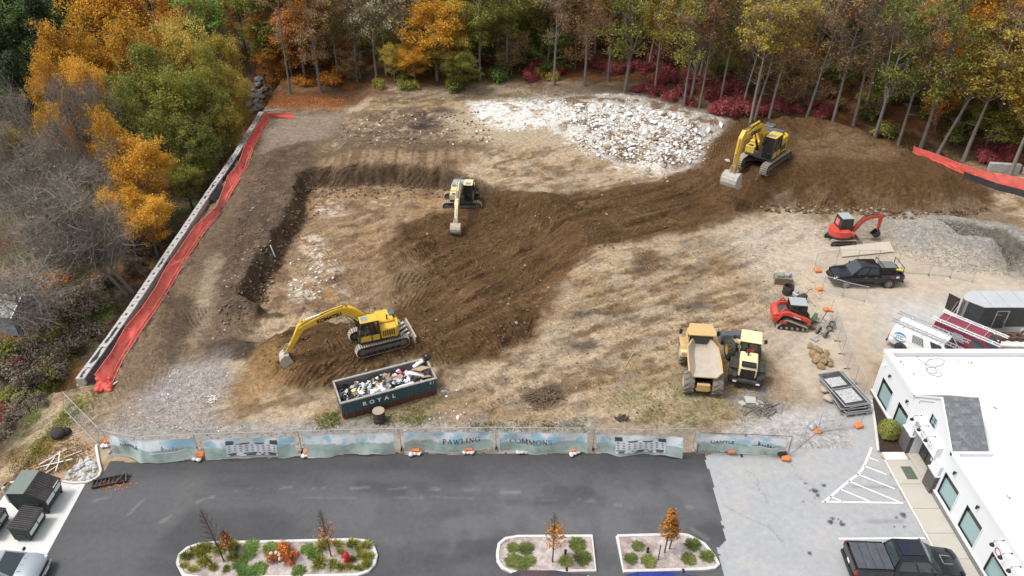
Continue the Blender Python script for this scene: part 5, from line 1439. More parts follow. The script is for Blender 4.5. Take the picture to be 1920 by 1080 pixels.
 for i in range(k - 1):
  for q in range(4):
   a = q / 4; p0 = bp[max(i - 1, 0)]; p1 = bp[i]; p2 = bp[i + 1]; p3 = bp[min(i + 2, k - 1)]
   def cr(a0, a1, a2, a3): return .5 * (2 * a1 + (a2 - a0) * a + (2 * a0 - 5 * a1 + 4 * a2 - a3) * a * a + (3 * a1 - a0 - 3 * a2 + a3) * a ** 3)
   fine.append((cr(p0[0], p1[0], p2[0], p3[0]), cr(p0[1], p1[1], p2[1], p3[1]))); fh.append(bh[i] * (1 - a) + bh[i + 1] * a)
 fine.append(bp[-1]); fh.append(bh[-1])
 m = MB(Hs); m.loft(fine, fh, [.21] * len(fine)); bm_ = m.build('boom', body, t, bevel=.02)
 st = pose['stick']; shh = pose['sh']
 m = MB(Hs); m.loft(st, shh, [.16] * len(st)); m.lathe([(.2, -.22), (.2, .22)], 12, (bp[-1][0], 0, bp[-1][1]), 'y'); sk = m.build('stick', body, t, bevel=.015)
 for q in pose['cyl']:
  cylinder(bm_ if q[3] else sk, q[0], q[1], q[2], Hs, mat=body if len(q) > 5 and q[5] else None, yo=q[4] if len(q) > 4 else 0)
 m = MB(Hs)
 mid = fine[len(fine) // 2]
 for y in (-.12, .12): m.path([(fine[3][0], y, fine[3][1] + fh[3] + .08), (mid[0], y, mid[1] + fh[len(fine) // 2] + .12), (fine[-6][0], y, fine[-6][1] + fh[-6] + .12), (fine[-1][0], y, fine[-1][1] + .35)], .028, 5)
 m.build('hydraulic_hose', M_dark, bm_)
 hx, hz = st[-1]
 lk = pose['link']; m = MB(Hs)
 for y in (-.14, .14): m.bar((lk[0][0], y, lk[0][1]), (lk[1][0], y, lk[1][1]), .09); m.bar((lk[1][0], y, lk[1][1]), (lk[2][0], y, lk[2][1]), .09)
 m.build('bucket_link', M_steel, sk)
 bucket(t, (hx, hz), pose['ba'], pose['bs'], bw, pose.get('bmat', M_bucket), Hs)
 if lettering:
  ia = int(len(fine) * .52); ib = int(len(fine) * .86)
  a = Vector((fine[ia][0], 0, fine[ia][1])); b = Vector((fine[ib][0], 0, fine[ib][1]))
  for sy in (1, -1):
   c = (a + b) / 2 + Vector((0, .212 * sy, -.02)); d = (b - a) * (-1 if sy > 0 else 1)
   me = text_on('lettering', lettering, .40, M_black, bm_, c, d, (0, 0, 1), .022, 1.0)
   me.data.transform(Hs)
 return t
POSE1 = dict(boom=[(.35, 1.55), (1.15, 2.75), (2.2, 3.55), (3.7, 3.40), (5.55, 2.80)], bh=[.16, .30, .36, .28, .17],
    stick=[(5.15, 3.35), (5.55, 2.90), (6.1, 2.0), (6.95, .75)], sh=[.10, .27, .20, .12],
    cyl=[((.75, 1.2), (2.3, 3.15), .085, True, .28), ((.75, 1.2), (2.3, 3.15), .085, True, -.28), ((2.4, 3.98), (5.15, 3.42), .085, True, 0, True), ((5.4, 3.42), (6.5, 1.75), .075, False, 0, True)],
    link=[(6.5, 1.4), (6.82, 1.48), (7.1, 1.05)], ba=R(-6), bs=1.0)
POSE1a = dict(POSE1); POSE1a['boom'] = [(.35, 1.55), (1.15, 2.65), (2.2, 3.35), (3.5, 3.1), (5.0, 2.5)]; POSE1a['stick'] = [(4.65, 3.0), (5.05, 2.55), (5.6, 1.9), (6.35, 1.05)]
POSE1a['cyl'] = [((.75, 1.2), (2.3, 3.0), .085, True, .28), ((.75, 1.2), (2.3, 3.0), .085, True, -.28), ((2.4, 3.75), (4.7, 3.05), .085, True, 0, True), ((4.9, 3.0), (6.0, 1.75), .075, False, 0, True)]
POSE1a['link'] = [(5.95, 1.55), (6.25, 1.62), (6.5, 1.3)]; POSE1a['ba'] = R(25)
POSE2 = dict(boom=[(.35, 1.55), (1.1, 2.85), (2.1, 3.75), (3.5, 4.0), (5.3, 3.9)], bh=[.18, .34, .40, .30, .18],
    stick=[(5.05, 4.45), (5.4, 3.95), (5.65, 2.9), (5.85, 1.15)], sh=[.12, .30, .24, .13],
    cyl=[((.8, 1.2), (2.2, 3.4), .10, True, .3), ((.8, 1.2), (2.2, 3.4), .10, True, -.3), ((2.5, 4.4), (5.0, 4.5), .10, True, 0, True), ((5.75, 4.0), (6.1, 2.0), .085, False, 0, True)],
    link=[(5.8, 1.75), (6.12, 1.8), (6.15, 1.35)], ba=R(8), bs=1.15, bmat=paint('shiny_bucket', (.40, .38, .34), .5, .5, (.25, .20, .15), 3))
pA = P(868, 383); pB = P(711, 641); pC = P(1430, 306)
excavator('faded pale yellow excavator facing the camera in the middle of the brown earth', pA, 0, R(-93), 1.02, M_pyel, POSE1a, cover=M_roofg, bw=1.05)
exB = excavator('bright yellow excavator reaching left with an operator in a red shirt aboard', pB, R(204), R(-4), .97, M_cyel, POSE1, blade=True, lettering='KOMATSU', bw=1.0, seat='open', tail=.45)
exC = excavator('large yellow excavator standing on the brown heap at right with grey bucket', pC, R(228), R(2), 1.26, M_yel, POSE2, cover=M_bluedk, lettering='KOMATSU', bw=1.35, tl=4.7, tail=.95, eh=.42)
# operator inside the open-sided cab
def person_seated(label, loc, rz, shirt, trousers):
 J = {'pelvis': (0, 0, .50), 'waist': (-.02, 0, .68), 'chest': (-.03, 0, .92), 'neck': (0, 0, 1.10), 'head': (.03, 0, 1.24), 'top': (.03, 0, 1.32)}
 v = []; e = []; r = []; ix = {}
 def add(n, p, rad, par=None):
  ix[n] = len(v); v.append(p); r.append(rad)
  if par is not None: e.append((ix[par], ix[n]))
 add('pelvis', J['pelvis'], (.15, .12)); add('waist', J['waist'], (.14, .11), 'pelvis'); add('chest', J['chest'], (.17, .12), 'waist'); add('neck', J['neck'], (.06, .06), 'chest'); add('head', J['head'], (.095, .11), 'neck'); add('top', J['top'], (.07, .08), 'head')
 for s in (-1, 1):
  n = 'lr'[s > 0]
  add('hip' + n, (.03, .09 * s, .48), (.09, .09), 'pelvis'); add('knee' + n, (.46, .13 * s, .54), (.07, .07), 'hip' + n); add('ankle' + n, (.56, .12 * s, .13), (.05, .05), 'knee' + n); add('toe' + n, (.74, .13 * s, .08), (.045, .04), 'ankle' + n)
  add('sh' + n, (-.02, .19 * s, 1.0), (.075, .075), 'chest'); add('el' + n, (.06, .27 * s, .76), (.055, .055), 'sh' + n); add('wr' + n, (.32, .22 * s, .74), (.038, .038), 'el' + n); add('ha' + n, (.42, .20 * s, .76), (.045, .03), 'wr' + n)
 me = bpy.data.meshes.new('skin'); me.from_pydata(v, e, [])
 o = bpy.data.objects.new('skin', me); col.objects.link(o)
 sk = o.modifiers.new('s', 'SKIN')
 for i, q in enumerate(r): me.skin_vertices[0].data[i].radius = q
 me.skin_vertices[0].data[0].use_root = True
 o.modifiers.new('d', 'SUBSURF').levels = 2
 bpy.context.view_layer.update()
 m2 = bpy.data.meshes.new_from_object(o.evaluated_get(bpy.context.evaluated_depsgraph_get()))
 bpy.data.objects.remove(o)
 m2.materials.clear()
 for q in (paint('skin', (.45, .25, .17), .6, .05), shirt, trousers, paint('boots', (.05, .035, .025), .8, .3)): m2.materials.append(q)
 for p in m2.polygons:
  c = p.center
  p.material_index = 3 if c.z < .2 else (2 if (c.z < .60 and abs(c.y) < .22) else (0 if (c.z > 1.06 or (c.x > .26 and c.z > .6)) else 1))
  p.use_smooth = True
 m2.name = 'body'
 t = thing('person', label, 'person', loc, rz)
 link('body', m2, t)
 h = MB(); h.lathe([(.0, .14), (.07, .12), (.112, .05), (.118, 0), (.118, -.01)], 14, (.03, 0, 1.27)); h.build('cap', M_dark, t)
 return t
Mx = exB.matrix_world.copy() if False else Matrix.Translation(pB) @ Euler((0, 0, R(204))).to_matrix().to_4x4() @ Matrix.Rotation(R(-4), 4, 'Z') @ Matrix.Scale(.97, 4)
person_seated('seated operator in a red shirt and grey trousers inside the excavator cab', Mx @ Vector((.50, .78, 1.17)), R(198), paint('red_shirt', (.45, .03, .03), .8, .1), paint('grey_trousers', (.16, .15, .15), .85, .2))
# ------------------------------------------------------------------ wheels
_wc = {}
def wheel(parent, loc, r, w, rimmat, tyremat=M_rubber, lugs=0, name='wheel', spokes=0):
 key = (r, w, rimmat.name, tyremat.name, lugs, spokes)
 if key not in _wc:
  m = MB(); pr = [(r * .56, -w * .42), (r * .80, -w * .5), (r * .93, -w * .47), (r, -w * .36), (r, w * .36), (r * .93, w * .47), (r * .80, w * .5), (r * .56, w * .42)]
  m.lathe(pr, 28, axis='y', close=True)
  for k in range(lugs):
   a = 2 * PI * k / lugs
   for s in (-1, 1):
    a2 = a + (s > 0) * PI / lugs
    E = Matrix.Rotation(a2, 4, 'Y') @ Matrix.Translation((0, s * w * .22, r)) @ Matrix.Rotation(s * R(28), 4, 'Z')
    q = MB(E); q.bx(-r * .055, r * .055, -w * .27, w * .27, -.03, r * .065)
    m.add(q.v, q.f)
  ty = m.mesh('tyre', tyremat, smooth=40)
  m = MB(); m.lathe([(r * .1, -w * .30), (r * .30, -w * .30), (r * .50, -w * .36), (r * .57, -w * .42), (r * .57, w * .42), (r * .50, w * .36), (r * .30, w * .30), (r * .1, w * .30)], 24, axis='y')
  rm = m.mesh('wheel', rimmat if not spokes else M_dark, smooth=40)
  sp = None
  if spokes:
   m = MB()
   for s in (-1, 1):
    for k in range(spokes):
     E = Matrix.Rotation(2 * PI * k / spokes, 4, 'Y'); q = MB(E); q.bx(-r * .06, r * .06, s * w * .40 - .01, s * w * .40 + .01, .06, r * .57); m.add(q.v, q.f)
    m.lathe([(r * .14, s * w * .40 - .015), (r * .14, s * w * .40 + .015)], 12, axis='y')
    m.lathe([(r * .52, s * w * .41 - .012), (r * .59, s * w * .41 - .012), (r * .59, s * w * .41 + .012), (r * .52, s * w * .41 + .012)], 24, axis='y', close=True)
   sp = m.mesh('spokes', rimmat, smooth=30)
  _wc[key] = (rm, ty, sp)
 rm, ty, sp = _wc[key]
 o = link(name, rm, parent, loc)
 link('tyre', ty, o)
 if sp: link('spokes', sp, o)
 return o
# ------------------------------------------------------------------ dump truck seen from behind
def dump_truck(loc, rz):
 t = thing('dump_truck', 'dusty yellow articulated dump truck seen from behind with an empty grey body', 'dump truck', loc, rz)
 M_in = paint('worn_body_floor', (.46, .41, .35), .55, .6, (.36, .29, .21), 1.2, metal=.1)
 for x, hw in ((1.55, 1.13), (-1.75, 1.12)):
  for s in (-1, 1): wheel(t, (x, s * (hw - .13), .84), .84, .76, M_oyel, M_rubberd, 14)
 m = MB(); m.bx(-2.3, 2.5, -.45, .45, .7, 1.05); m.bx(-1.95, -1.55, -.9, .9, .68, 1.05); m.build('chassis', M_dark, t)
 m = MB(); m.bx(-2.55, -2.30, -.45, .45, .55, 1.15); m.bx(-2.50, -2.32, -.55, .55, .62, .72); m.build('rear_bumper', M_oyel, t, bevel=.03)
 # front body: bonnet, wings, cab
 m = MB(); m.prism([(1.8, -1.0), (3.2, -.75), (3.2, .75), (1.8, 1.0)], 1.2, 1.95, 'z'); m.build('bonnet', M_oyel, t, bevel=.08)
 for s in (-1, 1):
  m = MB(); m.prism([(.65, 1.45), (.9, 1.85), (2.15, 1.85), (2.55, 1.5), (2.55, 1.42), (2.1, 1.75), (.95, 1.75), (.73, 1.42)][::-1], min(s * .78, s * 1.42), max(s * .78, s * 1.42), 'y'); m.build('mudguard', M_oyel, t, bevel=.02)
 m = MB(); m.bx(.45, 1.3, .80, 1.38, 1.15, 1.62); m.build('step_box', M_pyel, t, bevel=.04)
 cb = cab(t, .85, 2.05, -.78, .78, 1.5, 2.85, M_oyel, M_oyel, slant=.25, back=.02, hatch=False)
 m = MB(); m.prism([(.70, -.98), (1.3, -1.02), (2.15, -.80), (2.15, .80), (1.3, 1.02), (.70, .98)], 2.97, 3.07, 'z'); m.build('roof_visor', M_oyel, t, bevel=.03)
 m = MB()
 for s in (-1, 1): m.path([(2.0, s * .78, 2.8), (2.12, s * 1.3, 2.85), (2.05, s * 1.36, 2.6)], .025, 6); m.box((2.0, s * 1.36, 2.35), (.06, .22, .4))
 m.build('mirror', M_dark, cb)
 # body: a hopper of plates with flared sides
 st = [(.95, .60, 2.60, .45, 2.2), (.75, .66, 2.58, .50, 1.9), (.05, 1.04, 2.46, .56, 1.66), (-1.3, 1.10, 2.38, .58, 1.60), (-2.40, 1.10, 2.16, .86, 1.68)]
 def ring(q, d, zd):
  x, ht, zt, hb, zb = q
  return [(x, -ht + d * .6, zt), (x, -hb + d, zb + zd), (x, hb - d, zb + zd), (x, ht - d * .6, zt)]
 m = MB(); o_ = [ring(q, 0, 0) for q in st]; i_ = [ring(q, .07, .07) for q in st]
 v = [p for r_ in o_ for p in r_] + [p for r_ in i_ for p in r_]; n = len(st); f = []
 for k in range(n - 1):
  for j in range(3):
   a, b, c, d = k * 4 + j, k * 4 + j + 1, (k + 1) * 4 + j + 1, (k + 1) * 4 + j
   f.append((a, d, c, b))
  for j in (0, 3):
   a, b = k * 4 + j, (k + 1) * 4 + j; c, d = n * 4 + b, n * 4 + a; f.append((a, b, c, d) if j else (d, c, b, a))
 for j in range(3): a, b = (n - 1) * 4 + j, (n - 1) * 4 + j + 1; f.append((a, b, n * 4 + b, n * 4 + a))
 f.append((0, 1, 2, 3))
 bd = m.add(v, f).build('dump_body', M_oyel, t, smooth=25)
 m = MB(); v = [(p[0], p[1], p[2] + .004) for r_ in i_ for p in r_]; f = []
 for k in range(n - 1):
  for j in range(3): f.append((k * 4 + j, k * 4 + j + 1, (k + 1) * 4 + j + 1, (k + 1) * 4 + j))
 f.append((3, 2, 1, 0)); m.add(v, f).build('body_lining', M_in, bd, smooth=25)
 m = MB()
 for s in (-1, 1):
  for a, b in zip(st[:-1], st[1:]): m.bar((a[0], s * (a[1] + .03), a[2]), (b[0], s * (b[1] + .03), b[2]), .11, .10)
  for x, w_, z in ((-.3, 1.15, 1.85), (-1.0, 1.16, 1.8)): m.bar((x, s * 1.08, 2.3), (x, s * .62, 1.7), .10)
 setting(m.build('body_rib', M_oyel, bd, bevel=.01), 'stuff')
 m = MB(); m.prism([(1.35, -.52), (1.35, .52), (.95, .60), (.95, -.60)], 2.57, 2.63, 'z'); m.build('spill_guard', M_oyel, bd)
 for s in (-1, 1): m = MB(); m.bx(-2.36, -2.30, s * .52 - .08, s * .52 + .08, .8, .95); m.build('tail_light', M_red, t)
pD = P(1309, 702)
dump_truck(pD, R(84))
# ------------------------------------------------------------------ wheel loader, seen from behind
def loader(loc, rz):
 t = thing('wheel_loader', 'faded yellow wheel loader with a wide black bucket beside the dump truck', 'wheel loader', loc, rz)
 turn = Matrix.Translation((.1, 0, 0)) @ Matrix.Rotation(R(15), 4, 'Z') @ Matrix.Translation((-.1, 0, 0))
 for s in (-1, 1): wheel(t, (-1.4, s * .95, .72), .72, .55, M_cyel, M_rubber, 18)
 for s in (-1, 1):
  p = turn @ Vector((1.45, s * .95, .72)); w = wheel(t, p, .72, .55, M_cyel, M_rubber, 18); w.rotation_euler = (0, 0, R(15))
 m = MB(); m.bx(-2.2, .1, -.5, .5, .6, 1.0); m.M = turn; m.bx(.1, 2.0, -.45, .45, .6, 1.1); m.build('chassis', M_dark, t, bevel=.03)
 m = MB(); m.prism([(-2.25, 1.0), (-2.25, 1.75), (-1.9, 1.98), (-.55, 2.05), (-.55, 1.0)][::-1], -.62, .62, 'y'); hd = m.build('bonnet', M_pyel, t, bevel=.07)
 m = MB(); m.bx(-2.29, -2.251, -.5, .5, 1.02, 1.72); m.prism([(-2.24, -.5), (-1.75, -.5), (-1.75, .5), (-2.24, .5)], 1.93, 2.06, 'z'); m.build('rear_grille', M_black, hd)
 m = MB(); m.tube((-1.0, .1, 2.04), (-1.0, .1, 2.5), .06, n=8); m.bx(-.75, -.6, -.02, .28, 2.05, 2.08); m.build('exhaust', M_dark, hd)
 m = MB(); m.bx(-2.5, -2.2, -1.0, 1.0, .62, .9); m.bx(-2.45, -1.95, -1.05, -.68, .9, 1.2); m.bx(-2.45, -1.95, .68, 1.05, .9, 1.2); m.build('counterweight', M_dark, t, bevel=.05)
 for s in (-1, 1): m = MB(); m.bx(-2.53, -2.50, s * .8 - .13, s * .8 + .13, .68, .8); m.build('tail_light', M_sign, t)
 m = MB()
 for s in (-1, 1): m.prism([(-2.0, 1.48), (-2.0, 1.54), (-.75, 1.54), (-.55, 1.2), (-.62, 1.18), (-.8, 1.48)][::-1], min(s * .64, s * 1.22), max(s * .64, s * 1.22), 'y')
 m.build('mudguard', M_dark, t)
 cb = cab(t, -.5, .75, -.62, .62, 1.15, 2.75, M_pyel, M_pyel, slant=.1, back=.05, hatch=False)
 m = MB(); m.bx(-.62, .86, -.74, .74, 2.87, 2.96); m.build('roof_panel', M_pyel, cb, bevel=.04)
 m = MB(); m.box((-.46, -.05, 2.05), (.03, .5, .34)); m.build('red_cloth', paint('red_cloth', (.5, .05, .06), .8, .1), cb)
 m = MB(); m.bx(-.2, .55, .62, .95, .7, .78); m.bx(-.15, .5, .62, .92, 1.0, 1.06); m.path([(.5, .92, .8), (.5, .92, 1.9)], .025, 5); m.path([(-.15, .92, .8), (-.15, .92, 1.9)], .025, 5); m.build('ladder', M_dark, t)
 m = MB()
 for s in (-1, 1): m.bar((.6, s * .8, 2.3), (.75, s * 1.05, 2.3), .03); m.box((.75, s * 1.1, 2.2), (.05, .2, .32))
 m.build('mirror', M_dark, cb)
 for s in (-1, 1):
  m = MB(turn); m.prism([(1.05, 1.75), (1.5, 1.65), (2.5, .95), (3.05, .45), (3.0, .3), (2.35, .65), (1.3, 1.4), (1.0, 1.5)][::-1], s * .42 - .07, s * .42 + .07, 'y'); m.build('lift_arm', M_pyel, t, bevel=.02)
 m = MB(turn); m.bx(.7, 1.25, -.42, .42, 1.0, 1.75); m.bar((1.1, 0, 1.7), (2.1, 0, 1.75), .14); m.bar((2.1, 0, 1.9), (2.1, 0, 1.0), .16); m.build('loader_tower', M_pyel, t, bevel=.03)
 cylinder(t, (1.0, 1.75), (2.1, 1.85), .07, turn)
 m = MB(turn); pr = [(2.85, .95), (2.75, .55), (2.9, .15), (3.2, .03), (3.95, .05), (3.95, .09), (3.25, .10), (2.98, .22), (2.86, .56), (2.94, .93), (3.2, 1.12), (3.15, 1.17)]
 for a, b, c, d in ((0, 1, 8, 9), (1, 2, 7, 8), (2, 3, 6, 7), (3, 4, 5, 6)): m.prism([pr[a], pr[b], pr[c], pr[d]], -1.28, 1.28, 'y')
 m.prism([pr[0], pr[9], pr[10], pr[11]], -1.28, 1.28, 'y')
 for y in (-1.27, 1.24): m.prism([(2.85, .95), (2.75, .55), (2.9, .15), (3.2, .03), (3.95, .05), (3.2, 1.12)], y, y + .03, 'y')
 for y in (-.45, .45): m.prism([(2.72, .9), (2.66, .5), (2.78, .2), (2.9, .2), (2.76, .55), (2.84, .9)], y - .04, y + .04, 'y')
 bk = m.build('bucket', M_bluedk, t)
 setting(bk, 'part') if False else None
 me = text_mesh('bonnet_lettering', 'KOMATSU', .22, M_black, .002, .006)
 o = link('bonnet_lettering', me, hd, (-1.85, 0, 2.0), (R(0), 0, R(-90)))
 o.rotation_euler = Euler((0, R(-10), R(-90)))
 return t
pL = P(1397, 692)
loader(pL, R(74))
# ------------------------------------------------------------------ mini excavator
def mini(loc, rz, yaw):
 t = thing('mini_excavator', 'small orange red excavator with a dark cab beside the grey gravel heap', 'mini excavator', loc, rz)
 Hs = Matrix.Rotation(yaw, 4, 'Z')
 for y in (-.82, .82): track_parts(t, y, 2.45, .56, .38, .12, M_shoe, rubber=True)
 m = MB(); m.bx(-.5, .6, -.65, .65, .25, .5); m.lathe([(.42, .48), (.42, .66)], 16); m.build('undercarriage', M_dark, t)
 m = MB(); m.prism([(1.62, .03), (1.72, .05), (1.78, .25), (1.72, .45), (1.64, .48), (1.68, .25)], -.98, .98, 'y'); m.bar((.5, .45, .35), (1.65, .5, .2), .10); m.bar((.5, -.45, .35), (1.65, -.5, .2), .10); m.build('blade', M_steel, t)
 arc = [(-.25 - math.cos(a) * .95, math.sin(a) * .98) for a in [R(90 - 15 * i) for i in range(13)]]
 m = MB(Hs); m.prism((arc + [(.85, -.92), (.95, -.6), (.95, .6), (.85, .92)])[::-1], .66, .86, 'z'); m.build('lower_band', M_dark, t, bevel=.03)
 m = MB(Hs); m.prism((arc + [(.45, -.95), (.45, .1), (-.35, .1), (-.35, .98)])[::-1], .861, 1.42, 'z'); m.build('engine_cover', M_kub, t, bevel=.08)
 m = MB(Hs); m.prism([(-.34, .11), (.75, .11), (.85, .92), (-.30, .97)], .861, 1.12, 'z'); m.bx(.46, .92, -.85, -.1, .861, 1.25); m.build('side_cover', M_kub, t, bevel=.06)
 cb = cab(t, -.42, .78, -.35, .90, 1.2, 2.48, M_dark, M_roofg, Hs, slant=.12, back=.1, hatch=False)
 m = MB(Hs); m.panel((-.38, .1, 1.6), (-.38, .75, 1.6), (-.33, .75, 2.2), (-.33, .1, 2.2), off=-.03); m.panel((-.33, .75, 1.6), (-.33, .1, 1.6), (-.30, .1, 2.2), (-.30, .75, 2.2), .1, .9, .1, .9, .12); m.build('rear_sticker', paint('pink_sticker', (.65, .2, .2), .6, .1), cb)
 bp = [(1.0, .85), (1.35, 1.55), (1.95, 2.25), (2.7, 2.50), (3.45, 2.45)]
 fine = []
 for i in range(4):
  for q in range(4): a = q / 4; fine.append((bp[i][0] * (1 - a) + bp[i + 1][0] * a, bp[i][1] * (1 - a) + bp[i + 1][1] * a + .06 * math.sin(a * PI)))
 fine.append(bp[-1])
 m = MB(Hs); m.loft(fine, [.13 + .08 * math.sin(i / 16 * PI) for i in range(17)], [.12] * 17); bm_ = m.build('boom', M_kub, t, bevel=.02)
 m = MB(Hs); m.loft([(3.30, 2.78), (3.48, 2.45), (3.52, 1.9), (3.50, 1.05)], [.08, .18, .14, .08], [.1] * 4); sk = m.build('stick', M_kub, t, bevel=.015)
 m = MB(Hs); m.bx(.85, 1.12, -.14, .14, .55, 1.0); m.lathe([(.12, .5), (.12, 1.05)], 10, (.98, 0, 0)); m.build('swing_bracket', M_dark, t)
 cylinder(bm_, (1.05, .7), (2.0, 1.98), .06, Hs); cylinder(bm_, (1.9, 2.62), (3.28, 2.8), .055, Hs); cylinder(sk, (3.62, 2.5), (3.72, 1.5), .05, Hs)
 m = MB(Hs); m.path([(1.2, .05, 1.7), (1.8, .05, 2.55), (2.7, .05, 2.78), (3.3, .05, 2.85)], .03, 5); m.path([(1.2, -.05, 1.7), (1.8, -.05, 2.52), (2.7, -.05, 2.75), (3.3, -.05, 2.8)], .03, 5); m.build('hydraulic_hose', M_dark, bm_)
 m = MB(Hs); m.bar((3.5, .09, 1.35), (3.75, .09, 1.4), .06); m.bar((3.75, .09, 1.4), (3.62, .09, .98), .06); m.build('bucket_link', M_dark, sk)
 bucket(t, (3.5, 1.0), R(-28), .62, .62, M_dark, Hs, 4)
 m = MB(Hs); m.bx(-1.0, -.75, .45, .7, .55, .66); m.build('step', M_dark, t)
mini(P(1573, 452), R(2), R(3))
# ------------------------------------------------------------------ compact track loader
def track_loader(loc, rz):
 t = thing('track_loader', 'small orange red track loader with a grey cab roof and two fork tines', 'track loader', loc, rz)
 tri = [(-1.0, .02), (.85, .02), (1.02, .08), (1.08, .22), (1.0, .36), (-.35, .84), (-.55, .88), (-.72, .82), (-1.15, .36), (-1.2, .2), (-1.12, .07)]
 for y in (-.78, .78): track_parts(t, y, 2.2, .8, .40, .11, M_shoe, shape=tri, rubber=True)
 m = MB(); m.bx(-1.25, .85, -.56, .56, .3, 1.05); m.build('chassis', M_dark, t, bevel=.04)
 m = MB(); m.prism([(-1.62, .55), (-1.25, .5), (-1.1, 1.35), (-1.5, 1.5), (-1.68, 1.3)], -.82, .82, 'y'); m.build('rear_door', M_kub, t, bevel=.07)
 m = MB(); m.bx(-1.25, -.45, -.55, .55, 1.051, 1.42); eng = m.build('engine_cover', M_dark, t, bevel=.03)
 m = MB()
 for k in range(6): m.bx(-1.2 + k * .12, -1.14 + k * .12, -.45, .45, 1.421, 1.45)
 setting(m.build('grille', M_bluedk, eng), 'stuff')
 for s in (-1, 1):
  a, b = min(s * .62, s * .90), max(s * .62, s * .90)
  m = MB(); m.prism([(-1.55, 1.15), (-1.3, 1.1), (-1.05, 1.65), (-.65, 1.7), (1.0, 1.12), (1.25, .95), (1.28, .55), (1.05, .5), (.95, .85), (-.7, 1.35), (-.95, 1.3), (-1.2, .85), (-1.5, .9)][::-1], a, b, 'y'); m.build('lift_arm', M_kub, t, bevel=.03)
  m = MB(); m.bar((-1.35, s * .75, 1.2), (-.85, s * .72, 2.0), .12); m.bar((-.85, s * .72, 2.0), (-.5, s * .7, 1.6), .1); m.build('link_arm', M_kub, t, bevel=.02)
  m = MB(); m.bx(-1.1, -.6, s * .985 - .01, s * .985 + .01, .62, .9); m.build('side_badge', M_kub, t)
  cylinder(t, (-.9, 1.1), (.6, 1.0), .05, None, yo=s * .6)
  m = MB(); m.prism([(1.35, .05), (2.35, .03), (2.35, .06), (1.42, .16), (1.42, .75), (1.35, .75)], s * .45 - .1, s * .45 + .1, 'y'); m.build('fork_tine', paint('rusty_tine', (.13, .075, .045), .7, .5, (.25, .18, .12), 5), t)
  text_on('lettering', 'Kubota', .20, M_sign, t, (.15, s * .905, 1.2), (-s * 1.0, 0, s * .30) if s > 0 else (1, 0, -.30), (0, 0, 1), .006)
 m = MB(); m.bx(1.24, 1.345, -.75, .75, .3, .5); m.bx(1.24, 1.345, -.75, .75, .62, .78); m.build('fork_carriage', M_dark, t)
 cab(t, -.45, .85, -.56, .56, 1.05, 2.12, M_dark, M_roofg, slant=.06, back=.02, hatch=False)
track_loader(P(1482, 607), R(-8))
# ------------------------------------------------------------------ cars, vans, trailer
M_blackcar = paint('black_car_paint', (.006, .007, .012), .18, .035, (.12, .11, .10), 1.5, coat=.6)
M_silver = paint('silver_car_paint', (.34, .38, .42), .28, .1, (.3, .28, .25), 1.5, metal=.5, coat=.6)
M_purple = paint('plum_car_paint', (.055, .035, .045), .3, .08, coat=.5); M_bluecar = paint('blue_car_paint', (.010, .022, .20), .25, .05, coat=.6)
M_whitecar = paint('white_van_paint', (.76, .77, .78), .35, .12, (.5, .47, .42), 1.5); M_maroonv = paint('maroon_van_paint', (.20, .022, .045), .35, .15, (.35, .25, .22), 1.5)
M_cglass = glassy('car_glass', (.035, .05, .055), .04, .8); M_headl = glassy('lamp_clear', (.55, .57, .6), .1); M_taill = glassy('lamp_red', (.35, .015, .012), .15)
M_wheelsil = paint('alloy_rim', (.45, .46, .47), .3, .2, metal=.6)
def sect(hw, z0, zb, crown=.02, tuck=.07):
 """closed ring in (y, z) of a car body section"""
 h = [(hw * .86, z0), (hw - .02, z0 + .10), (hw, z0 + (zb - z0) * .45), (hw - .015, zb - .16), (hw - tuck, zb - .03), (hw - tuck - .14, zb), (hw * .4, zb + crown)]
 return h + [(-y, z) for y, z in reversed(h)]
def body(parent, st, mat, name='body'):
 m = MB(); m.rings([[(x, y, z) for y, z in sect(*q)] for x, *q in st]); return m.build(name, mat, parent, smooth=50)
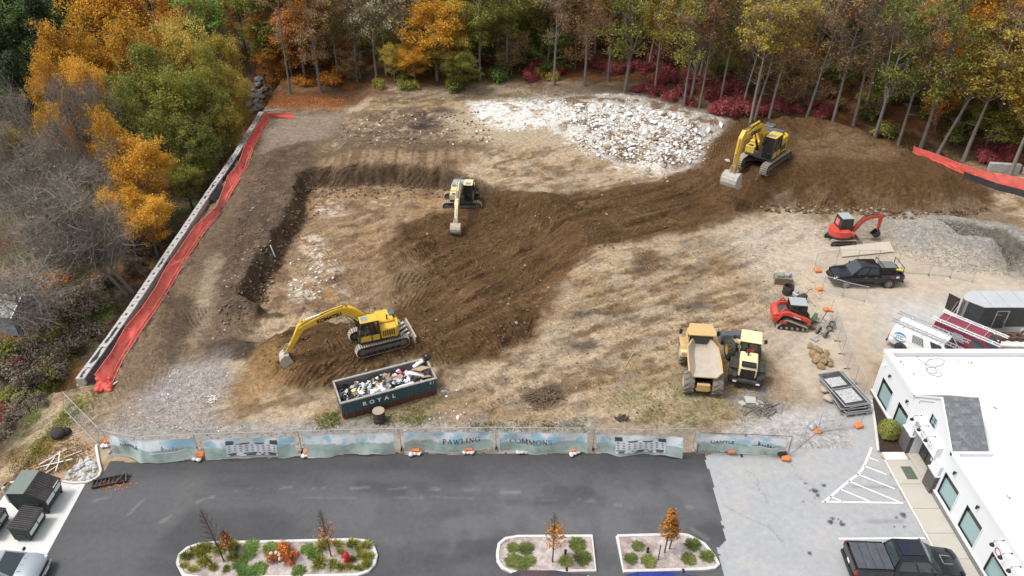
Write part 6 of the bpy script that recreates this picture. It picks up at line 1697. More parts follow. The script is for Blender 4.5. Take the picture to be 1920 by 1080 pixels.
def greenhouse(parent, base, roof, mat, split=(), name='cabin', wind=True, side=True, rearw=True, bulge=.05, gm=None):
 """cabin between its base rectangle (x rear, x front, half width, z rear, z front) and roof rectangle"""
 gm = gm or M_cglass
 xr, xf, hb, zr, zf = base; rr, rf, hr, zt = roof
 n = 6; rings = []
 m = MB()
 B_ = [(xf, -hb, zf), (xf, hb, zf), (xr, hb, zr), (xr, -hb, zr)]; T_ = [(rf, -hr, zt - .03), (rf, hr, zt - .03), (rr, hr, zt - .03), (rr, -hr, zt - .03)]
 v = B_ + T_; f = [(0, 1, 5, 4), (1, 2, 6, 5), (2, 3, 7, 6), (3, 0, 4, 7)]
 top = []
 gx, gy = 7, 7
 for i in range(gx):
  for j in range(gy):
   a, b = i / (gx - 1), j / (gy - 1)
   x = rr + (rf - rr) * a; y = -hr + 2 * hr * b
   z = zt - .03 + bulge * (1 - (2 * a - 1) ** 4) * (1 - (2 * b - 1) ** 4)
   top.append((x, y, z))
 o = len(v); v += top
 for i in range(gx - 1):
  for j in range(gy - 1): f.append((o + i * gy + j, o + (i + 1) * gy + j, o + (i + 1) * gy + j + 1, o + i * gy + j + 1))
 m.add(v, f)
 c = m.build(name, mat, parent, smooth=40)
 def pane(nm, a, b, c_, d, *uv): q = MB(); q.panel(a, b, c_, d, *uv, off=.012, th=.02); q.build(nm, gm, c)
 if wind: pane('windscreen', B_[0], B_[1], T_[1], T_[0], .06, .94, .06, .95)
 if rearw: pane('rear_window', B_[2], B_[3], T_[3], T_[2], .10, .90, .15, .90)
 if side:
  cuts = [0] + list(split) + [1]
  for k in range(len(cuts) - 1):
   a, b = cuts[k] + (.09 if k == 0 else .025), cuts[k + 1] - (.07 if k == len(cuts) - 2 else .025)
   pane('side_window', B_[1], B_[2], T_[2], T_[1], a, b, .10, .88)
   pane('side_window', B_[3], B_[0], T_[0], T_[3], 1 - b, 1 - a, .10, .88)
 return c
def carwheels(t, xs, hw, r, w=.26, rim=M_wheelsil, spokes=6):
 for x in xs:
  for s in (-1, 1):
   m = MB(); m.lathe([(r + .09, -.16), (r + .09, .16)], 24, (x, s * (hw - .155), r), 'y'); m.build('wheel_arch', M_black, t)
   wheel(t, (x, s * (hw - .11), r), r, w, rim, M_rubber, 0, spokes=spokes)
def pickup(label, loc, rz, cover, L=5.9):
 t = thing('pickup_truck', label, 'pickup truck', loc, rz)
 k = L / 5.9
 S_ = [(-2.93, .90, .55, .80), (-2.88, .96, .48, .86), (-2.2, .99, .44, .88), (-.95, .99, .42, .88)]
 F_ = [(-.945, .99, .40, 1.22), (.3, 1.0, .38, 1.22), (1.35, .99, .38, 1.20), (1.75, .98, .38, 1.17, .05), (2.45, .96, .40, 1.11, .06), (2.78, .93, .44, 1.02, .05), (2.92, .84, .50, .92, .02)]
 b1 = body(t, [tuple([q[0] * k] + list(q[1:])) for q in S_], M_blackcar); b2 = body(t, [tuple([q[0] * k] + list(q[1:])) for q in F_], M_blackcar, 'front_body')
 for s in (-1, 1):
  m = MB(); m.prism([(-2.90 * k, .70), (-2.90 * k, 1.25), (-2.5, 1.27), (-.95 * k, 1.27), (-.95 * k, .70)][::-1], min(s * .86, s * .985), max(s * .86, s * .985), 'y'); m.build('bed_side', M_blackcar, t, bevel=.03)
 m = MB(); m.bx(-2.94 * k, -2.86 * k, -.855, .855, .62, 1.24); tg = m.build('tailgate', M_blackcar, t, bevel=.03)
 m = MB(); m.bx(-2.85 * k, -.955 * k, -.855, .855, .90, .92); m.build('bed_floor', M_dark, t)
 m = MB(); m.bx(-3.02 * k, -2.9 * k, -.92, .92, .48, .66); m.build('rear_bumper', M_black if cover else M_dark, t, bevel=.03)
 m = MB(); m.bx(2.86 * k, 3.0 * k, -.88, .88, .42, .62); m.build('front_bumper', M_black, t, bevel=.04)
 m = MB(); m.bx(2.86 * k, 2.945 * k, -.52, .52, .66, .90); m.build('grille', M_dark, t, bevel=.02)
 for s in (-1, 1):
  m = MB(); m.box((2.83 * k, s * .72, .86), (.20, .30, .14), (0, 0, -s * .25)); m.build('headlight', M_headl, t, bevel=.03)
  m = MB(); m.bx(-2.95 * k, -2.78 * k, min(s * .89, s * .992), max(s * .89, s * .992), .88, 1.2); m.build('tail_light', M_taill, t, bevel=.02)
  m = MB(); m.box((1.05 * k, s * 1.10, 1.34), (.12, .22, .18)); m.build('mirror', M_blackcar, t, bevel=.04)
  m = MB(); m.bx(-.6, 1.2, min(s * 1.0, s * 1.08), max(s * 1.0, s * 1.08), .36, .42); m.build('side_step', M_dark, t)
  for x in (.25, -.62): m = MB(); m.bx(x, x + .2, s * 1.0 - .012, s * 1.0 + .012, 1.03, 1.06); m.build('door_handle', M_chrome if not cover else M_black, t)
 m = MB(); m.bx(-2.955 * k, -2.942 * k, -.16, .16, .78, .92); m.build('number_plate', M_sign, tg)
 carwheels(t, (1.85 * k, -1.78 * k), 1.0, .41, .28)
 c = greenhouse(t, (-.93 * k, 1.55 * k, .93, 1.20, 1.19), (-.72 * k, .72 * k, .70, 1.90), M_blackcar, (.5,))
 m = MB()
 for y in (-.16, .16): m.bar((1.75, y - .12, 1.235), (2.3, y - .02, 1.205), .03, .02)
 m.bx(1.75, 2.3, -.012, .012, 1.2, 1.232) if False else None
 m.build('bonnet_crease', M_blackcar, t)
 return t, c, k
pk, cb_, k_ = pickup('black pickup truck parked beside the white building with a grey panelled bed cover', at3(1687, 1074, .01), R(-3), True, 6.0)
for i in range(4):
 m = MB(); a = -2.84 + i * .475; m.bx(a, a + .455, -.84, .84, 1.262, 1.30); m.build('cover_panel', paint('bed_cover_grey', (.055, .062, .075), .5, .25, (.16, .16, .16), 2), pk, bevel=.012)
m = MB(); m.bx(-.05, .62, -.40, .40, 1.925, 1.94); m.build('sunroof', M_dglass, cb_)
m = MB(); m.bx(-.55, .0, -.42, .42, 1.926, 1.944); m.build('roof_glass', glassy('roof_glass', (.012, .016, .04), .06), cb_)
m = MB()
for y in (-.28, .28): m.bar((1.85, y, 1.222), (2.35, y * .9, 1.19), .03, .02)
m.bar((1.85, -.28, 1.222), (1.85, .28, 1.222), .03, .02); m.build('bonnet_vent', M_galv, pk)
p2, cb2, k2 = pickup('black pickup truck in the sandy yard carrying a black tank and yellow tools', P(1617, 529), R(180), False, 5.95)
p2.scale = (1, 1, 1.04)
pk.scale = (1, 1, 1.06)
tk = thing('fuel_tank', 'black tank box with grey lid standing in the bed of the yard pickup', 'tank', P(1620, 527) + Vector((1.45, -.2, .93)), R(180))
m = MB(); m.bx(-.62, .62, -.5, .5, 0, .85); m.build('tank', M_dark, tk, bevel=.05)
m = MB(); m.bx(-.66, .66, -.54, .54, .851, .91); m.build('lid', paint('lid_grey', (.13, .15, .155), .5, .3), tk, bevel=.02)
m = MB(); m.tube((-.8, -.25, 1.30), (.75, -.75, 1.32), .11, n=10); m.lathe([(.16, -.2), (.16, .2)], 10, (-.2, -.45, 1.31), 'y'); yt = m.build('yellow_float', paint('yellow_plastic', (.72, .55, .06), .5, .2), None, smooth=50)
yt.location = P(1620, 527) + Vector((2.25, .35, -.02)); tag(yt, 'yellow tubular tool lying across the bed rail of the yard pickup', 'tool')
m = MB()
for y in (-.88, .88): m.path([(-1.0, y, 1.27), (-1.05, y, 1.95)], .035, 6); m.path([(-2.75, y, 1.27), (-2.7, y, 1.95)], .035, 6)
for x in (-1.05, -2.7): m.path([(x, -.88, 1.95), (x, .88, 1.95)], .035, 6)
m.build('ladder_rack', M_dark, p2)
for a, b, cc in ((-2.1, -1.78, M_taill), (-2.5, -2.22, M_sign)):
 m = MB(); m.bx(a, b, .986, .992, .98, 1.16); m.build('door_sticker', cc, p2)
# silver car, bottom left: only its nose is in view
def suv(label, loc, rz, mat, name='parked_car', hood=True):
 t = thing(name, label, 'car', loc, rz)
 body(t, [(-2.3, .78, .40, .92), (-2.2, .88, .34, 1.0), (-1.2, .93, .28, 1.02), (.6, .93, .28, 1.02), (1.0, .92, .28, 1.01), (1.6, .90, .30, .97, .04), (2.05, .85, .34, .88, .04), (2.25, .76, .38, .76, .02), (2.33, .6, .42, .66, .0)], mat)
 greenhouse(t, (-2.0, 1.15, .86, 1.0, .99), (-1.55, .30, .64, 1.55), mat, (.35, .7))
 m = MB(); m.box((2.30, 0, .64), (.10, 1.0, .16)); m.build('grille', M_black, t, bevel=.02)
 m = MB(); m.bx(2.2, 2.40, -.78, .78, .36, .54); m.build('bumper', mat, t, bevel=.06)
 for s in (-1, 1):
  m = MB(); m.box((2.10, s * .66, .76), (.26, .28, .14), (0, .2, -s * .45)); m.build('headlight', M_headl, t, bevel=.03)
  m = MB(); m.box((.95, s * 1.02, 1.08), (.14, .22, .16)); m.build('mirror', M_black, t, bevel=.04)
 m = MB(); m.bx(2.40, 2.412, -.25, .25, .4, .52); m.build('number_plate', M_sign, t)
 for y in (-.42, 0, .42):
  m = MB(); m.bar((1.2, y, 1.035), (2.0, y * .95, .915), .03, .014); m.build('bonnet_crease', M_silver if mat is not M_silver else paint('bonnet_line', (.12, .13, .15), .4, .1), t)
 carwheels(t, (1.45, -1.4), .93, .36, .24)
 return t
suv('silver car nosing in at the bottom left corner beside the white dumpster pad', at3(8, 1084, .01), R(4), M_silver)
suv('plum coloured car just entering the bottom edge below the middle island', at3(1030, 1122, .01), R(0), M_purple)
suv('blue car just entering the bottom edge below the right island', at3(1250, 1125, .01), R(0), M_bluecar)
def van(label, loc, rz, mat, logo):
 t = thing('work_van', label, 'van', loc, rz)
 st = [(-2.75, .86, .42, 1.10), (-2.70, .98, .36, 1.14), (-1.5, 1.0, .34, 1.15), (1.3, 1.0, .34, 1.15), (1.8, .98, .36, 1.10), (2.4, .93, .40, 1.0), (2.7, .84, .46, .9), (2.78, .7, .5, .8)]
 body(t, st, mat)
 c = greenhouse(t, (-2.70, 1.75, .985, 1.12, 1.10), (-2.58, .95, .84, 2.06), mat, (), side=False, bulge=.06)
 B_ = [(1.75, -.985, 1.10), (1.75, .985, 1.10), (-2.70, .985, 1.12), (-2.70, -.985, 1.12)]; T_ = [(.95, -.84, 2.03), (.95, .84, 2.03), (-2.58, .84, 2.03), (-2.58, -.84, 2.03)]
 for a, b, c_, d, u in ((B_[1], B_[2], T_[2], T_[1], (.06, .28)), (B_[3], B_[0], T_[0], T_[3], (.72, .94))):
  q = MB(); q.panel(a, b, c_, d, *u, .12, .86, .012, .02); q.build('side_window', M_cglass, c)
  u2 = (.42, .62) if u[0] < .5 else (.38, .58)
  q = MB(); q.panel(a, b, c_, d, *u2, .14, .80, .012, .02); w = q.build('side_window', M_cglass, c)
  q = MB()
  for i in range(6): q.panel(a, b, c_, d, u2[0] + .01, u2[1] - .01, .18 + i * .11, .205 + i * .11, .03, .015)
  setting(q.build('window_bar', M_sign, w), 'stuff')
 for s in (-1, 1):
  m = MB(); m.bx(-2.77, -2.70, s * .86 - .07, s * .86 + .07, .75, 1.1); m.build('tail_light', M_taill, t)
  m = MB(); m.box((1.55, s * 1.10, 1.3), (.14, .2, .28)); m.build('mirror', M_black, t, bevel=.04)
 m = MB(); m.bx(-2.88, -2.72, -.92, .92, .40, .56); m.build('rear_bumper', M_black, t, bevel=.03)
 for x in (-2.0, -.6, .7):
  m = MB(); m.bar((x, -.9, 2.14), (x, .9, 2.14), .05); m.bar((x, -.9, 2.14), (x, -.84, 1.98), .04); m.bar((x, .9, 2.14), (x, .84, 1.98), .04); m.build('roof_bar', M_sign if logo else M_alu, t)
 if logo:
  m = MB(); n = 12
  for a0, a1, rr in ((R(20), R(170), .44), (R(200), R(350), .44)):
   pts = [(-1.95 + math.cos(a0 + (a1 - a0) * i / n) * rr * 1.1, 1.22 + math.sin(a0 + (a1 - a0) * i / n) * rr * .75) for i in range(n + 1)]
   for i in range(n):
    w_ = .05 * math.sin(PI * (i + .5) / n) + .02
    (x0, z0), (x1, z1) = pts[i], pts[i + 1]
    for s in (1, -1):
     q = [(x0, 0, z0 - w_), (x1, 0, z1 - w_), (x1, 0, z1 + w_), (x0, 0, z0 + w_)]
     def onside(p): z = p[2]; hw = 1.012 if z < 1.12 else 1.0 - (z - 1.1) * .155 + .012; return (p[0], s * hw, z)
     q = [onside(p) for p in q]
     m.add(q, [(0, 1, 2, 3) if s < 0 else (3, 2, 1, 0)])
  m.build('logo_swoosh', M_blue, t)
  for s in (1, -1):
   me = text_on('logo_lettering', 'JTC', .34, paint('logo_grey', (.30, .34, .32), .5, .05), t, (-1.95, s * .985, 1.24), (-s, 0, 0), (0, -s * .155, 1), .008)
   m = MB()
   for i in range(9): m.bx(-2.35 + i * .11, -2.28 + i * .11, min(s * 1.005, s * 1.012), max(s * 1.005, s * 1.012), .72, .76)
   setting(m.build('small_print', M_ink, t), 'stuff')
 carwheels(t, (1.75, -1.65), 1.0, .38, .26, paint('steel_rim', (.35, .36, .37), .4, .3, metal=.4), 0)
 return t
def ladder(label, a, b, w, mat, n=None):
 a = Vector(a); b = Vector(b); d = (b - a).normalized(); s = d.cross(Vector((0, 0, 1))).normalized()
 t = thing('ladder', label, 'ladder', a, group='ladders on the roofs of the vans')
 m = MB()
 for q in (-1, 1): m.bar(s * q * w / 2, b - a + s * q * w / 2, .05, .08)
 m.build('stile', mat, t)
 n = n or int((b - a).length / .33)
 for i in range(n): m = MB(); p = (b - a) * ((i + .5) / n); m.bar(p - s * w / 2, p + s * w / 2, .04); m.build('rung', mat, t)
def vanframe(loc, rz): return Matrix.Translation(loc) @ Matrix.Rotation(rz, 4, 'Z')
vr = R(133)
v1 = at3(1737, 668, .05); v2 = at3(1812, 662, .05)
van('white work van with a blue swoosh logo and barred window behind the white building', v1, vr + PI, M_whitecar, True)
F1_ = vanframe(v1, vr + PI)
ladder('long aluminium ladder on the left side of the white van roof', F1_ @ Vector((-2.95, -.62, 2.22)), F1_ @ Vector((2.2, -.62, 2.22)), .36, M_alu)
ladder('long aluminium ladder with dark rungs on the right side of the white van roof', F1_ @ Vector((-3.0, .68, 2.22)), F1_ @ Vector((2.2, .68, 2.22)), .34, M_galv)
van('maroon work van with white roof rails between the white van and the trailer', v2, vr + PI, M_maroonv, False)
F2_ = vanframe(v2, vr + PI)
ladder('white ladder rails on the left side of the maroon van roof', F2_ @ Vector((-2.9, -.75, 2.2)), F2_ @ Vector((2.0, -.75, 2.2)), .3, M_whitecar, 4)
ladder('white ladder rails on the right side of the maroon van roof', F2_ @ Vector((-2.7, .75, 2.2)), F2_ @ Vector((2.0, .75, 2.2)), .26, M_whitecar, 4)
# black enclosed trailer with aluminium trim
M_tsid = paint('trailer_black', (.045, .05, .055), .35, .25, (.12, .12, .12), 1.5); M_troof = paint('trailer_roof', (.42, .44, .46), .5, .4, (.30, .30, .30), .8)
tl_ = P(1800, 631)
T = thing('enclosed_trailer', 'black enclosed trailer with white roof and pointed nose behind the vans', 'trailer', tl_ + Vector((0, .0, 0)), R(0))
# the nose points left: x grows to the right, y away
nose = [(0, 1.05), (1.0, .0), (8.6, .0), (8.6, 2.2), (1.0, 2.2), (.15, 1.5)]
m = MB(); m.prism(nose, .95, 2.75, 'z'); tb = m.build('box_body', M_tsid, T)
m = MB(); m.prism([(x - .012 * (x < 5), y - .012 if y < 1.06 else y + .012) for x, y in nose], .45, .948, 'z'); m.build('lower_trim', M_alu, T)
m = MB(); m.prism([(x - .03 * (x < 5), y - .03 if y < 1.06 else y + .03) for x, y in nose], 2.752, 2.84, 'z'); rf_ = m.build('trailer_roof', M_troof, T, bevel=.03)
for x in (1.6, 2.9, 4.2, 5.5, 6.8, 8.1): m = MB(); m.bx(x, x + .04, .02, 2.18, 2.841, 2.855); m.build('roof_seam', M_alu, rf_)
m = MB(); m.prism([(-.04, 1.03), (.04, .95), (.10, 1.0), (.02, 1.1)], .45, 2.75, 'z'); m.prism([(.93, -.03), (1.06, -.03), (1.06, .02), (.96, .03)], .95, 2.75, 'z') if False else None; m.build('nose_trim', M_alu, T)
m = MB(); m.prism([(-.03, 1.02), (.19, .80), (.21, .83), (0, 1.05)], .96, 2.74, 'z'); m.build('nose_cap', M_alu, T)
m = MB(); m.bx(2.1, 3.0, -.03, -.001, .85, 2.45); td = m.build('side_door', M_tsid, T)
m = MB(); m.bx(2.05, 2.13, -.05, -.031, .8, 2.5); m.bx(2.97, 3.05, -.05, -.031, .8, 2.5); m.bx(2.13, 2.97, -.05, -.031, 2.42, 2.5); m.bx(2.08, 2.5, -.06, -.051, 2.1, 2.14); m.build('door_trim', M_alu, td)
m = MB(); m.tube((2.88, -.06, 1.4), (2.88, -.06, 1.7), .02); m.build('door_handle', M_alu, td)
for x in (4.9, 5.75):
 m = MB(); a = [(x + math.cos(R(15 * i)) * .50, .42 + math.sin(R(15 * i)) * .46) for i in range(13)]; b = [(x + math.cos(R(15 * i)) * .44, .42 + math.sin(R(15 * i)) * .40) for i in range(12, -1, -1)]
 m.prism((a + b)[::-1], -.20, .05, 'y'); m.build('mudguard', M_alu, T)
 for y in (-.06, 2.26): wheel(T, (x, y, .38), .38, .24, M_whitecar, M_rubber)
m = MB(); m.bar((.1, 1.2, .5), (-1.1, 1.25, .5), .12); m.bar((.5, .5, .5), (-1.05, 1.2, .5), .10); m.bar((.5, 1.9, .5), (-1.05, 1.3, .5), .10); m.tube((-.75, 1.25, 0), (-.75, 1.25, 1.0), .05); m.build('tow_frame', M_dark, T)
m = MB(); m.box((-.15, 2.05, 1.75), (.06, .95, 1.5), (0, -.12, .5)); m.build('open_flap', M_dark, T)
m = MB(); m.bar((.02, 1.3, 2.5), (-1.1, .9, .1), .04); m.bar((.05, 1.7, 2.5), (-.5, 1.6, .55), .05); m.build('flap_strut', M_alu, T)
for i, (px, py) in enumerate(((1869, 640), (1886, 640), (1902, 640))):
 q = P(px, py + 8); m = MB(); m.lathe([(.42, 0), (.44, .5), (.42, 1.0), (.30, 1.02), (.20, .98), (.20, .6)], 18)
 o = m.build('rusty_drum', paint('rusty_drum', (.085, .045, .035), .75, .5, (.16, .09, .06), 4), loc=q); tag(o, 'rusty brown open drum in front of the trailer wheels, %s of three' % ['leftmost', 'middle', 'rightmost'][i], 'drum', 'rusty drums by the trailer')
for px, py, sx, sy, lb in ((1845, 652, 2.6, 1.6, 'pale concrete slab lying behind the white roof left of the drums'), (1895, 656, 2.6, .8, 'pale concrete block lying behind the white roof below the drums')):
 m = MB(); m.box((0, 0, .35), (sx, sy, .7), (.05, .04, .2 if sx < 2.6 or sy > 1 else 0)); tag(m.build('concrete_slab', M_concw, loc=P(px, py), bevel=.05), lb, 'slab')
# ------------------------------------------------------------------ roll-off dumpster full of rubbish
M_dgreen = paint('dumpster_teal', (.030, .085, .098), .55, .3, (.11, .10, .09), 1.8); M_drust = paint('rust_red', (.115, .032, .018), .8, .5, (.19, .09, .05), 2.5)
M_rim = paint('worn_rim', (.33, .33, .32), .6, .5, (.19, .12, .08), 3); M_inside = paint('dumpster_inside', (.16, .18, .17), .7, .7, (.12, .045, .03), 1.3)
a_ = P(644, 788); b_ = P(813, 742)
dv = b_ - a_; DL = 6.7; dz_ = math.atan2(dv.y, dv.x)
D = thing('roll_off_dumpster', 'long dark teal roll-off dumpster with rusty base, lettered ROYAL', 'dumpster', (a_.x, a_.y, min(a_.z, .25)), dz_)
m = MB(); w_, h_ = 2.35, 1.5
m.bx(0, DL, 0, .06, .5, h_); m.bx(0, DL, w_ - .06, w_, .5, h_); m.bx(0, .06, .06, w_ - .06, .5, h_); m.bx(DL - .06, DL, .06, w_ - .06, .5, h_); m.build('shell', M_dgreen, D)
m = MB(); m.bx(.065, DL - .065, w_ - .085, w_ - .061, .3, h_ - .02); m.bx(.061, .085, .065, w_ - .09, .3, h_ - .02); m.bx(.09, DL - .065, .061, .08, .3, h_ - .02); m.bx(DL - .085, DL - .061, .085, w_ - .09, .3, h_ - .02); m.bx(.06, DL - .06, .06, w_ - .06, .2, .29); m.build('lining', M_inside, D)
m = MB(); m.bx(.02, DL - .02, .004, w_ - .004, .12, .498); m.bx(0, DL, .3, .5, 0, .119); m.bx(0, DL, w_ - .5, w_ - .3, 0, .119); m.build('rusty_base', M_drust, D)
for i in range(13):
 x = .30 + i * (DL - .6) / 12; m = MB(); m.prism([(x - .07, -.001), (x - .04, -.06), (x + .04, -.06), (x + .07, -.001)], .14, h_ - .09, 'z'); m.prism([(x - .07, w_ + .001), (x + .07, w_ + .001), (x + .04, w_ + .06), (x - .04, w_ + .06)], .14, h_ - .09, 'z'); m.build('rib', M_dgreen, D)
 m = MB(); m.prism([(x - .071, -.002), (x - .041, -.062), (x + .041, -.062), (x + .071, -.002)], .10, .46, 'z'); m.build('rib_foot', M_drust, D)
m = MB()
m.bx(-.06, DL + .06, -.11, .07, h_, h_ + .10); m.bx(-.06, DL + .06, w_ - .07, w_ + .11, h_, h_ + .10); m.bx(-.06, .07, .071, w_ - .071, h_, h_ + .10); m.bx(DL - .07, DL + .06, .071, w_ - .071, h_, h_ + .10); m.build('top_rim', M_rim, D, bevel=.02)
for i, ch in enumerate('ROYAL'):
 text_on('letter', ch, .44, M_sign, D, (1.57 + i * .508, -.004, .95), (1, 0, 0), (0, 0, 1), .018)
m = MB(); m.bx(DL - .48, DL - .20, -.012, -.003, 1.12, 1.36); pl = m.build('notice_plate', M_sign, D)
m = MB()
for i in range(3): m.bx(DL - .46, DL - .23, -.016, -.013, 1.16 + i * .065, 1.19 + i * .065)
setting(m.build('notice_print', M_ink, pl), 'stuff')
DM = Matrix.Translation(D.location) @ Matrix.Rotation(dz_, 4, 'Z')
M_plast = glassy('black_bag', (.012, .012, .014), .25, .6); M_card = paint('cardboard', (.42, .29, .18), .85, .2, (.3, .2, .12), 3); M_pink = paint('pink_plastic', (.75, .06, .33), .45, .1)
M_whbag = paint('white_rubbish', (.68, .68, .68), .6, .15, (.45, .42, .38), 4); M_ltb = paint('pale_blue_rubbish', (.42, .58, .66), .6, .1); M_greyr = paint('grey_rubbish', (.20, .21, .23), .7, .3); M_ylb = paint('yellow_rubbish', (.75, .68, .12), .5, .1); M_wood = paint('pale_wood', (.48, .36, .23), .8, .3, (.3, .22, .14), 4)
g = random.Random(5)
def rub(mb, name, mat, lb, cat, smooth=60):
 o = mb.build(name, mat, smooth=smooth); o.location = D.location; o.rotation_euler = (0, 0, dz_); tag(o, lb, cat, 'rubbish heaped in the teal dumpster'); return o
# a bed of mixed rubbish nobody could count, then the larger pieces
m = MB(); ms_ = [M_greyr, M_whbag, M_plast, M_card, M_wood, M_ltb]
for i in range(340):
 x, y = g.uniform(.25, DL - .3), g.uniform(.25, w_ - .3); hgt = .85 + .42 * math.sin(x / DL * PI) + g.uniform(-.15, .18)
 m.m = g.choices(range(6), [4, 5, 4, 1.5, 1.5, .6])[0]
 if g.random() < .72: m.box((x, y, hgt), (g.uniform(.12, .55), g.uniform(.08, .35), g.uniform(.015, .07)), (g.uniform(-.7, .7), g.uniform(-.7, .7), g.uniform(0, 3)))
 else: m.rock((x, y, hgt), g.uniform(.1, .24), i, .6, 1, 1, .7, (.25, .8), 8)
o = m.build('loose_rubbish', ms_, flat=True); o.location = D.location; o.rotation_euler = (0, 0, dz_); setting(o, 'stuff')
m = MB(); m.bx(.07, DL - .07, .09, w_ - .09, .3, .72); o = m.build('rubbish_bed', M_greyr); o.location = D.location; o.rotation_euler = (0, 0, dz_); setting(o, 'stuff')
PB = [('black rubbish bag slumped in the near left corner of the teal dumpster', .75, .75, 1.12, .42, M_plast), ('black rubbish bag behind the yellow bag in the dumpster', 1.55, 1.35, 1.15, .34, M_plast), ('large black bag against the far side of the dumpster', 3.0, 1.9, 1.15, .45, M_plast),
  ('black bag in the middle of the dumpster rubbish', 3.15, 1.05, 1.22, .33, M_plast), ('black bag near the right front rim under the cardboard', 5.45, .45, 1.35, .32, M_plast), ('yellow bag at the left end of the dumpster rubbish', 1.1, 1.2, 1.28, .24, M_ylb),
  ('white bag left of the middle in the dumpster', 2.3, 1.3, 1.22, .30, M_whbag), ('crumpled white sheeting at the front of the dumpster', 2.45, .55, 1.25, .42, M_whbag), ('pale blue bundle by the front rim of the dumpster', 4.25, .95, 1.33, .28, M_ltb), ('white bundle right of the pale blue one', 4.7, .75, 1.35, .30, M_whbag),
  ('upper pink plastic tub in the dumpster', 4.55, 1.75, 1.42, .22, M_pink), ('lower pink plastic piece in the dumpster', 4.1, 1.4, 1.32, .26, M_pink), ('dark grey bundle left of the pink pieces', 3.7, 1.35, 1.30, .26, M_greyr), ('white bundle behind the cardboard', 5.1, 1.35, 1.35, .35, M_whbag)]
for i, (lb, x, y, z, r_, mt) in enumerate(PB):
 m = MB(); m.rock((x, y, z - .02), r_, 300 + i, .6, 2, 1, .8, (.35, .85), 9)
 for k in range(4): m.rock((x + g.uniform(-.5, .5) * r_, y + g.uniform(-.5, .5) * r_, z + g.uniform(0, .25) * r_), r_ * .6, 340 + i * 9 + k, .55, 1, 1, .7, (.3, .8), 8)
 rub(m, 'rubbish_bag', mt, lb, 'rubbish')
for i, (lb, x, y, z, sx, sy, rt, mt) in enumerate([('large brown cardboard sheet leaning at the right end of the dumpster', 6.0, 1.2, 1.72, .95, .9, (-.35, .25, .45), M_card), ('long white board across the right end of the dumpster', 5.45, .95, 1.62, 1.25, .55, (-.3, .2, -.35), M_whbag), ('torn cardboard below the white board in the dumpster', 6.1, .55, 1.48, .7, .45, (-.25, .3, .2), M_card),
  ('small cardboard piece in the dumpster middle', 3.55, 1.75, 1.35, .45, .4, (.3, -.3, .8), M_card), ('brown cardboard near the front rim of the dumpster', 3.2, .45, 1.33, .6, .35, (-.2, .2, .2), M_card), ('pale plank standing in the rubbish at left', 1.75, 1.0, 1.3, .16, .7, (-.5, .1, 0), M_wood), ('white plank along the front rim', 4.5, .3, 1.40, 1.3, .22, (-.2, -.05, .02), M_whbag)]):
 m = MB(); m.box((x, y, z), (sx, sy, .03), rt); rub(m, 'rubbish_board', mt, lb, 'board', 30)
m = MB()
for k in range(9): m.rock((5.75 + k * .13, 2.0 + k * .03, 1.42 + .035 * k), .24 - .008 * k, 500 + k, .7, 1)
rub(m, 'rolled_sheeting', M_whbag, 'rolled pale sheeting sticking out of the far right corner of the dumpster', 'sheeting')
m = MB(); m.rock((6.75, 2.2, 1.78), .30, 520, .8, 2); m.rock((6.5, 2.1, 1.72), .2, 521, .8, 1); rub(m, 'rubbish_bag', M_plast, 'black bag on top of the rolled sheeting at the far right corner', 'rubbish')
q = P(712, 790); dr = thing('oil_drum', 'black steel drum with a pale sandy lid standing before the teal dumpster', 'drum', q)
m = MB(); m.lathe([(.40, 0), (.41, .03), (.40, .06), (.40, .30), (.42, .33), (.40, .36), (.40, .62), (.42, .65), (.40, .68), (.40, .92), (.41, .95)], 20); m.build('drum_body', paint('drum_black', (.025, .025, .026), .5, .5, (.14, .11, .08), 4), dr)
m = MB(); m.lathe([(.41, .951), (.41, .985), (.37, .97)], 20); m.build('drum_lid', paint('sandy_lid', (.36, .29, .23), .85, .4), dr)
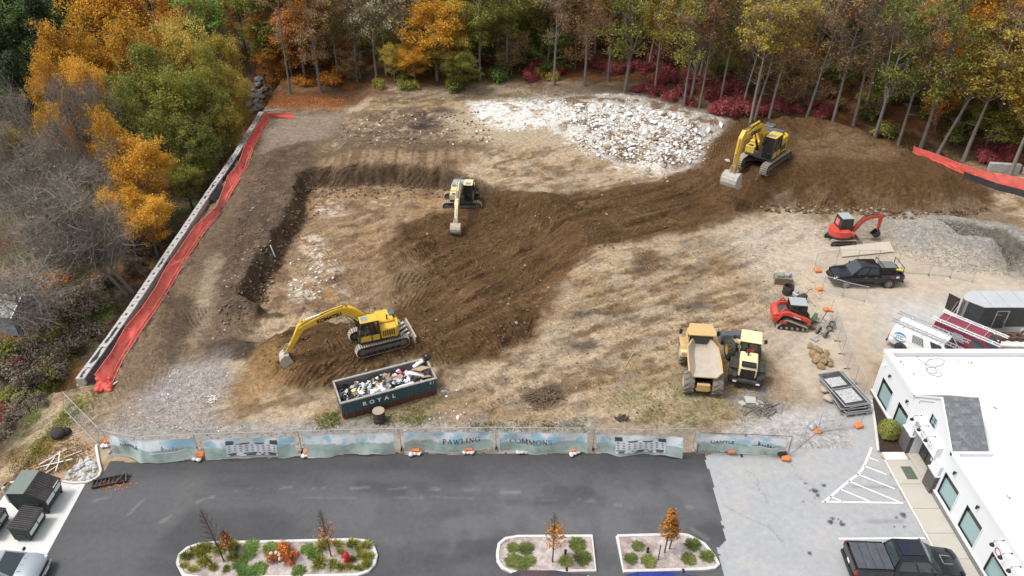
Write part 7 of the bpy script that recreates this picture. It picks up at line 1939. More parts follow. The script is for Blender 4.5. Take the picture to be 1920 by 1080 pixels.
# ------------------------------------------------------------------ refuse containers on the white pad (left)
pad = W([(115, 905), (160, 908), (88, 1041), (-80, 1041), (-120, 960), (-10, 905)], 0)
m = MB(); m.prism(pad[::-1] if False else pad[::-1], -.1, .03, 'z'); setting(m.build('dumpster_pad', M_concw))
M_cgreen = paint('container_green', (.018, .037, .031), .5, .35, (.09, .085, .07), 2); M_ctop = paint('container_green_top', (.12, .165, .145), .5, .3, (.25, .24, .2), 2); M_lid = paint('ribbed_black_lid', (.035, .032, .036), .6, .4, (.12, .11, .10), 3)
def container(label, loc, rz, L, Wd, H, big):
 t = thing('refuse_container', label, 'dumpster', loc, rz, 'refuse containers on the white pad')
 m = MB(); zb = .18
 # local: x along the length (lid slopes towards +y front)
 if big: m.prism([(-.1, zb), (Wd - .15, zb), (Wd, H * .62), (Wd * .42, H), (-.35, H), (-.35, H * .55)], 0, L, 'x')
 else: m.prism([(.05, zb), (Wd - .05, zb), (Wd, H * .80), (0, H)], 0, L, 'x')
 b = m.build('container_body', M_cgreen, t, bevel=.015)
 if big:
  m = MB(); m.bx(-.02, L + .02, -.38, Wd * .40, H + .002, H + .03); m.build('steel_top', M_ctop, t)
  y0, z0, y1, z1 = Wd * .41, H + .02, Wd + .06, H * .62 + .03
 else: y0, z0, y1, z1 = -.05, H + .03, Wd + .06, H * .80 + .03
 for s in range(2):
  xa, xb = (0, L / 2 - .01) if s == 0 else (L / 2 + .01, L)
  m = MB(); m.add([(xa, y0, z0), (xb, y0, z0), (xb, y1, z1), (xa, y1, z1), (xa, y0, z0 - .03), (xb, y0, z0 - .03), (xb, y1, z1 - .03), (xa, y1, z1 - .03)], [(0, 3, 2, 1), (4, 5, 6, 7), (0, 1, 5, 4), (1, 2, 6, 5), (2, 3, 7, 6), (3, 0, 4, 7)])
  ld = m.build('lid', M_lid, t)
  m = MB(); n = 6
  for i in range(n): x = xa + (xb - xa) * (i + .5) / n; m.bar((x, y0 + .04, z0 + .025), (x, y1 - .06, z1 + .025), .075, .05)
  setting(m.build('lid_rib', M_lid, ld), 'stuff')
 for x in (-.04, L): m = MB(); m.bx(x, x + .04, Wd * .25, Wd * .75, H * .38, H * .52); m.build('lift_pocket', M_cgreen, t)
 for x in (.12, L - .12):
  for y in (.15, Wd - .2): m = MB(); m.tube((x - .03, y, .09), (x + .03, y, .09), .09, n=12); m.bx(x - .05, x + .05, y - .06, y + .06, .09, .19); m.build('castor', M_black, t)
 for a, c, e in ((.10, .45, .02), (.5, .95, -.02)):
  m = MB(); q = Wd + .008; m.bx(L * a, L * c, Wd * 1.0 + .002 - .02, Wd + .012, H * .42 + e, H * .66 + e); m.build('notice', M_sign, t)
 return t
container('big dark green container with pale green top and black ribbed lids', (-29.08, 31.75, .03), R(-90), 1.78, 1.70, 1.78, True)
container('smaller dark green container with one sloping ribbed lid in front of the big one', (-28.45, 29.66, .03), R(-90), 1.66, 1.05, 1.15, False)
container('dark green container cut off by the left edge of the picture', (-30.62, 29.66, .03), R(-90), 1.66, 1.05, 1.15, False)
q = at3(12, 962, .03); bo = thing('bollard', 'grey steel bollard beside the big green container', 'bollard', at3(20, 940, .03)); m = MB(); m.lathe([(.13, 0), (.13, 1.15), (.10, 1.22), (.0, 1.24)], 14); m.build('post', paint('bollard_grey', (.45, .46, .45), .6, .35), bo)
# kerb round the stone pocket
def kerb(px, z=.0, w=.16, h=.15, name='kerb', closed=False):
 pts = [at(*p) for p in px]; n = len(pts); L_, R_ = [], []
 for i in range(n):
  a = pts[(i - 1) % n] if closed or i else pts[i]; b = pts[(i + 1) % n] if closed or i < n - 1 else pts[i]
  dx, dy = b[0] - a[0], b[1] - a[1]; l = math.hypot(dx, dy); nx, ny = -dy / l * w / 2, dx / l * w / 2
  L_.append((pts[i][0] + nx, pts[i][1] + ny)); R_.append((pts[i][0] - nx, pts[i][1] - ny))
 m = MB(); v = []; f = []
 for a, b in zip(L_, R_): v += [(a[0], a[1], z - .1), (a[0], a[1], z + h), (b[0], b[1], z + h), (b[0], b[1], z - .1)]
 for i in range(n if closed else n - 1):
  j = (i + 1) % n
  for q in range(3): f.append((i * 4 + q, j * 4 + q, j * 4 + q + 1, i * 4 + q + 1))
 if not closed: f += [(0, 1, 2, 3), tuple((n - 1) * 4 + q for q in (3, 2, 1, 0))]
 m.add(v, f); return setting(m.build(name, M_kerb, bevel=.03))
kerb([(181, 836), (183, 850), (186, 868), (190, 884), (186, 894), (176, 901), (162, 906), (140, 907), (118, 904)])
kerb([(30, 905), (15, 908), (-20, 945)])
# ------------------------------------------------------------------ trees and shrubs
LEAF = {
 'gold': leafmat('leaf_gold', [(0, (.11, .075, .02)), (.3, (.30, .165, .025)), (.6, (.56, .30, .03)), (1, (.66, .43, .09))]),
 'amber': leafmat('leaf_amber', [(0, (.125, .056, .019)), (.35, (.375, .156, .025)), (.65, (.587, .263, .037)), (1, (.650, .375, .100))]),
 'yellow': leafmat('leaf_yellow', [(0, (.085, .075, .02)), (.3, (.20, .165, .035)), (.6, (.38, .28, .05)), (1, (.54, .44, .13))]),
 'olive': leafmat('leaf_olive', [(0, (.032, .041, .013)), (.35, (.109, .123, .026)), (.65, (.217, .217, .043)), (1, (.406, .334, .072))]),
 'green': leafmat('leaf_green', [(0, (.022, .045, .012)), (.4, (.075, .128, .027)), (.7, (.135, .210, .045)), (1, (.240, .300, .075))]),
 'dark': leafmat('needle_dark', [(0, (.010, .018, .009)), (.4, (.031, .050, .022)), (.7, (.062, .081, .037)), (1, (.106, .112, .056))], .1),
 'brown': leafmat('leaf_brown', [(0, (.060, .042, .026)), (.35, (.165, .105, .053)), (.65, (.285, .180, .075)), (1, (.420, .300, .135))]),
 'red': leafmat('leaf_red', [(0, (.06, .022, .02)), (.4, (.20, .038, .042)), (.7, (.34, .075, .08)), (1, (.40, .17, .12))], .3),
 'twig': leafmat('leaf_twig', [(0, (.045, .036, .028)), (.4, (.11, .088, .065)), (.7, (.18, .14, .10)), (1, (.26, .20, .13))], .1),
 'pale': leafmat('leaf_pale', [(0, (.176, .143, .077)), (.4, (.330, .286, .165)), (.7, (.506, .462, .308)), (1, (.638, .594, .462))]),
 'rust': leafmat('leaf_rust', [(0, (.110, .033, .013)), (.4, (.330, .094, .024)), (.7, (.506, .165, .033)), (1, (.572, .264, .077))], .2)}
M_barkg = paint('bark_grey', (.15, .13, .115), .9, .5, (.30, .28, .25), 1.2, bump=.5)
M_barkp = paint('bark_pale', (.25, .225, .195), .9, .5, (.15, .13, .11), 1.0, bump=.4)
M_barkd = paint('bark_dark', (.075, .058, .045), .9, .5, (.15, .12, .10), 1.2, bump=.5)
M_twig = paint('twig_grey', (.27, .245, .21), .9, .7, (.12, .10, .08), .6)
def leaf_mesh(name, C_, size, mat, up=.35, seed=0):
 """a diamond-shaped leaf clump at every point"""
 rs = np.random.RandomState(seed); n = len(C_)
 nr = rs.normal(size=(n, 3)); nr[:, 2] = np.abs(nr[:, 2]) + up; nr /= np.linalg.norm(nr, axis=1)[:, None]
 t = rs.normal(size=(n, 3)); u = np.cross(nr, t); u /= np.linalg.norm(u, axis=1)[:, None] + 1e-9; w = np.cross(nr, u)
 s = size * rs.uniform(.6, 1.35, n)[:, None]
 v = np.stack([C_ + u * s, C_ + w * s * .62, C_ - u * s, C_ - w * s * .62], 1).reshape(-1, 3)
 f = np.arange(n * 4).reshape(-1, 4)
 lf = np.repeat(rs.rand(n), 4)
 me = grid_mesh(name, v, f, mat, [('lf', 'FLOAT', lf, 'value')])
 me.polygons.foreach_set('use_smooth', np.zeros(n, bool))
 return me
def tree_proto(kind, H, cb, rx, n, size, seed, bark, trunk_r, nclump=26, clump=.30, twigs=0, fork=False, shape='round', limbs=True):
 g = random.Random(seed); rs = np.random.RandomState(seed)
 cz = H * (cb + 1) / 2; rz = H * (1 - cb) / 2
 cl = []
 for i in range(nclump):
  while True:
   p = np.array([g.uniform(-1, 1), g.uniform(-1, 1), g.uniform(-1, 1)]); r_ = np.linalg.norm(p)
   if .25 < r_ < 1: break
  p = p / r_ * (r_ ** .5)
  if shape == 'cone': k = (1 - (p[2] + 1) / 2) ** .8 * 1.15 + .08; p[0] *= k; p[1] *= k
  elif shape == 'vase': k = .55 + .45 * (p[2] + 1) / 2; p[0] *= k; p[1] *= k
  cl.append(np.array([p[0] * rx * (1 - clump * .6), p[1] * rx * (1 - clump * .6), cz + p[2] * rz * (1 - clump * .5)]))
 m = MB(); wob = [(g.uniform(-.25, .25), g.uniform(-.25, .25)) for _ in range(6)]
 tp = [Vector((wob[k][0] * k * .35, wob[k][1] * k * .35, H * .88 * k / 5 - (.4 if k == 0 else 0))) for k in range(6)]
 m.path(tp, [trunk_r * (1.25 if k == 0 else 1) * (1 - .16 * k) for k in range(6)], 7)
 def ontrunk(z):
  k = min(max(z / (H * .88) * 5, 0), 4.99); i = int(k); return tp[i].lerp(tp[i + 1], k - i)
 if fork:
  for s in (-1, 1): a = ontrunk(H * .25); m.path([a, a + Vector((s * .8, g.uniform(-.3, .3), H * .18)), a + Vector((s * 1.5, g.uniform(-.5, .5), H * .48))], [trunk_r * .7, trunk_r * .5, trunk_r * .25], 6)
 if limbs:
  for c in cl[:22]:
   z0 = max(H * cb * .75, min(c[2] - rx * .55, H * .8)); a = ontrunk(z0); b = Vector(c); mid = a.lerp(b, .5) + Vector((0, 0, -.12 * (b - a).length * g.uniform(-.3, 1)))
   m.path([a, mid, b], [trunk_r * .46, trunk_r * .28, .03], 4, caps=False)
 for k in range(5):
  z0 = H * g.uniform(.18, max(.2, cb)); a = ontrunk(z0); q = g.uniform(0, 6.3); L = g.uniform(.6, 1.8)
  m.path([a, a + Vector((math.cos(q) * L, math.sin(q) * L, L * .25))], [.035, .012], 3, caps=False)
 if twigs:
  for i in range(twigs):
   c = Vector(cl[i % nclump]); d = Vector((g.gauss(0, 1), g.gauss(0, 1), g.gauss(.5, .8))).normalized(); r_ = rx * clump * g.uniform(.5, 1.25)
   st = c + Vector((g.gauss(0, .3), g.gauss(0, .3), g.gauss(0, .3))) * rx * clump
   e1 = st + d * r_ * .55; e2 = e1 + (d + Vector((g.gauss(0, .35), g.gauss(0, .35), g.gauss(.15, .3)))) * r_ * .6
   m.path([st, e1, e2], [.026, .016, .007], 3, caps=False)
 tr = m.mesh('trunk', bark, smooth=60)
 if n:
  pts = []
  per = n // nclump
  for c in cl:
   k = int(per * g.uniform(.6, 1.4)); sub = rs.normal(size=(7, 3)) * [rx * clump * .55, rx * clump * .55, rx * clump * .4] + c
   q = sub[rs.randint(0, 7, k)] + rs.normal(size=(k, 3)) * [rx * clump * .30, rx * clump * .30, rx * clump * .24]
   pts.append(q)
  cr = leaf_mesh('crown', np.concatenate(pts), size, LEAF[kind], seed=seed)
 else: cr = None
 return dict(tr=tr, cr=cr, H=H, rx=rx, cz=cz, rz=rz)
PR = {}
def protos(key, k, *a, **kw):
 PR[key] = [tree_proto(*a, seed=hash_(key) + i * 7, **kw) for i in range(k)]
def hash_(s): return sum(ord(c) * (i + 3) for i, c in enumerate(s)) % 9973
# full crowns seen from above (left)
protos('gold', 3, 'gold', 13, .25, 4.2, 17000, .115, bark=M_barkg, trunk_r=.22, nclump=34, clump=.30)
protos('yellow', 2, 'yellow', 13, .25, 4.2, 17000, .115, bark=M_barkg, trunk_r=.22, nclump=34, clump=.30)
protos('olive', 2, 'olive', 13, .22, 4.2, 17000, .115, bark=M_barkd, trunk_r=.22, nclump=34, clump=.30)
protos('dark', 2, 'dark', 16, .12, 4.0, 17000, .13, bark=M_barkd, trunk_r=.25, nclump=60, clump=.20, shape='cone')
protos('bare', 3, 'brown', 13, .25, 4.4, 900, .08, bark=M_twig, trunk_r=.17, nclump=30, clump=.36, twigs=1300, shape='vase')
# tall slender trees of the wood
for kd, n_, sz in (('gold', 7500, .145), ('amber', 6000, .145), ('yellow', 6000, .14), ('olive', 6800, .145), ('brown', 5200, .125), ('pale', 3000, .12), ('green', 7000, .145)):
 protos('tall_' + kd, 3 if kd in ('olive', 'brown', 'yellow') else 2, kd, 21, .20, 3.6, n_, sz, bark=M_barkg if kd not in ('pale', 'yellow') else M_barkp, trunk_r=.20, nclump=30, clump=.30, twigs=120)
protos('tall_bare', 3, 'brown', 21, .24, 3.4, 700, .11, bark=M_twig, trunk_r=.17, nclump=28, clump=.36, twigs=850, shape='vase')
protos('edge', 3, 'yellow', 21, .30, 3.4, 4200, .135, bark=M_barkp, trunk_r=.19, nclump=24, clump=.30, twigs=160)
protos('edgeb', 2, 'brown', 21, .26, 3.4, 3200, .125, bark=M_barkg, trunk_r=.18, nclump=24, clump=.32, twigs=260)
protos('edgef', 2, 'olive', 20, .26, 4.2, 5500, .14, bark=M_barkg, trunk_r=.24, nclump=26, clump=.30, twigs=150, fork=True)
for kd, n_ in (('yellow', 4600), ('olive', 5200), ('brown', 4000), ('amber', 4400), ('green', 5200)):
 protos('low_' + kd, 2, kd, 8.5, .08, 2.6, n_, .11, bark=M_barkg, trunk_r=.08, nclump=22, clump=.34, twigs=60)
DESC = {'low_yellow': 'low yellow tree', 'low_olive': 'low olive tree', 'low_brown': 'low brown tree', 'low_amber': 'low orange tree', 'low_green': 'low green tree', 'gold': 'dense golden tree', 'yellow': 'yellow green tree', 'olive': 'dense olive green tree', 'dark': 'dark evergreen tree', 'bare': 'bare grey tree',
  'tall_gold': 'tall golden tree', 'tall_amber': 'tall orange tree', 'tall_yellow': 'tall yellow tree', 'tall_olive': 'tall olive tree', 'tall_brown': 'tall brown tree', 'tall_pale': 'tall pale leaved tree',
  'tall_green': 'tall green tree', 'tall_bare': 'tall bare grey tree', 'edge': 'pale trunked yellow tree', 'edgeb': 'sparse brown tree', 'edgef': 'forked olive tree'}
TREES = []
def put_tree(key, x, y, zb, rs_, hs_, lean=(0, 0), zone=None, front=False):
 p = rnd.choice(PR[key])
 t = thing('tree', '', 'tree', (x, y, zb), rot=(lean[0], lean[1], rnd.uniform(0, 6.28)), group='trees round the site')
 if lean != (0, 0): t.rotation_mode = 'ZYX'; t.rotation_euler = (lean[0], lean[1], rnd.uniform(-.6, .6))
 a = link('trunk', p['tr'], t); a.scale = (rs_, rs_, hs_)
 if p['cr']: b = link('crown', p['cr'], t); b.scale = (rs_, rs_, hs_)
 TREES.append((t, key, front, topx((x, y, zb + p['cz'] * hs_))[0], topx((x, y, zb))))
 return t
def tree_c(key, px, py, rpx, zc):
 """a tree whose crown centre was surveyed at height zc"""
 x, y = at(px, py, zc); p = PR[key][0]
 t_ = (CAM_H - zc) / (_sp + (py - 540) / CAM_F * _cp)
 r_ = rpx / CAM_F * t_
 zb = gz(x, y)
 put_tree(key, x, y, zb, r_ / p['rx'], max(.45, (zc - zb) / p['cz']))
for q in [('dark', 40, 50, 75, 8), ('dark', 95, 105, 52, 7), ('dark', 10, 140, 62, 6), ('dark', 75, -10, 66, 9), ('dark', 125, 20, 45, 8), ('dark', 45, 190, 44, 4), ('dark', -50, 60, 70, 7), ('dark', -20, -20, 70, 9),
   ('gold', 205, 55, 78, 8), ('gold', 135, 125, 58, 6.5), ('gold', 255, 120, 56, 6.5), ('gold', 335, 20, 40, 8), ('gold', 170, 180, 44, 5), ('gold', 190, -10, 60, 9), ('gold', 95, 180, 36, 5),
   ('yellow', 345, 105, 56, 6.5), ('yellow', 415, 120, 42, 5.5), ('yellow', 438, 185, 32, 3.5), ('yellow', 425, 235, 32, 2.5), ('yellow', 290, -5, 46, 8),
   ('olive', 272, 175, 66, 5.5), ('olive', 335, 195, 58, 5), ('olive', 392, 215, 44, 4), ('olive', 312, 262, 58, 3), ('olive', 372, 285, 46, 2), ('olive', 240, 235, 44, 4.5), ('olive', 395, 165, 40, 5), ('olive', 345, 330, 38, .5),
   ('gold', 258, 325, 62, 3.5), ('gold', 215, 285, 40, 4.5), ('gold', 275, 410, 48, 1), ('gold', 230, 395, 44, 1.5),
   ('bare', 130, 235, 58, 5), ('bare', 195, 235, 50, 5), ('bare', 40, 262, 62, 5), ('bare', 95, 330, 72, 4), ('bare', 160, 370, 76, 2.5), ('bare', 25, 380, 64, 2.5), ('bare', 70, 445, 62, .5), ('bare', 180, 455, 56, .5),
   ('bare', 130, 300, 52, 4.5), ('bare', -10, 310, 60, 3.5), ('bare', 215, 330, 46, 3), ('gold', 110, 275, 36, 4), ('yellow', 45, 300, 30, 3), ('yellow', 60, 430, 30, 0)]:
 tree_c(*q)
# leaning grey trunks at the foot of the left wood
for px, py, ly, h in ((238, 552, -.38, 1.0), (248, 548, -.25, .85), (78, 650, .1, .6)):
 q = P(px, py) if px > 230 else Vector((*at(px, py, -4.5), gz(*at(px, py, -4.5)))); put_tree('bare', q.x, q.y, q.z, 1.05, h, (.15, ly))
# trees along the forest edge, at their surveyed feet
EDG = [(545, 176, 'edgeb', .04), (602, 173, 'tall_brown', -.04), (635, 150, 'tall_olive', .0), (675, 147, 'tall_pale', 0), (706, 143, 'tall_pale', .02), (724, 141, 'tall_bare', .06), (500, 168, 'tall_olive', 0), (572, 150, 'tall_amber', 0),
  (1014, 120, 'tall_olive', 0), (1039, 160, 'edgeb', .01), (1096, 161, 'edgeb', 0), (1172, 173, 'edgef', .02), (1227, 178, 'edge', .03), (1282, 200, 'edgeb', .04), (1293, 198, 'edgef', .06), (1311, 203, 'edgeb', .08),
  (1392, 206, 'tall_bare', .13), (1407, 230, 'edge', .05), (1416, 224, 'edgeb', .16), (1442, 222, 'edge', .14), (1510, 228, 'edgeb', .16), (1639, 261, 'edgef', .05), (1684, 272, 'edgeb', .03), (1725, 280, 'edgef', -.02),
  (1756, 292, 'edge', .5), (1806, 302, 'edge', .05), (1816, 280, 'edgeb', .10), (1893, 330, 'tall_yellow', .08), (1850, 270, 'tall_gold', .02), (1790, 250, 'tall_gold', 0), (950, 140, 'tall_olive', 0),
  (1560, 235, 'edgeb', .05), (1350, 195, 'tall_yellow', .04), (1140, 150, 'tall_brown', 0), (900, 150, 'tall_olive', 0), (870, 168, 'olive', 0), (1600, 235, 'edgeb', 0)]
for px, py, k, ln in EDG:
 q = P(px, py); put_tree(k, q.x, q.y, q.z, rnd.uniform(.8, 1.05) if k != 'olive' else .6, rnd.uniform(.82, 1.0) if k != 'olive' else .4, (rnd.uniform(-.02, .05), ln * .45 + rnd.uniform(-.02, .02)), front=True)
for q in [('gold', 815, 55, 62, 9), ('yellow', 845, 95, 42, 6.5), ('gold', 775, 110, 36, 5.5), ('yellow', 740, 150, 24, 2.5), ('yellow', 845, 30, 45, 10)]: tree_c(*q)
# the wood behind: trees picked by the colour the wood has there
def kinds_at(px):
 T_ = [(520, ['tall_olive', 'tall_amber', 'tall_brown', 'tall_olive']), (640, ['tall_amber', 'tall_gold', 'tall_bare', 'tall_brown', 'tall_amber']), (760, ['tall_pale', 'tall_bare', 'tall_brown', 'tall_olive']), (900, ['tall_gold', 'tall_brown', 'tall_olive']),
   (1110, ['tall_olive', 'tall_green', 'tall_brown', 'tall_yellow', 'tall_bare']), (1330, ['tall_brown', 'tall_yellow', 'tall_bare', 'tall_olive', 'tall_amber']), (1560, ['tall_bare', 'tall_olive', 'tall_brown', 'tall_bare', 'tall_amber']), (1740, ['tall_brown', 'tall_olive', 'tall_yellow', 'tall_bare', 'tall_green']), (9999, ['tall_gold', 'tall_gold', 'tall_olive', 'tall_amber', 'tall_brown'])]
 for a, b in T_:
  if px < a: return b
cnt = 0
for row in range(9):
 x = -95 + (row % 2) * 2.6
 while x < 100:
  x += rnd.uniform(5.2, 8.0)
  ey0 = float(np.interp(x, ex, ey)); y = ey0 + 5 + row * 5.2 + rnd.uniform(-2, 2)
  px, py = topx((x, y, gz(x, y) + 7))
  if px < 440 or px > 1990 or topx((x, y, gz(x, y) + 19))[1] > 560 or topx((x, y, gz(x, y)))[1] < -260 + 0: continue
  if px < 480 and row < 2: continue
  k = rnd.choice(kinds_at(px)); cnt += 1
  put_tree(k, x, y, gz(x, y), rnd.uniform(.85, 1.25), rnd.uniform(.75, 1.1), (rnd.uniform(-.04, .04), rnd.uniform(-.03, .06)))
for row in range(6):                                    # the lower storey of the wood
 x = -60
 while x < 80:
  x += rnd.uniform(3.0, 5.2) * (1 + .06 * row)
  ey0 = float(np.interp(x, ex, ey)); y = ey0 + 2.8 + row * 5.0 + rnd.uniform(-1.5, 3)
  px, py = topx((x, y, gz(x, y) + 3))
  if px < 490 or px > 1980: continue
  if row == 0 and (1090 < px < 1310 or rnd.random() < (.4 if px < 1440 else .05)): continue
  if row == 1 and 1090 < px < 1430 and rnd.random() < .25: continue
  k = rnd.choice([q.replace('tall_', 'low_').replace('pale', 'brown').replace('bare', 'brown').replace('gold', 'yellow') for q in kinds_at(px)])
  put_tree(k, x, y, gz(x, y), rnd.uniform(.75, 1.25), rnd.uniform(.6, 1.15), (rnd.uniform(-.05, .05), rnd.uniform(-.05, .08)))
for row in range(4):                                    # far behind the left-hand trees
 for k in range(7):
  x = -88 + k * 7.5 + rnd.uniform(-2, 2); y = 108 + row * 9 + rnd.uniform(-3, 3)
  px, py = topx((x, y, gz(x, y) + 8))
  if px < 470: put_tree(rnd.choice(['tall_olive', 'tall_amber', 'tall_gold', 'tall_green'] if px > 150 else ['dark', 'tall_olive', 'tall_green']), x, y, gz(x, y), 1.15, .9)
# labels: kind, place and order
ZN = [(470, 'left of the block wall'), (760, 'behind the far left corner'), (1010, 'behind the bare north ground'), (1345, 'behind the white rubble'), (1600, 'behind the large yellow excavator'), (1740, 'behind the brown heap'), (9999, 'at the right edge')]
buckets = {}
for t, key, front, px, bp_ in TREES:
 zn = next(b for a, b in ZN if px < a)
 dist = bp_[1]
 buckets.setdefault((zn, key), []).append((px, t, front))
for (zn, key), L in buckets.items():
 L.sort(key=lambda q: q[0]); n = len(L)
 for i, (px, t, fr) in enumerate(L):
  o_ = ordinal(i, n)
  if n > 22 and 11 <= i < n - 11: o_ = 'middle'
  t['label'] = '%s in the wood %s%s' % (DESC[key], zn, (', ' + o_) if o_ else '')
# shrubs
def shrub_proto(kind, n, size, seed, flat=.75, stems=True, woody=0):
 g = random.Random(seed); rs = np.random.RandomState(seed); pts = []
 m = MB()
 for k in range(9):
  q = g.uniform(0, 6.3); r_ = g.uniform(.2, .75); c = np.array([math.cos(q) * r_, math.sin(q) * r_, g.uniform(.35, .95) * flat * 1.1])
  pts.append(c + rs.normal(size=(n // 9, 3)) * [.22, .22, .17]); m.path([(0, 0, -.1), Vector(c) * .6 + Vector((0, 0, .1)), Vector(c)], [.035, .02, .008], 4, caps=False)
 for k in range(woody):
  q = g.uniform(0, 6.3); c = Vector((math.cos(q) * g.uniform(.2, .9), math.sin(q) * g.uniform(.2, .9), g.uniform(.4, 1.3) * flat)); m.path([c * .15, c * .6 + Vector((0, 0, .12)), c], [.012, .009, .004], 3, caps=False)
 p = np.concatenate(pts); p[:, 2] = np.abs(p[:, 2])
 return m.mesh('stem', M_barkd, smooth=60), leaf_mesh('foliage', p, size, LEAF[kind], seed=seed)
SH = {k: [shrub_proto(k, n, s, 40 + i + hash_(k), woody=w) for i in range(2)] for k, n, s, w in (('red', 1500, .06, 70), ('twig', 700, .055, 170), ('brown', 800, .06, 110), ('olive', 900, .09, 30), ('green', 900, .09, 10), ('yellow', 800, .09, 20), ('amber', 700, .09, 20), ('rust', 700, .08, 40))}
def shrub(kind, p, r, h, label, group=None, cat='shrub'):
 a, b = rnd.choice(SH[kind]); t = thing('shrub', label, cat, p, rnd.uniform(0, 6.3), group)
 for nm, me in (('stem', a), ('foliage', b)): o = link(nm, me, t); o.scale = (r, r, h)
 return t
def scatter_shrubs(kind, poly, n, r, label, group, h=(.9, 1.3)):
 P_ = np.array(poly); done = 0; tries = 0
 while done < n and tries < n * 40:
  tries += 1
  px, py = rnd.uniform(P_[:, 0].min(), P_[:, 0].max()), rnd.uniform(P_[:, 1].min(), P_[:, 1].max())
  if sdf(poly, np.array([px]), np.array([py]), 500)[0] > 0: continue
  q = P(px, py); rr = rnd.uniform(*r); shrub(kind, q, rr, rr * rnd.uniform(*h), label, group); done += 1
RL = 'red leaved shrub in the undergrowth of the wood behind the rubble and heap'
scatter_shrubs('red', [(1095, 115), (1180, 95), (1300, 120), (1310, 205), (1240, 190), (1130, 165)], 30, (1.0, 1.7), 'red leaved shrub in the undergrowth of the wood behind the white rubble', 'red shrubs behind the white rubble')
scatter_shrubs('red', [(1310, 160), (1410, 150), (1430, 226), (1330, 216)], 22, (1.0, 1.8), 'red leaved shrub between the pale trunks left of the large yellow excavator', 'red shrubs beside the large excavator')
scatter_shrubs('red', [(1430, 190), (1560, 205), (1570, 236), (1440, 228)], 12, (.9, 1.5), 'red leaved shrub in the undergrowth just behind the large yellow excavator', 'red shrubs behind the large excavator')
scatter_shrubs('red', [(960, 120), (1060, 120), (1065, 160), (960, 158)], 8, (.8, 1.4), 'dull red shrub in the undergrowth behind the bare north ground', 'red shrubs behind the north ground')
scatter_shrubs('red', [(1790, 270), (1900, 290), (1900, 312), (1800, 300)], 8, (.8, 1.3), 'red leaved shrub behind the netting at the right edge', 'red shrubs at the right edge')
scatter_shrubs('green', [(870, 110), (960, 105), (960, 158), (860, 162)], 9, (.9, 1.7), 'green bush at the foot of the wood beside the big golden tree', 'green bushes by the golden tree')
scatter_shrubs('olive', [(700, 130), (880, 130), (880, 172), (700, 168)], 12, (.8, 1.5), 'olive bush at the foot of the wood behind the bare north ground', 'olive bushes behind the north ground')
scatter_shrubs('amber', [(540, 110), (640, 110), (640, 165), (540, 160)], 9, (1.0, 1.7), 'orange bush on the leaf litter behind the far left corner', 'orange bushes behind the far corner')
scatter_shrubs('yellow', [(1000, 90), (1060, 90), (1060, 150), (1000, 150)], 3, (1.0, 1.6), 'yellow bush under the trees left of the white rubble', 'yellow bushes left of the rubble')
scatter_shrubs('yellow', [(1350, 110), (1420, 110), (1430, 190), (1340, 190)], 7, (1.0, 1.8), 'yellow bush among the pale trunks left of the large excavator', 'yellow bushes among the pale trunks')
scatter_shrubs('olive', [(1600, 180), (1900, 200), (1900, 290), (1640, 255)], 26, (1.1, 2.0), 'olive bush in the undergrowth behind the brown heap', 'olive bushes behind the heap')
scatter_shrubs('olive', [(960, 60), (1080, 60), (1080, 130), (960, 120)], 14, (1.2, 2.2), 'olive bush deep in the wood left of the red shrubs', 'olive bushes deep in the wood')
scatter_shrubs('brown', [(700, 90), (960, 80), (960, 140), (700, 140)], 10, (1.2, 2.0), 'brown brush under the trees behind the bare north ground', 'brown brush under the trees')
scatter_shrubs('brown', [(1440, 140), (1640, 150), (1640, 220), (1440, 190)], 12, (1.2, 2.0), 'brown brush under the trees behind the brown heap', 'brown brush behind the heap')
# brush below the wall at left
def low_left(kind, poly, n, r, label, group):
 P_ = np.array(poly)
 for _ in range(n):
  while True:
   px, py = rnd.uniform(P_[:, 0].min(), P_[:, 0].max()), rnd.uniform(P_[:, 1].min(), P_[:, 1].max())
   if sdf(poly, np.array([px]), np.array([py]), 500)[0] <= 0: break
  x, y = at(px, py, -4.2); rr = rnd.uniform(*r); shrub(kind, (x, y, gz(x, y)), rr, rr * rnd.uniform(.8, 1.2), label, group)
low_left('twig', [(0, 665), (85, 640), (110, 560), (230, 540), (190, 640), (120, 740), (60, 820), (0, 860)], 44, (1.0, 1.8), 'brown bramble bush on the slope below the block wall', 'bramble bushes below the wall')
low_left('olive', [(0, 680), (100, 640), (130, 570), (220, 560), (160, 660), (90, 760), (0, 820)], 14, (.8, 1.4), 'olive green bush on the slope below the block wall', 'olive bushes below the wall')
low_left('amber', [(60, 530), (120, 530), (120, 570), (85, 575)], 4, (.9, 1.3), 'orange yellow bush beside the blue shed', 'orange bushes beside the shed')
low_left('red', [(0, 720), (70, 690), (60, 760), (30, 830), (0, 850)], 9, (.7, 1.2), 'dull red bush low on the slope at the left edge', 'red bushes at the left edge')
low_left('red', [(70, 700), (115, 690), (105, 720), (75, 730)], 2, (.7, 1.0), 'small red bush below the near end of the block wall', 'red bushes below the wall end')
low_left('green', [(150, 580), (210, 575), (195, 610), (150, 625)], 5, (.5, .8), 'bright green creeper clump below the wall', 'green creepers below the wall')
low_left('green', [(120, 650), (160, 655), (140, 690), (120, 700)], 4, (.5, .8), 'bright green creeper clump lower down the wall slope', 'green creepers lower down')
low_left('green', [(60, 740), (110, 720), (90, 770), (60, 790)], 5, (.4, .7), 'bright green creeper clump near the foot of the slope', 'green creepers at the slope foot')
low_left('twig', [(60, 780), (110, 790), (130, 830), (60, 860), (20, 880), (10, 830)], 12, (.5, .9), 'brown weedy bush on the bank above the white pad', 'weedy bushes above the pad')
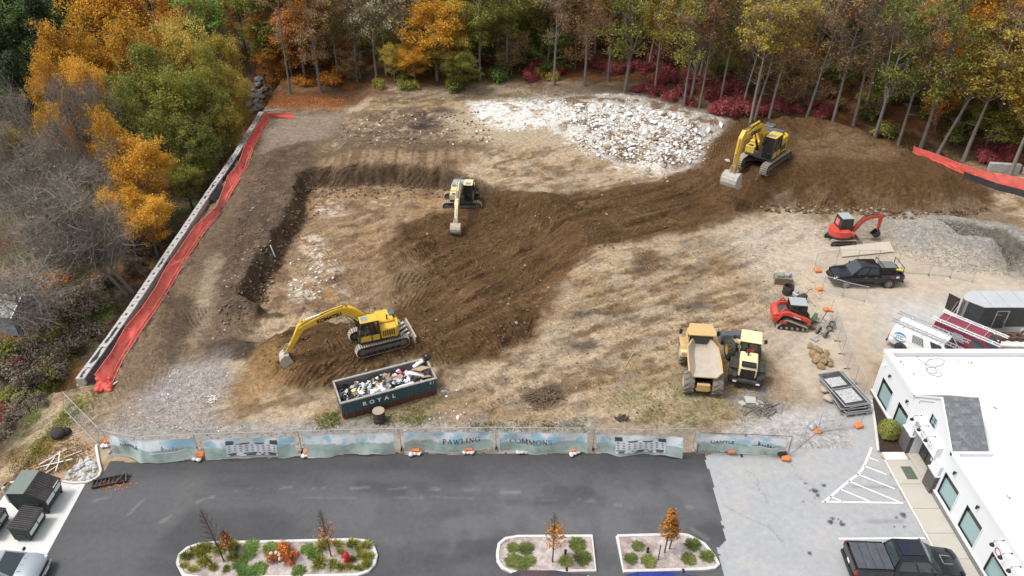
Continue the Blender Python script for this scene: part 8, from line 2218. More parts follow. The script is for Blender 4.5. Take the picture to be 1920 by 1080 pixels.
low_left('twig', [(260, 470), (330, 440), (345, 480), (290, 540), (250, 545)], 14, (.7, 1.2), 'brown brush in the hollow between yellow tree and block wall', 'brush in the hollow by the wall')
# shed and far house
sx_, sy_ = at(36, 612, -4.0); sz = gz(sx_, sy_)
sh = thing('shed', 'small weathered blue shed with a grey roof at the left edge', 'shed', (sx_, sy_, sz), R(-10))
M_shedw = paint('shed_blue', (.17, .24, .31), .8, .5, (.30, .30, .30), 2); M_shedr = paint('shed_roof', (.30, .31, .31), .85, .5, (.20, .18, .15), 1.5)
m = MB(); m.prism([(-1.6, 0), (1.6, 0), (1.6, 2.2), (0, 3.1), (-1.6, 2.2)], -3.2, 1.4, 'x'); m.build('wall', M_shedw, sh)
m = MB(); m.add([(-3.4, -1.8, 2.12), (1.6, -1.8, 2.12), (1.6, 0, 3.18), (-3.4, 0, 3.18), (-3.4, 1.8, 2.12), (1.6, 1.8, 2.12), (-3.4, -1.8, 2.04), (1.6, -1.8, 2.04), (1.6, 0, 3.1), (-3.4, 0, 3.1), (-3.4, 1.8, 2.04), (1.6, 1.8, 2.04)], [(0, 1, 2, 3), (3, 2, 5, 4), (6, 9, 8, 7), (9, 10, 11, 8), (0, 6, 7, 1), (4, 5, 11, 10), (1, 7, 8, 2), (2, 8, 11, 5)]); m.build('roof', M_shedr, sh)
m = MB(); m.bar((1.62, -1.82, 2.08), (1.62, 0, 3.16), .1); m.bar((1.62, 0, 3.16), (1.62, 1.82, 2.08), .1); m.build('barge_board', M_whitecar, sh)
for k in range(9): m = MB(); m.bx(1.401, 1.42, -1.55 + k * .35, -1.25 + k * .35, .05, 2.15); m.build('plank', M_shedw, sh)
for px, py, lb in ((1395, 112, 'grey house with white trimmed windows half hidden by the pale trunks'), (1085, 12, 'pale house glimpsed between trunks behind the white rubble')):
 q = P(px, py); ho = thing('house', lb, 'house', q, R(8))
 m = MB(); m.bx(-5, 5, 0, 7, 0, 5.2); m.build('wall', paint('house_grey', (.42, .44, .46), .8, .2), ho)
 m = MB(); m.prism([(-.4, 5.2), (7.4, 5.2), (3.5, 8.0)], -5.3, 5.3, 'x'); m.build('roof', M_shedr, ho)
 for k in range(4):
  for z in (1.0, 3.5):
   m = MB(); x = -3.8 + k * 2.4; m.bx(x, x + 1.0, -.06, -.001, z, z + 1.4); w = m.build('window', M_whitecar, ho)
   m = MB(); m.bx(x + .08, x + .46, -.075, -.061, z + .1, z + 1.3); m.build('pane', M_cglass, w); m = MB(); m.bx(x + .54, x + .92, -.075, -.061, z + .1, z + 1.3); m.build('pane', M_cglass, w)
print('TREES', len(TREES), 'back', cnt)
# ------------------------------------------------------------------ planted islands
M_isl = groundmat('island_gravel', .8, .02, tracks=False, lo=.6, hi=1.4, scale=26)
def isl_col(x, y, d):
 c = np.empty(x.shape + (3,)); c[:] = (.42, .36, .34); b = fbm(x * 1.4, y * 1.4, 4, 90)
 c = lerp(c, sstep(.5, .62, b) * .6, (.24, .18, .16)); return lerp(c, sstep(-.5, -.1, d) * .25, (.25, .2, .18))
ISL = {'left': [(334, 1058), (338, 1042), (352, 1030), (372, 1023), (400, 1020), (540, 1017), (660, 1014), (684, 1016), (700, 1027), (706, 1043), (702, 1060), (690, 1073), (670, 1080), (500, 1084), (380, 1086), (345, 1080)],
  'middle': [(933, 1040), (936, 1022), (948, 1012), (970, 1008), (1110, 1007), (1117, 1072), (960, 1075), (942, 1066), (934, 1054)],
  'right': [(1157, 1007), (1275, 1004), (1290, 1006), (1320, 1022), (1338, 1044), (1347, 1060), (1340, 1066), (1320, 1069), (1169, 1073)]}
for nm, q in ISL.items():
 setting(sheet('island_bed', W(q), .11, .12, isl_col, M_isl)); kerb(q + [q[0]], .0, .19, .16, 'island_kerb')
def tuft(name, kind, px, py, r, lab, cat='plant', spiky=True):
 q = at3(px, py, .11); t = thing(name, lab, cat, q, rnd.uniform(0, 6.3), 'plants on the islands')
 a = link('foliage', (TUFT if spiky else JUN)[kind], t); a.scale = (r, r, r * .8)
def blades(n, kind, L, seed, flat=False):
 rs = np.random.RandomState(seed); v = []; lf = []
 for i in range(n):
  a = rs.uniform(0, 2 * PI); el = rs.uniform(.15, .6) if flat else rs.uniform(.5, 1.45); l = L * rs.uniform(.55, 1.1); w = .045 if not flat else .05
  d = np.array([math.cos(a) * math.cos(el), math.sin(a) * math.cos(el), math.sin(el)]); s = np.array([-math.sin(a), math.cos(a), 0]) * w
  o = np.array([math.cos(a), math.sin(a), 0]) * rs.uniform(0, .25 if not flat else .75); o[2] = rs.uniform(0, .3) if flat else 0
  tip = o + d * l; tip[2] -= .25 * l * math.cos(el); mid = o + d * l * .55
  v += [o, mid + s, tip, mid - s]; lf += [rs.rand()] * 4
 me = grid_mesh('foliage', np.array(v), np.arange(n * 4).reshape(-1, 4), LEAF[kind], [('lf', 'FLOAT', np.array(lf), 'value')]); return me
LEAF['lime'] = leafmat('leaf_lime', [(0, (.05, .06, .012)), (.4, (.17, .18, .03)), (.7, (.28, .27, .05)), (1, (.40, .36, .10))])
LEAF['grass'] = leafmat('leaf_grass', [(0, (.04, .06, .015)), (.4, (.10, .13, .03)), (.7, (.16, .19, .05)), (1, (.30, .28, .10))])
TUFT = {k: blades(120, k, 1.0, 3) for k in ('lime', 'olive', 'grass')}; JUN = {k: blades(420, k, .55, 4, True) for k in ('green', 'grass')}
tl = [(362, 1034), (378, 1029), (391, 1030), (351, 1045), (376, 1041), (346, 1062), (362, 1069), (382, 1056), (400, 1065), (412, 1031), (440, 1028), (438, 1046), (425, 1068), (606, 1025), (632, 1023), (640, 1037), (660, 1022), (673, 1031), (687, 1025), (598, 1058), (624, 1060), (639, 1065), (661, 1050), (690, 1046), (679, 1043), (688, 1060), (672, 1067), (386, 1049), (655, 1064)]
def lbl(L, txt): return {q: '%s, %s' % (txt, ordinal(i, len(L))) if ordinal(i, len(L)) else txt for i, q in enumerate(sorted(L))}
far_ = [q for q in tl if q[1] < 1044 and q[0] < 500]; nr_ = [q for q in tl if q[1] >= 1044 and q[0] < 500]; far2 = [q for q in tl if q[1] < 1044 and q[0] > 500]; nr2 = [q for q in tl if q[1] >= 1044 and q[0] > 500]
for L, tx in ((far_, 'grass tuft, far row, left end of left island'), (nr_, 'grass tuft, near row, left end of left island'), (far2, 'grass tuft in far row by red hydrant'), (nr2, 'grass tuft in near row by red hydrant')):
 for q, lb in lbl(L, tx).items(): tuft('grass_tuft', 'lime' if (q[0] % 3 or q[0] > 655) else 'olive', q[0], q[1], rnd.uniform(.42, .62) * (1.15 if q in ((412, 1031), (440, 1028), (598, 1058), (606, 1025)) else .9), lb, 'grass tuft')
jl = [(472, 1024), (466, 1040), (450, 1060), (462, 1075), (508, 1030), (576, 1030), (590, 1040), (485, 1068), (560, 1072)]
for q, lb in lbl(jl, 'spreading green juniper on the left island').items(): tuft('juniper', 'green', q[0], q[1], rnd.uniform(.38, .52), lb, 'shrub', False)
for L, tx in (([(962, 1028), (986, 1030), (962, 1052), (992, 1052), (1060, 1053), (1082, 1022), (1092, 1047), (976, 1058)], 'spreading green juniper on the middle island'), ([(1196, 1025), (1183, 1048), (1216, 1053), (1299, 1022), (1291, 1049), (1326, 1044)], 'spreading green juniper on the right island')):
 for q, lb in lbl(L, tx).items(): tuft('juniper', 'grass', q[0], q[1], rnd.uniform(.36, .5), lb, 'shrub', False)
for i, (px, py, r_) in enumerate(((530, 1042, .62), (547, 1049, .52), (515, 1053, .5), (538, 1028, .42))): shrub('rust', at3(px, py, .1), r_, r_ * 1.3, ['rust red hydrangea bush, the largest on the left island', 'rust red bush with pale heads, right of the largest', 'rust and green bush, left of the largest', 'dark red upright bush behind the largest'][i], 'rust red bushes on the left island')
m = MB()
for px, py in ((518, 1036), (523, 1040), (508, 1038), (532, 1056), (525, 1048)): m.rock(at3(px, py, .75 if py < 1050 else .2), .13, px, .9, 1)
setting(m.build('flower_head', paint('dry_flower', (.52, .42, .28), .9, .2)), 'stuff')
def sapling(px, py, H, kind, n, lab, lean=0, lo=.25, hi=.7, seed=1, off=0):
 g = random.Random(seed); rs = np.random.RandomState(seed); q = at3(px, py, .11); t = thing('young_tree', lab, 'young tree', q, rot=(0, lean, 0), group='young trees on the islands')
 m = MB(); m.path([(0, 0, 0), (.02, 0, H * .5), (0, 0, H)], [.045, .032, .008], 6); pts = []
 for i in range(46):
  z = H * (.25 + .68 * i / 46); a = i * 2.4; L = (1 - i / 46) * H * .17 + .12; d = Vector((math.cos(a) * .5, math.sin(a) * .5, .86)); p0 = Vector((0, 0, z)); p1 = p0 + d * L * 1.2 + Vector((math.cos(a), math.sin(a), 0)) * L * .25
  m.path([p0, p0.lerp(p1, .5) + Vector((math.cos(a) * .05, math.sin(a) * .05, 0)), p1], [.014, .010, .004], 3, caps=False)
  for k in range(4): s = p0.lerp(p1, .35 + .16 * k); e = s + Vector((g.gauss(0, .12), g.gauss(0, .12), g.uniform(.1, .3))); m.path([s, e], [.007, .003], 3, caps=False)
  if lo * H < z < hi * H:
   for k in range(n): pts.append(np.array(p0.lerp(p1, g.uniform(.3, 1.0))) + rs.normal(size=3) * .09 + [off * g.random() * .25, 0, 0])
 m.build('trunk', M_barkd, t, smooth=60)
 if pts: link('crown', leaf_mesh('crown', np.array(pts), .075, LEAF[kind], seed=seed), t)
sapling(420, 1052, 4.4, 'rust', 1, 'nearly bare young tree, taller of the pair on the left island', -.08, .2, .3, 2); sapling(432, 1038, 2.0, 'rust', 3, 'small reddish young tree, shorter of the pair on the left island', 0, .2, .8, 3)
sapling(621, 1043, 3.9, 'rust', 5, 'reddish half bare young tree beside the red hydrant', -.03, .15, .5, 4)
sapling(1036, 1054, 4.1, 'amber', 9, 'orange young tree on the middle island', .0, .3, .72, 5, 1); sapling(1246, 1036, 3.8, 'amber', 17, 'full orange young tree, nearer of the two on the right island', .02, .28, .9, 6); sapling(1255, 1029, 2.4, 'amber', 6, 'slim orange young tree, farther of the two on the right island', .06, .5, .8, 7)
for px, py, h, ln, lb in ((400, 1060, .9, -.35, 'slanting wooden stake on the left island'), (1234, 1050, 1.3, 0, 'upright wooden stake on the right island')):
 m = MB(); m.bar((0, 0, -.1), (0, 0, h), .05); tag(m.build('wooden_stake', M_barkd, loc=at3(px, py, .1), rot=(0, ln, 0)), lb, 'stake')
for px, py, lb in ((1060, 1040, 'small black path light on the middle island'), (1214, 1036, 'small black path light on the right island')):
 m = MB(); m.lathe([(.07, 0), (.07, .35), (.09, .36), (.06, .42)], 10); tag(m.build('path_light', M_black, loc=at3(px, py, .1)), lb, 'path light')
hy = thing('fire_hydrant', 'red fire hydrant near the right end of the left island', 'fire hydrant', at3(651, 1054, .1)); M_hyd = paint('hydrant_red', (.50, .018, .025), .35, .1)
m = MB(); m.lathe([(.20, 0), (.20, .05), (.14, .06), (.135, .55), (.17, .57), (.17, .61)], 16); m.build('barrel', M_hyd, hy)
m = MB(); m.lathe([(.17, .611), (.15, .72), (.08, .80), (.04, .81), (.04, .87)], 16); m.build('bonnet', M_hyd, hy)
for a in (0, PI, -PI / 2): m = MB(Matrix.Rotation(a, 4, 'Z')); m.lathe([(.07, .12), (.07, .2), (.085, .21), (.085, .26)], 10, (0, 0, .45), 'x'); m.build('outlet', M_hyd, hy)
# ------------------------------------------------------------------ rocks
M_wrock = paint('white_rock', (.76, .755, .74), .85, .45, (.38, .34, .29), .9, bump=.5); M_trock = paint('tan_rock', (.36, .29, .20), .9, .5, (.22, .16, .10), 1.5, bump=.5); M_grock = paint('grey_rock', (.27, .26, .25), .9, .5, (.15, .13, .11), 1.5, bump=.5)
rk = [MB().rock((0, 0, 0), 1, 900 + i, rnd.uniform(.45, .75), 2, 1, rnd.uniform(.55, 1), (.28, .75), 9).mesh('rock', M_wrock, flat=True) for i in range(8)]
rk2 = [MB().rock((0, 0, 0), 1, 920 + i, .65, 1).mesh('rock', M_trock, flat=True) for i in range(3)]; rk3 = [MB().rock((0, 0, 0), 1, 930 + i, .7, 1).mesh('rock', M_grock, flat=True) for i in range(4)]
def inpoly(poly, k=400):
 P_ = np.array(poly); x0, y0 = P_.min(0); x1, y1 = P_.max(0)
 while True:
  a, b = rnd.uniform(x0, x1), rnd.uniform(y0, y1)
  if sdf(poly, np.array([a]), np.array([b]), 900)[0] <= 0: return a, b
def strew(meshes, poly, n, r, name, label, cat, group, sink=.15, jit=9):
 for i in range(n):
  a, b = inpoly(poly); a += rnd.gauss(0, jit); b += rnd.gauss(0, jit * .4); q = P(a, b); s = r[0] + (r[1] - r[0]) * rnd.random() ** 2.6
  o = link(name, rnd.choice(meshes), None, q + Vector((0, 0, s * (.35 - sink))), (rnd.uniform(-.5, .5), rnd.uniform(-.5, .5), rnd.uniform(0, 6.3)), (s, s, s * rnd.uniform(.8, 1.1))); tag(o, label, cat, group)
RB1 = [(1018, 196), (1060, 192), (1130, 196), (1200, 204), (1280, 222), (1322, 248), (1300, 256), (1200, 250), (1110, 245), (1050, 226)]
RB2 = [(1060, 258), (1120, 248), (1220, 252), (1312, 258), (1318, 290), (1280, 308), (1230, 306), (1160, 296), (1100, 280)]
strew(rk + rk[:4] + rk2[:1], RB1, 130, (.2, .8), 'rock', 'pale broken rock in the upper part of the rubble bank', 'rock', 'white rocks of the upper rubble')
strew(rk + rk[:2] + rk2[:2], RB2, 95, (.18, .6), 'rock', 'pale broken rock in the lower part of the rubble bank', 'rock', 'white rocks of the lower rubble')
strew(rk2, [(1100, 262), (1200, 240), (1290, 290), (1260, 330), (1170, 310)], 26, (.18, .5), 'rock', 'tan brown rock lying among the lower white rubble', 'rock', 'tan rocks of the lower rubble')
strew(rk2, [(1060, 330), (1250, 318), (1300, 340), (1200, 345), (1080, 350)], 14, (.15, .4), 'rock', 'tan rock on the brown earth just below the rubble', 'rock', 'tan rocks below the rubble')
for px, py, s, lb in ((1037, 203, 1.0, 'large white rock at the upper left end of the rubble'), (1308, 232, .75, 'white rock standing alone right of the rubble near the shrubs'), (1329, 246, .8, 'white rock at the right tip of the rubble'), (1352, 236, .8, 'long pale rock leaning right of the rubble'), (832, 187, .45, 'pinkish boulder alone on the bare north ground'), (1364, 303, .5, 'pale stone beside the large excavator bucket')):
 o = link('rock', rk[1], None, P(px, py, .1), (.2, .1, rnd.uniform(0, 6)), (s, s * .8, s * .8)); tag(o, lb, 'rock')
def stones(name, poly, n, r, mats, wts, off=0, flat=.6, seed=0, world=False, sub=1):
 """many small stones, one mesh"""
 g = random.Random(seed); m = MB(); base = []
 for i in range(5): base.append(MB().rock((0, 0, 0), 1, 960 + i, flat, 0 if r[1] < .11 else sub))
 for i in range(n):
  a, b = inpoly(poly); q = P(a, b); s = r[0] + (r[1] - r[0]) * g.random() ** 2; k = g.choice(base); m.m = g.choices(range(len(mats)), wts)[0]
  E = Matrix.Translation(q + Vector((0, 0, s * .25 + off))) @ Matrix.Rotation(g.uniform(0, 6.3), 4, 'Z') @ Matrix.Rotation(g.uniform(-.5, .5), 4, 'X') @ Matrix.Diagonal((s, s * g.uniform(.6, 1), s, 1)); o = len(m.v)
  m.v += [tuple(E @ Vector(p)) for p in k.v]; m.f += [tuple(o + j for j in f) for f in k.f]; m.mi += [m.m] * len(k.f)
 setting(m.build(name, mats, flat=True), 'stuff')
M_bclod = paint('earth_clod', (.10, .058, .03), .95, .4, (.2, .13, .08), 3); M_stn = paint('pale_stone', (.34, .30, .25), .9, .4, (.24, .19, .13), 3)
SITE = [(190, 740), (500, 240), (1000, 200), (1300, 330), (1500, 410), (1640, 480), (1560, 560), (1460, 700), (1300, 800), (240, 806)]
stones('rubble_chips', RB1, 1300, (.06, .26), [M_wrock, M_trock, M_grock], [7, 1.5, 1], seed=1); stones('rubble_chips', RB2, 950, (.07, .28), [M_wrock, M_trock, M_bclod], [4, 2, 1], seed=2)
stones('rubble_chips', [(900, 215), (1020, 205), (1060, 235), (960, 250)], 260, (.05, .2), [M_wrock], [1], seed=12); stones('rubble_chips', [(1010, 200), (1060, 185), (1180, 188), (1345, 235), (1330, 300), (1240, 318), (1100, 300), (1020, 240)], 900, (.04, .15), [M_wrock, M_stn], [4, 1], seed=14)
stones('loose_stones', SITE, 1100, (.025, .085), [M_stn, M_bclod, M_grock, M_trock], [1.5, 3, 3, 3], seed=3)
stones('earth_clods', [(480, 680), (540, 610), (740, 560), (800, 400), (1000, 370), (1330, 310), (1440, 330), (1200, 450), (1040, 520), (1000, 620), (860, 680), (620, 720)], 1300, (.04, .19), [M_bclod, M_trock], [16, .5], seed=4)
stones('earth_clods', [(1420, 384), (1600, 388), (1700, 398), (1850, 386), (1866, 398), (1700, 412), (1590, 402), (1440, 400)], 420, (.06, .3), [M_bclod, M_trock], [4, 1], seed=5)
stones('earth_clods', [(480, 300), (600, 330), (560, 420), (500, 560), (400, 640), (440, 420)], 700, (.04, .2), [paint('dark_clod', (.10, .075, .055), .95, .4), M_stn], [6, 1], seed=6)
stones('earth_clods', [(640, 215), (900, 210), (930, 270), (640, 275)], 520, (.05, .24), [paint('dark_clod', (.10, .075, .055), .95, .4), M_stn, M_wrock], [5, 1, 1], seed=16)
stones('earth_clods', [(900, 760), (1000, 640), (1100, 500), (1300, 460), (1480, 430), (1440, 640), (1300, 780)], 900, (.03, .14), [paint('tan_clod', (.20, .14, .085), .95, .4), M_bclod, M_stn], [4, 3, 1], seed=21)
stones('earth_clods', [(570, 350), (700, 345), (850, 350), (850, 372), (620, 372), (530, 480), (500, 570), (470, 570), (540, 420)], 420, (.05, .26), [M_bclod, paint('dark_clod', (.10, .075, .055), .95, .4)], [1, 1], seed=22)
stones('gravel_stones', [(1640, 415), (1700, 402), (1790, 408), (1860, 450), (1920, 500), (1920, 520), (1800, 512), (1720, 490), (1655, 466)], 2600, (.035, .10), [M_grock, M_trock, M_stn], [6, 1, 1], seed=7)
stones('gravel_stones', [(200, 806), (240, 765), (330, 695), (420, 690), (440, 720), (380, 780), (420, 812)], 1300, (.03, .10), [M_grock, M_stn, M_wrock], [6, 2, .5], seed=8)
stones('gravel_stones', [(205, 812), (1110, 800), (1290, 806), (1290, 846), (1110, 848), (760, 845), (260, 860)], 1500, (.03, .10), [M_grock, M_stn, M_trock], [3, 2, 2], seed=9)
stones('loose_stones', [(820, 730), (860, 725), (890, 790), (800, 800)], 22, (.06, .22), [M_wrock, M_stn], [2, 1], seed=10); stones('rubble_chips', [(545, 480), (600, 450), (640, 500), (600, 560), (540, 560)], 160, (.05, .22), [M_stn, M_wrock], [1, 1], seed=11)
stones('litter_specks', [(170, 920), (340, 868), (1320, 856), (1350, 1010), (720, 1075), (320, 1078), (100, 1070)], 420, (.02, .055), [M_wrock, M_stn, paint('leaf_fleck', (.35, .16, .05), .9, .1)], [3, 1, 1], seed=13)
strew([MB().rock((0, 0, 0), 1, 940 + i, .75, 1, 1, .75).mesh('rock', paint('rip_rap', (.50, .50, .50), .85, .35, (.3, .29, .27), 2), flat=True) for i in range(5)], [(120, 898), (135, 880), (150, 862), (168, 855), (180, 872), (180, 890), (165, 902), (140, 904)], 75, (.13, .30), 'rock', 'white angular rock in the kerbed pocket beside the asphalt', 'rock', 'white rocks of the kerbed pocket', .15, 0)
strew(rk3, [(466, 215), (470, 175), (484, 150), (498, 150), (496, 180), (490, 205)], 34, (.4, .95), 'rock', 'grey boulder in the heap at the far end of the block wall', 'rock', 'boulders at the far wall end', 0, 0)
# dark heap of roots and rubbish, sticks, planks
def sticks(name, px, py, n, r, mat, label, cat, L=(.3, 1.2), h=.4, seed=1, th=.05):
 g = random.Random(seed); q = P(px, py); m = MB()
 for i in range(n):
  a = g.uniform(0, 6.3); c = Vector((g.gauss(0, r * .45), g.gauss(0, r * .35), g.uniform(0, h) * math.exp(-((i % 7) / 5)))); l = g.uniform(*L) / 2; d = Vector((math.cos(a), math.sin(a), g.uniform(-.25, .25)))
  m.bar(c - d * l, c + d * l + Vector((0, 0, .01)), th * g.uniform(.5, 1.4), th * .6)
 o = m.build(name, mat, loc=q); tag(o, label, cat)
sticks('root_heap', 1018, 745, 130, 1.15, paint('root_brown', (.12, .085, .06), .95, .5, (.2, .15, .1), 4), 'dark heap of roots and broken branches left of the dump truck', 'brush heap', h=.4, seed=2)
sticks('root_heap', 1165, 786, 50, .45, M_barkd, 'small dark heap of twigs below the dump truck near the banners', 'brush heap', (.2, .6), .3, 3)
sticks('lath_heap', 397, 748, 14, .45, paint('white_lath', (.66, .64, .60), .8, .2), 'small heap of white laths on the grey gravel', 'lath heap', (.5, .9), .15, 4)
sticks('brush_heap', 1430, 768, 90, 1.1, M_barkg, 'grey heap of dead branches right of the wheel loader', 'brush heap', (.3, 1.1), .35, 5)
sticks('timber_heap', 108, 868, 7, .7, M_concw, 'bundle of pale pipes and timber lying on the bank above the stones', 'timber', (1.2, 2.4), .3, 6, .07)
sticks('brush_heap', 790, 238, 80, 1.6, M_barkd, 'dark brush heap on the bare north ground', 'brush heap', (.4, 1.5), .4, 7)
sticks('fallen_branch', 175, 785, 3, .3, M_stake, 'pale stick lying on the slope beside the red netting end', 'stick', (1.2, 2.0), .05, 8)
for (a, b), (c, d), mt, lb in (((507, 461), (515, 477), M_sign, 'white pipe standing out of the left pit wall'), ((208, 725), (221, 717), M_concw, 'white stake lying beside the end of the red netting'), ((1172, 688), (1186, 665), M_stake, 'thin plank on the sandy ground left of the dump truck'), ((125, 858), (131, 880), paint('yellow_post_paint', (.55, .36, .06), .6, .3), 'leaning yellow post above the white stones')):
 m = MB(); p, q = P(a, b, .05), P(c, d, .08)
 if 'post' in lb: p = q + Vector((-.25, .1, 1.1))
 if 'pipe' in lb: p.z += .3
 m.tube(p, q, .06, n=8); tag(m.build('pipe' if 'pipe' in lb else 'pole', mt), lb, 'pole')
# grass and weeds
def weeds(poly, n, r, kind, seed, h=.05):
 rs = np.random.RandomState(seed); pts = []
 for i in range(n):
  q = P(*inpoly(poly)); pts.append(np.array(q)[None] + rs.normal(size=(9, 3)) * [r, r, h / 2] + [0, 0, h * .7])
 setting(link('grass', leaf_mesh('grass', np.concatenate(pts), .055, LEAF[kind], up=.0, seed=seed)), 'stuff')
weeds([(700, 780), (800, 752), (815, 760), (790, 796), (700, 800)], 150, .18, 'grass', 1); weeds([(590, 785), (635, 765), (640, 800), (600, 806)], 110, .16, 'grass', 2)
weeds([(1170, 735), (1280, 720), (1420, 770), (1420, 800), (1180, 800)], 150, .16, 'grass', 3); weeds([(140, 745), (185, 740), (110, 820), (40, 890), (60, 840)], 330, .2, 'lime', 4)
weeds([(620, 178), (700, 172), (1000, 164), (1060, 180), (1000, 190), (660, 192)], 620, .3, 'twig', 15, .3); weeds([(1030, 174), (1180, 176), (1330, 212), (1330, 226), (1180, 194), (1040, 190)], 520, .3, 'twig', 16, .28)
weeds([(680, 184), (1000, 168), (1100, 185), (1000, 192), (700, 196)], 320, .25, 'olive', 5); weeds([(150, 590), (225, 575), (190, 620), (130, 690), (70, 790), (50, 800), (100, 690)], 800, .3, 'green', 6)
weeds([(20, 850), (110, 800), (180, 850), (120, 880), (20, 900)], 420, .25, 'brown', 7); weeds([(470, 175), (650, 185), (640, 205), (480, 200)], 500, .4, 'rust', 8); weeds([(880, 790), (1100, 785), (1100, 806), (880, 806)], 120, .15, 'grass', 9)
weeds([(1200, 470), (1230, 465), (1240, 505), (1190, 500)], 120, .2, 'brown', 10)
rs = np.random.RandomState(8); q = rs.normal(size=(3200, 3)); q /= np.linalg.norm(q, axis=1)[:, None]; q = q * (.62 + .14 * vnoise(q[:, 0] * 3 + 9, q[:, 1] * 3 + q[:, 2] * 2 + 9)[:, None]) * [1, 1, 1.05] + [0, 0, .62]
bt = thing('shrub', 'round clipped olive green bush in the bed by the shop entrance', 'shrub', (24.95, 36.45, .05)); link('foliage', leaf_mesh('foliage', q, .05, LEAF['olive'], seed=8), bt); m = MB(); m.rock((0, 0, .6), .6, 77, 1, 2); m.build('inner_twigs', M_barkd, bt)
# ------------------------------------------------------------------ yard clutter
def mtx(o, rz): return Matrix.Translation(o) @ Matrix.Rotation(rz, 4, 'Z')
st = P(1578, 745); g = random.Random(9); ang = math.atan2(*(lambda a, b: (b.y - a.y, b.x - a.x))(P(1606, 765), P(1552, 700)))
pal = thing('pallet', 'grey timber pallet under the stack of fence panels', 'pallet', st, ang)
for y in (-.8, 0, .8): m = MB(); m.bx(-1.9, 1.9, y - .06, y + .06, 0, .12); m.build('bearer', M_concw, pal)
for k in range(11): m = MB(); x = -1.8 + k * .36; m.bx(x - .06, x + .06, -.95, .95, .121, .15); m.build('plank', M_wood, pal)
M_darkmesh = wiremesh('dark_mesh', (.06, .065, .07), .08, .55)
for i in range(9):
 t = thing('stacked_fence', 'galvanised fence panel in the flat stack beside the building, %s' % ('topmost with two white sheets' if i == 8 else 'number %s from the bottom' % NUM[i] if i else 'lowest'), 'fence panel', st + Vector((g.uniform(-.25, .2), g.uniform(-.2, .2), .17 + i * .095)), ang + g.uniform(-.12, .12), 'fence panels stacked beside the building')
 m = MB()
 for a, b in (((-1.75, -.9), (1.75, -.9)), ((1.75, -.9), (1.75, .9)), ((1.75, .9), (-1.75, .9)), ((-1.75, .9), (-1.75, -.9)), ((0, -.9), (0, .9))): m.tube((*a, 0), (*b, 0), .03, n=6)
 m.build('frame', M_galv, t); m = MB(); m.quad((-1.72, -.87, .0), (1.72, -.87, .0), (1.72, .87, .0), (-1.72, .87, .0)); m.build('mesh_infill', M_darkmesh, t)
 if i == 8:
  for x0, x1, y0, y1 in ((.25, 1.15, -.55, .70), (-1.45, -.15, -.62, .70)): m = MB(); m.bx(x0, x1, y0, y1, .012, .02); m.build('white_sheet', paint('worn_sheet', (.5, .5, .5), .7, .8, (.16, .17, .17), 7), t)
for i, (px, py) in enumerate(((1548, 735), (1553, 750), (1546, 722))):
 m = MB(); m.rock((0, 0, .2), .45, 970 + i, .5, 2); tag(m.build('sandbag', paint('tan_bag', (.42, .36, .28), .9, .4), loc=P(px, py), smooth=70), 'tan sandbag left of the panel stack, %s' % ['middle', 'nearest', 'farthest'][i], 'sandbag')
M_log = paint('split_log', (.22, .145, .08), .9, .5, (.42, .32, .2), 3)
for i, (px, py, s) in enumerate([(1519, 652, .42), (1529, 657, .4), (1525, 668, .5), (1537, 662, .4), (1533, 676, .55), (1545, 672, .42), (1541, 682, .5), (1552, 679, .38), (1528, 680, .4), (1548, 664, .34), (1556, 686, .3), (1538, 690, .38)]):
 m = MB(); m.rock((0, 0, s * .4), s, 980 + i, .8, 1, 1, .8); a = [(1519, 652), 0]; tag(m.build('timber_block', M_log, loc=P(px, py), flat=True), 'cut tan timber block in the heap above the panel stack, %s' % ordinal(sorted([1519, 1529, 1525, 1537, 1533, 1545, 1541, 1552, 1528, 1548, 1556, 1538]).index(px), 12), 'timber block', 'timber blocks above the panel stack')
# green broadcast cart
c0 = P(1545, 612); ct = thing('spreader_cart', 'green two wheeled walk-behind cart with orange grips beside the mesh fence', 'cart', c0, R(-35)); M_gr = paint('cart_green', (.05, .15, .05), .5, .3)
for y in (-.35, .35): wheel(ct, (.5, y, .26), .26, .16, M_galv, M_rubber)
m = MB(); m.tube((.5, -.45, .26), (.5, .45, .26), .03); m.bar((.5, -.3, .3), (-.9, -.25, .55), .06); m.bar((.5, .3, .3), (-.9, .25, .55), .06); m.path([(-.1, -.28, .4), (-.5, .0, 1.0), (-.1, .28, .4)], .02, 5); m.build('frame', M_galv, ct)
m = MB(); m.bx(-1.0, -.75, -.6, .6, .25, .62); m.bx(-1.02, -.98, -.62, .62, .2, .66); m.build('hopper', M_gr, ct, bevel=.03)
m = MB(); m.path([(-.3, .28, .5), (-.2, .8, .95), (.2, 1.0, 1.0)], .022, 5); m.path([(-.3, -.28, .5), (-.15, .7, 1.0), (.3, .8, 1.05)], .022, 5); m.build('handle', M_dark, ct); m = MB(); m.box((.1, .9, 1.05), (.3, .2, .15)); m.build('grip', M_orange, ct)
w0 = P(1540, 628); wb = thing('axle_set', 'pair of muddy wheels on an axle lying below the green cart', 'wheels', w0, R(40))
for y in (-.32, .32): wheel(wb, (0, y, .33), .33, .22, M_dark, M_rubberd)
m = MB(); m.tube((0, -.4, .33), (0, .4, .33), .04); m.bar((0, 0, .33), (-.9, .1, .1), .05); m.bx(-1.2, -.7, -.25, .3, .05, .1); m.build('axle', M_galv, wb)
b0 = P(1467, 530); bx_t = thing('crate', 'brown crate with green and grey parts on top in the sandy yard', 'crate', b0, R(-10))
for k in range(4): m = MB(); m.bx(-.75, .75, -.44, -.40, .06 + k * .16, .19 + k * .16); m.bx(-.75, .75, .40, .44, .06 + k * .16, .19 + k * .16); m.build('slat', paint('crate_brown', (.20, .12, .07), .85, .4), bx_t)
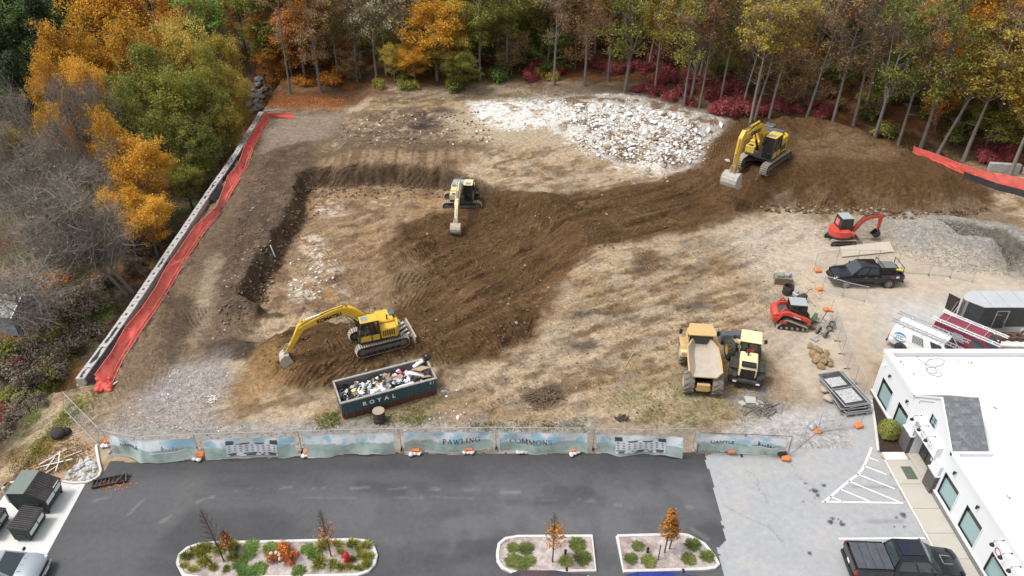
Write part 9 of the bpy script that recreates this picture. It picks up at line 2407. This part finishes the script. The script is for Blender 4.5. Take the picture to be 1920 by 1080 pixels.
m = MB(); m.bx(-.73, .73, -.38, .38, .05, .66); m.build('filling', M_greyr, bx_t)
m = MB(); m.bx(-.6, -.05, -.3, .25, .661, .9); m.build('green_box', paint('sage_green', (.20, .26, .18), .7, .3), bx_t, bevel=.04); m = MB(); m.bx(.05, .4, -.25, .2, .661, .95); m.tube((.55, 0, .66), (.55, 0, 1.1), .09); m.build('machine_part', M_galv, bx_t, bevel=.03)
m = MB(); m.lathe([(.40, 0), (.46, .12), (.46, .75), (.42, .85), (.36, .84), (.36, .15)], 18); tag(m.build('black_tub', M_dark, loc=P(1476, 551)), 'open black plastic tub between the crate and the track loader', 'tub')
pc = thing('plate_compactor', 'grey and black small engine machine with a curved handle beside the track loader', 'machine', P(1495, 562), R(-65))
m = MB(); m.bx(-.7, .7, -.35, .35, .05, .2); m.build('base_plate', M_dark, pc, bevel=.03); m = MB(); m.bx(-.5, .1, -.25, .25, .201, .6); m.tube((-.2, 0, .6), (-.2, 0, .8), .15); m.build('engine', M_galv, pc, bevel=.05); m = MB(); m.bx(.2, .65, -.4, .4, .201, .75); m.build('tank', M_dark, pc, bevel=.05); m = MB(); m.path([(.3, .4, .5), (.2, .9, .9), (.3, 1.2, .95)], .025, 5); m.build('handle', M_dark, pc)
a, b, c, d = P(1578, 484, .10), P(1676, 474, .10), P(1667, 456, .16), P(1574, 465, .12)
m = MB(); v = [a, b, c, d]; m.add(v + [p + Vector((0, 0, .05)) for p in v], [(3, 2, 1, 0), (4, 5, 6, 7), (0, 1, 5, 4), (1, 2, 6, 5), (2, 3, 7, 6), (3, 0, 4, 7)]); tag(m.build('plywood_sheet', paint('sandy_ply', (.47, .41, .33), .85, .4, (.33, .27, .2), 1.0)), 'long sandy plywood sheet lying below the small excavator', 'board')
for i in range(7): m = MB(); q = P(1530 + rnd.uniform(-12, 14), 505 + i * 10); m.box((0, 0, .05), (rnd.uniform(.8, 1.8), .14, .08), (0, 0, rnd.uniform(1.2, 2.4))); tag(m.build('plank', M_wood, loc=q), 'weathered plank in the scatter at the corner of the yard fence', 'plank', 'planks at the yard fence corner')
# black grating lying on the asphalt
bg_ = thing('grating', 'black plastic grating lying askew on the asphalt near the stone pocket', 'grating', at3(206, 904, .02), R(16))
for y in (-.30, .30): m = MB(); m.bar((-1.0, y, .12), (1.0, y, .12), .10); m.build('rail', M_black, bg_)
for k in range(9): m = MB(); x = -.95 + k * .24; m.bar((x, -.3, .1), (x, .3, .1), .07); m.build('slat', M_black, bg_)
m = MB(); m.bar((.5, -.3, .2), (1.0, .3, .35), .08); m.bar((1.0, -.3, .12), (1.0, .3, .4), .08); m.build('end_frame', M_black, bg_)
rs = np.random.RandomState(5); q = np.array(at3(206, 906, .03)); setting(link('fallen_leaves', leaf_mesh('fallen_leaves', q + rs.normal(size=(130, 3)) * [.75, .3, .01] + [0, 0, .03], .06, LEAF['rust'], up=2, seed=5)), 'stuff')
m = MB(); m.rock((0, 0, .3), .55, 991, .7, 2); m.rock((.4, .2, .25), .4, 992, .7, 1); tag(m.build('black_sack', M_fabric, loc=P(112, 818), smooth=70), 'crumpled black sack on the weedy bank at left', 'sack')
# slabs of broken paving beside the loader
for i, (px, py, s) in enumerate(((1407, 752, .6), (1425, 760, .5), (1392, 758, .4))): m = MB(); m.box((0, 0, .08), (s * 1.3, s, .12), (.15, .1, i)); tag(m.build('paving_piece', M_conc, loc=P(px, py)), 'broken grey paving piece right of the loader, %s' % ['largest', 'rightmost', 'leftmost'][i], 'paving')
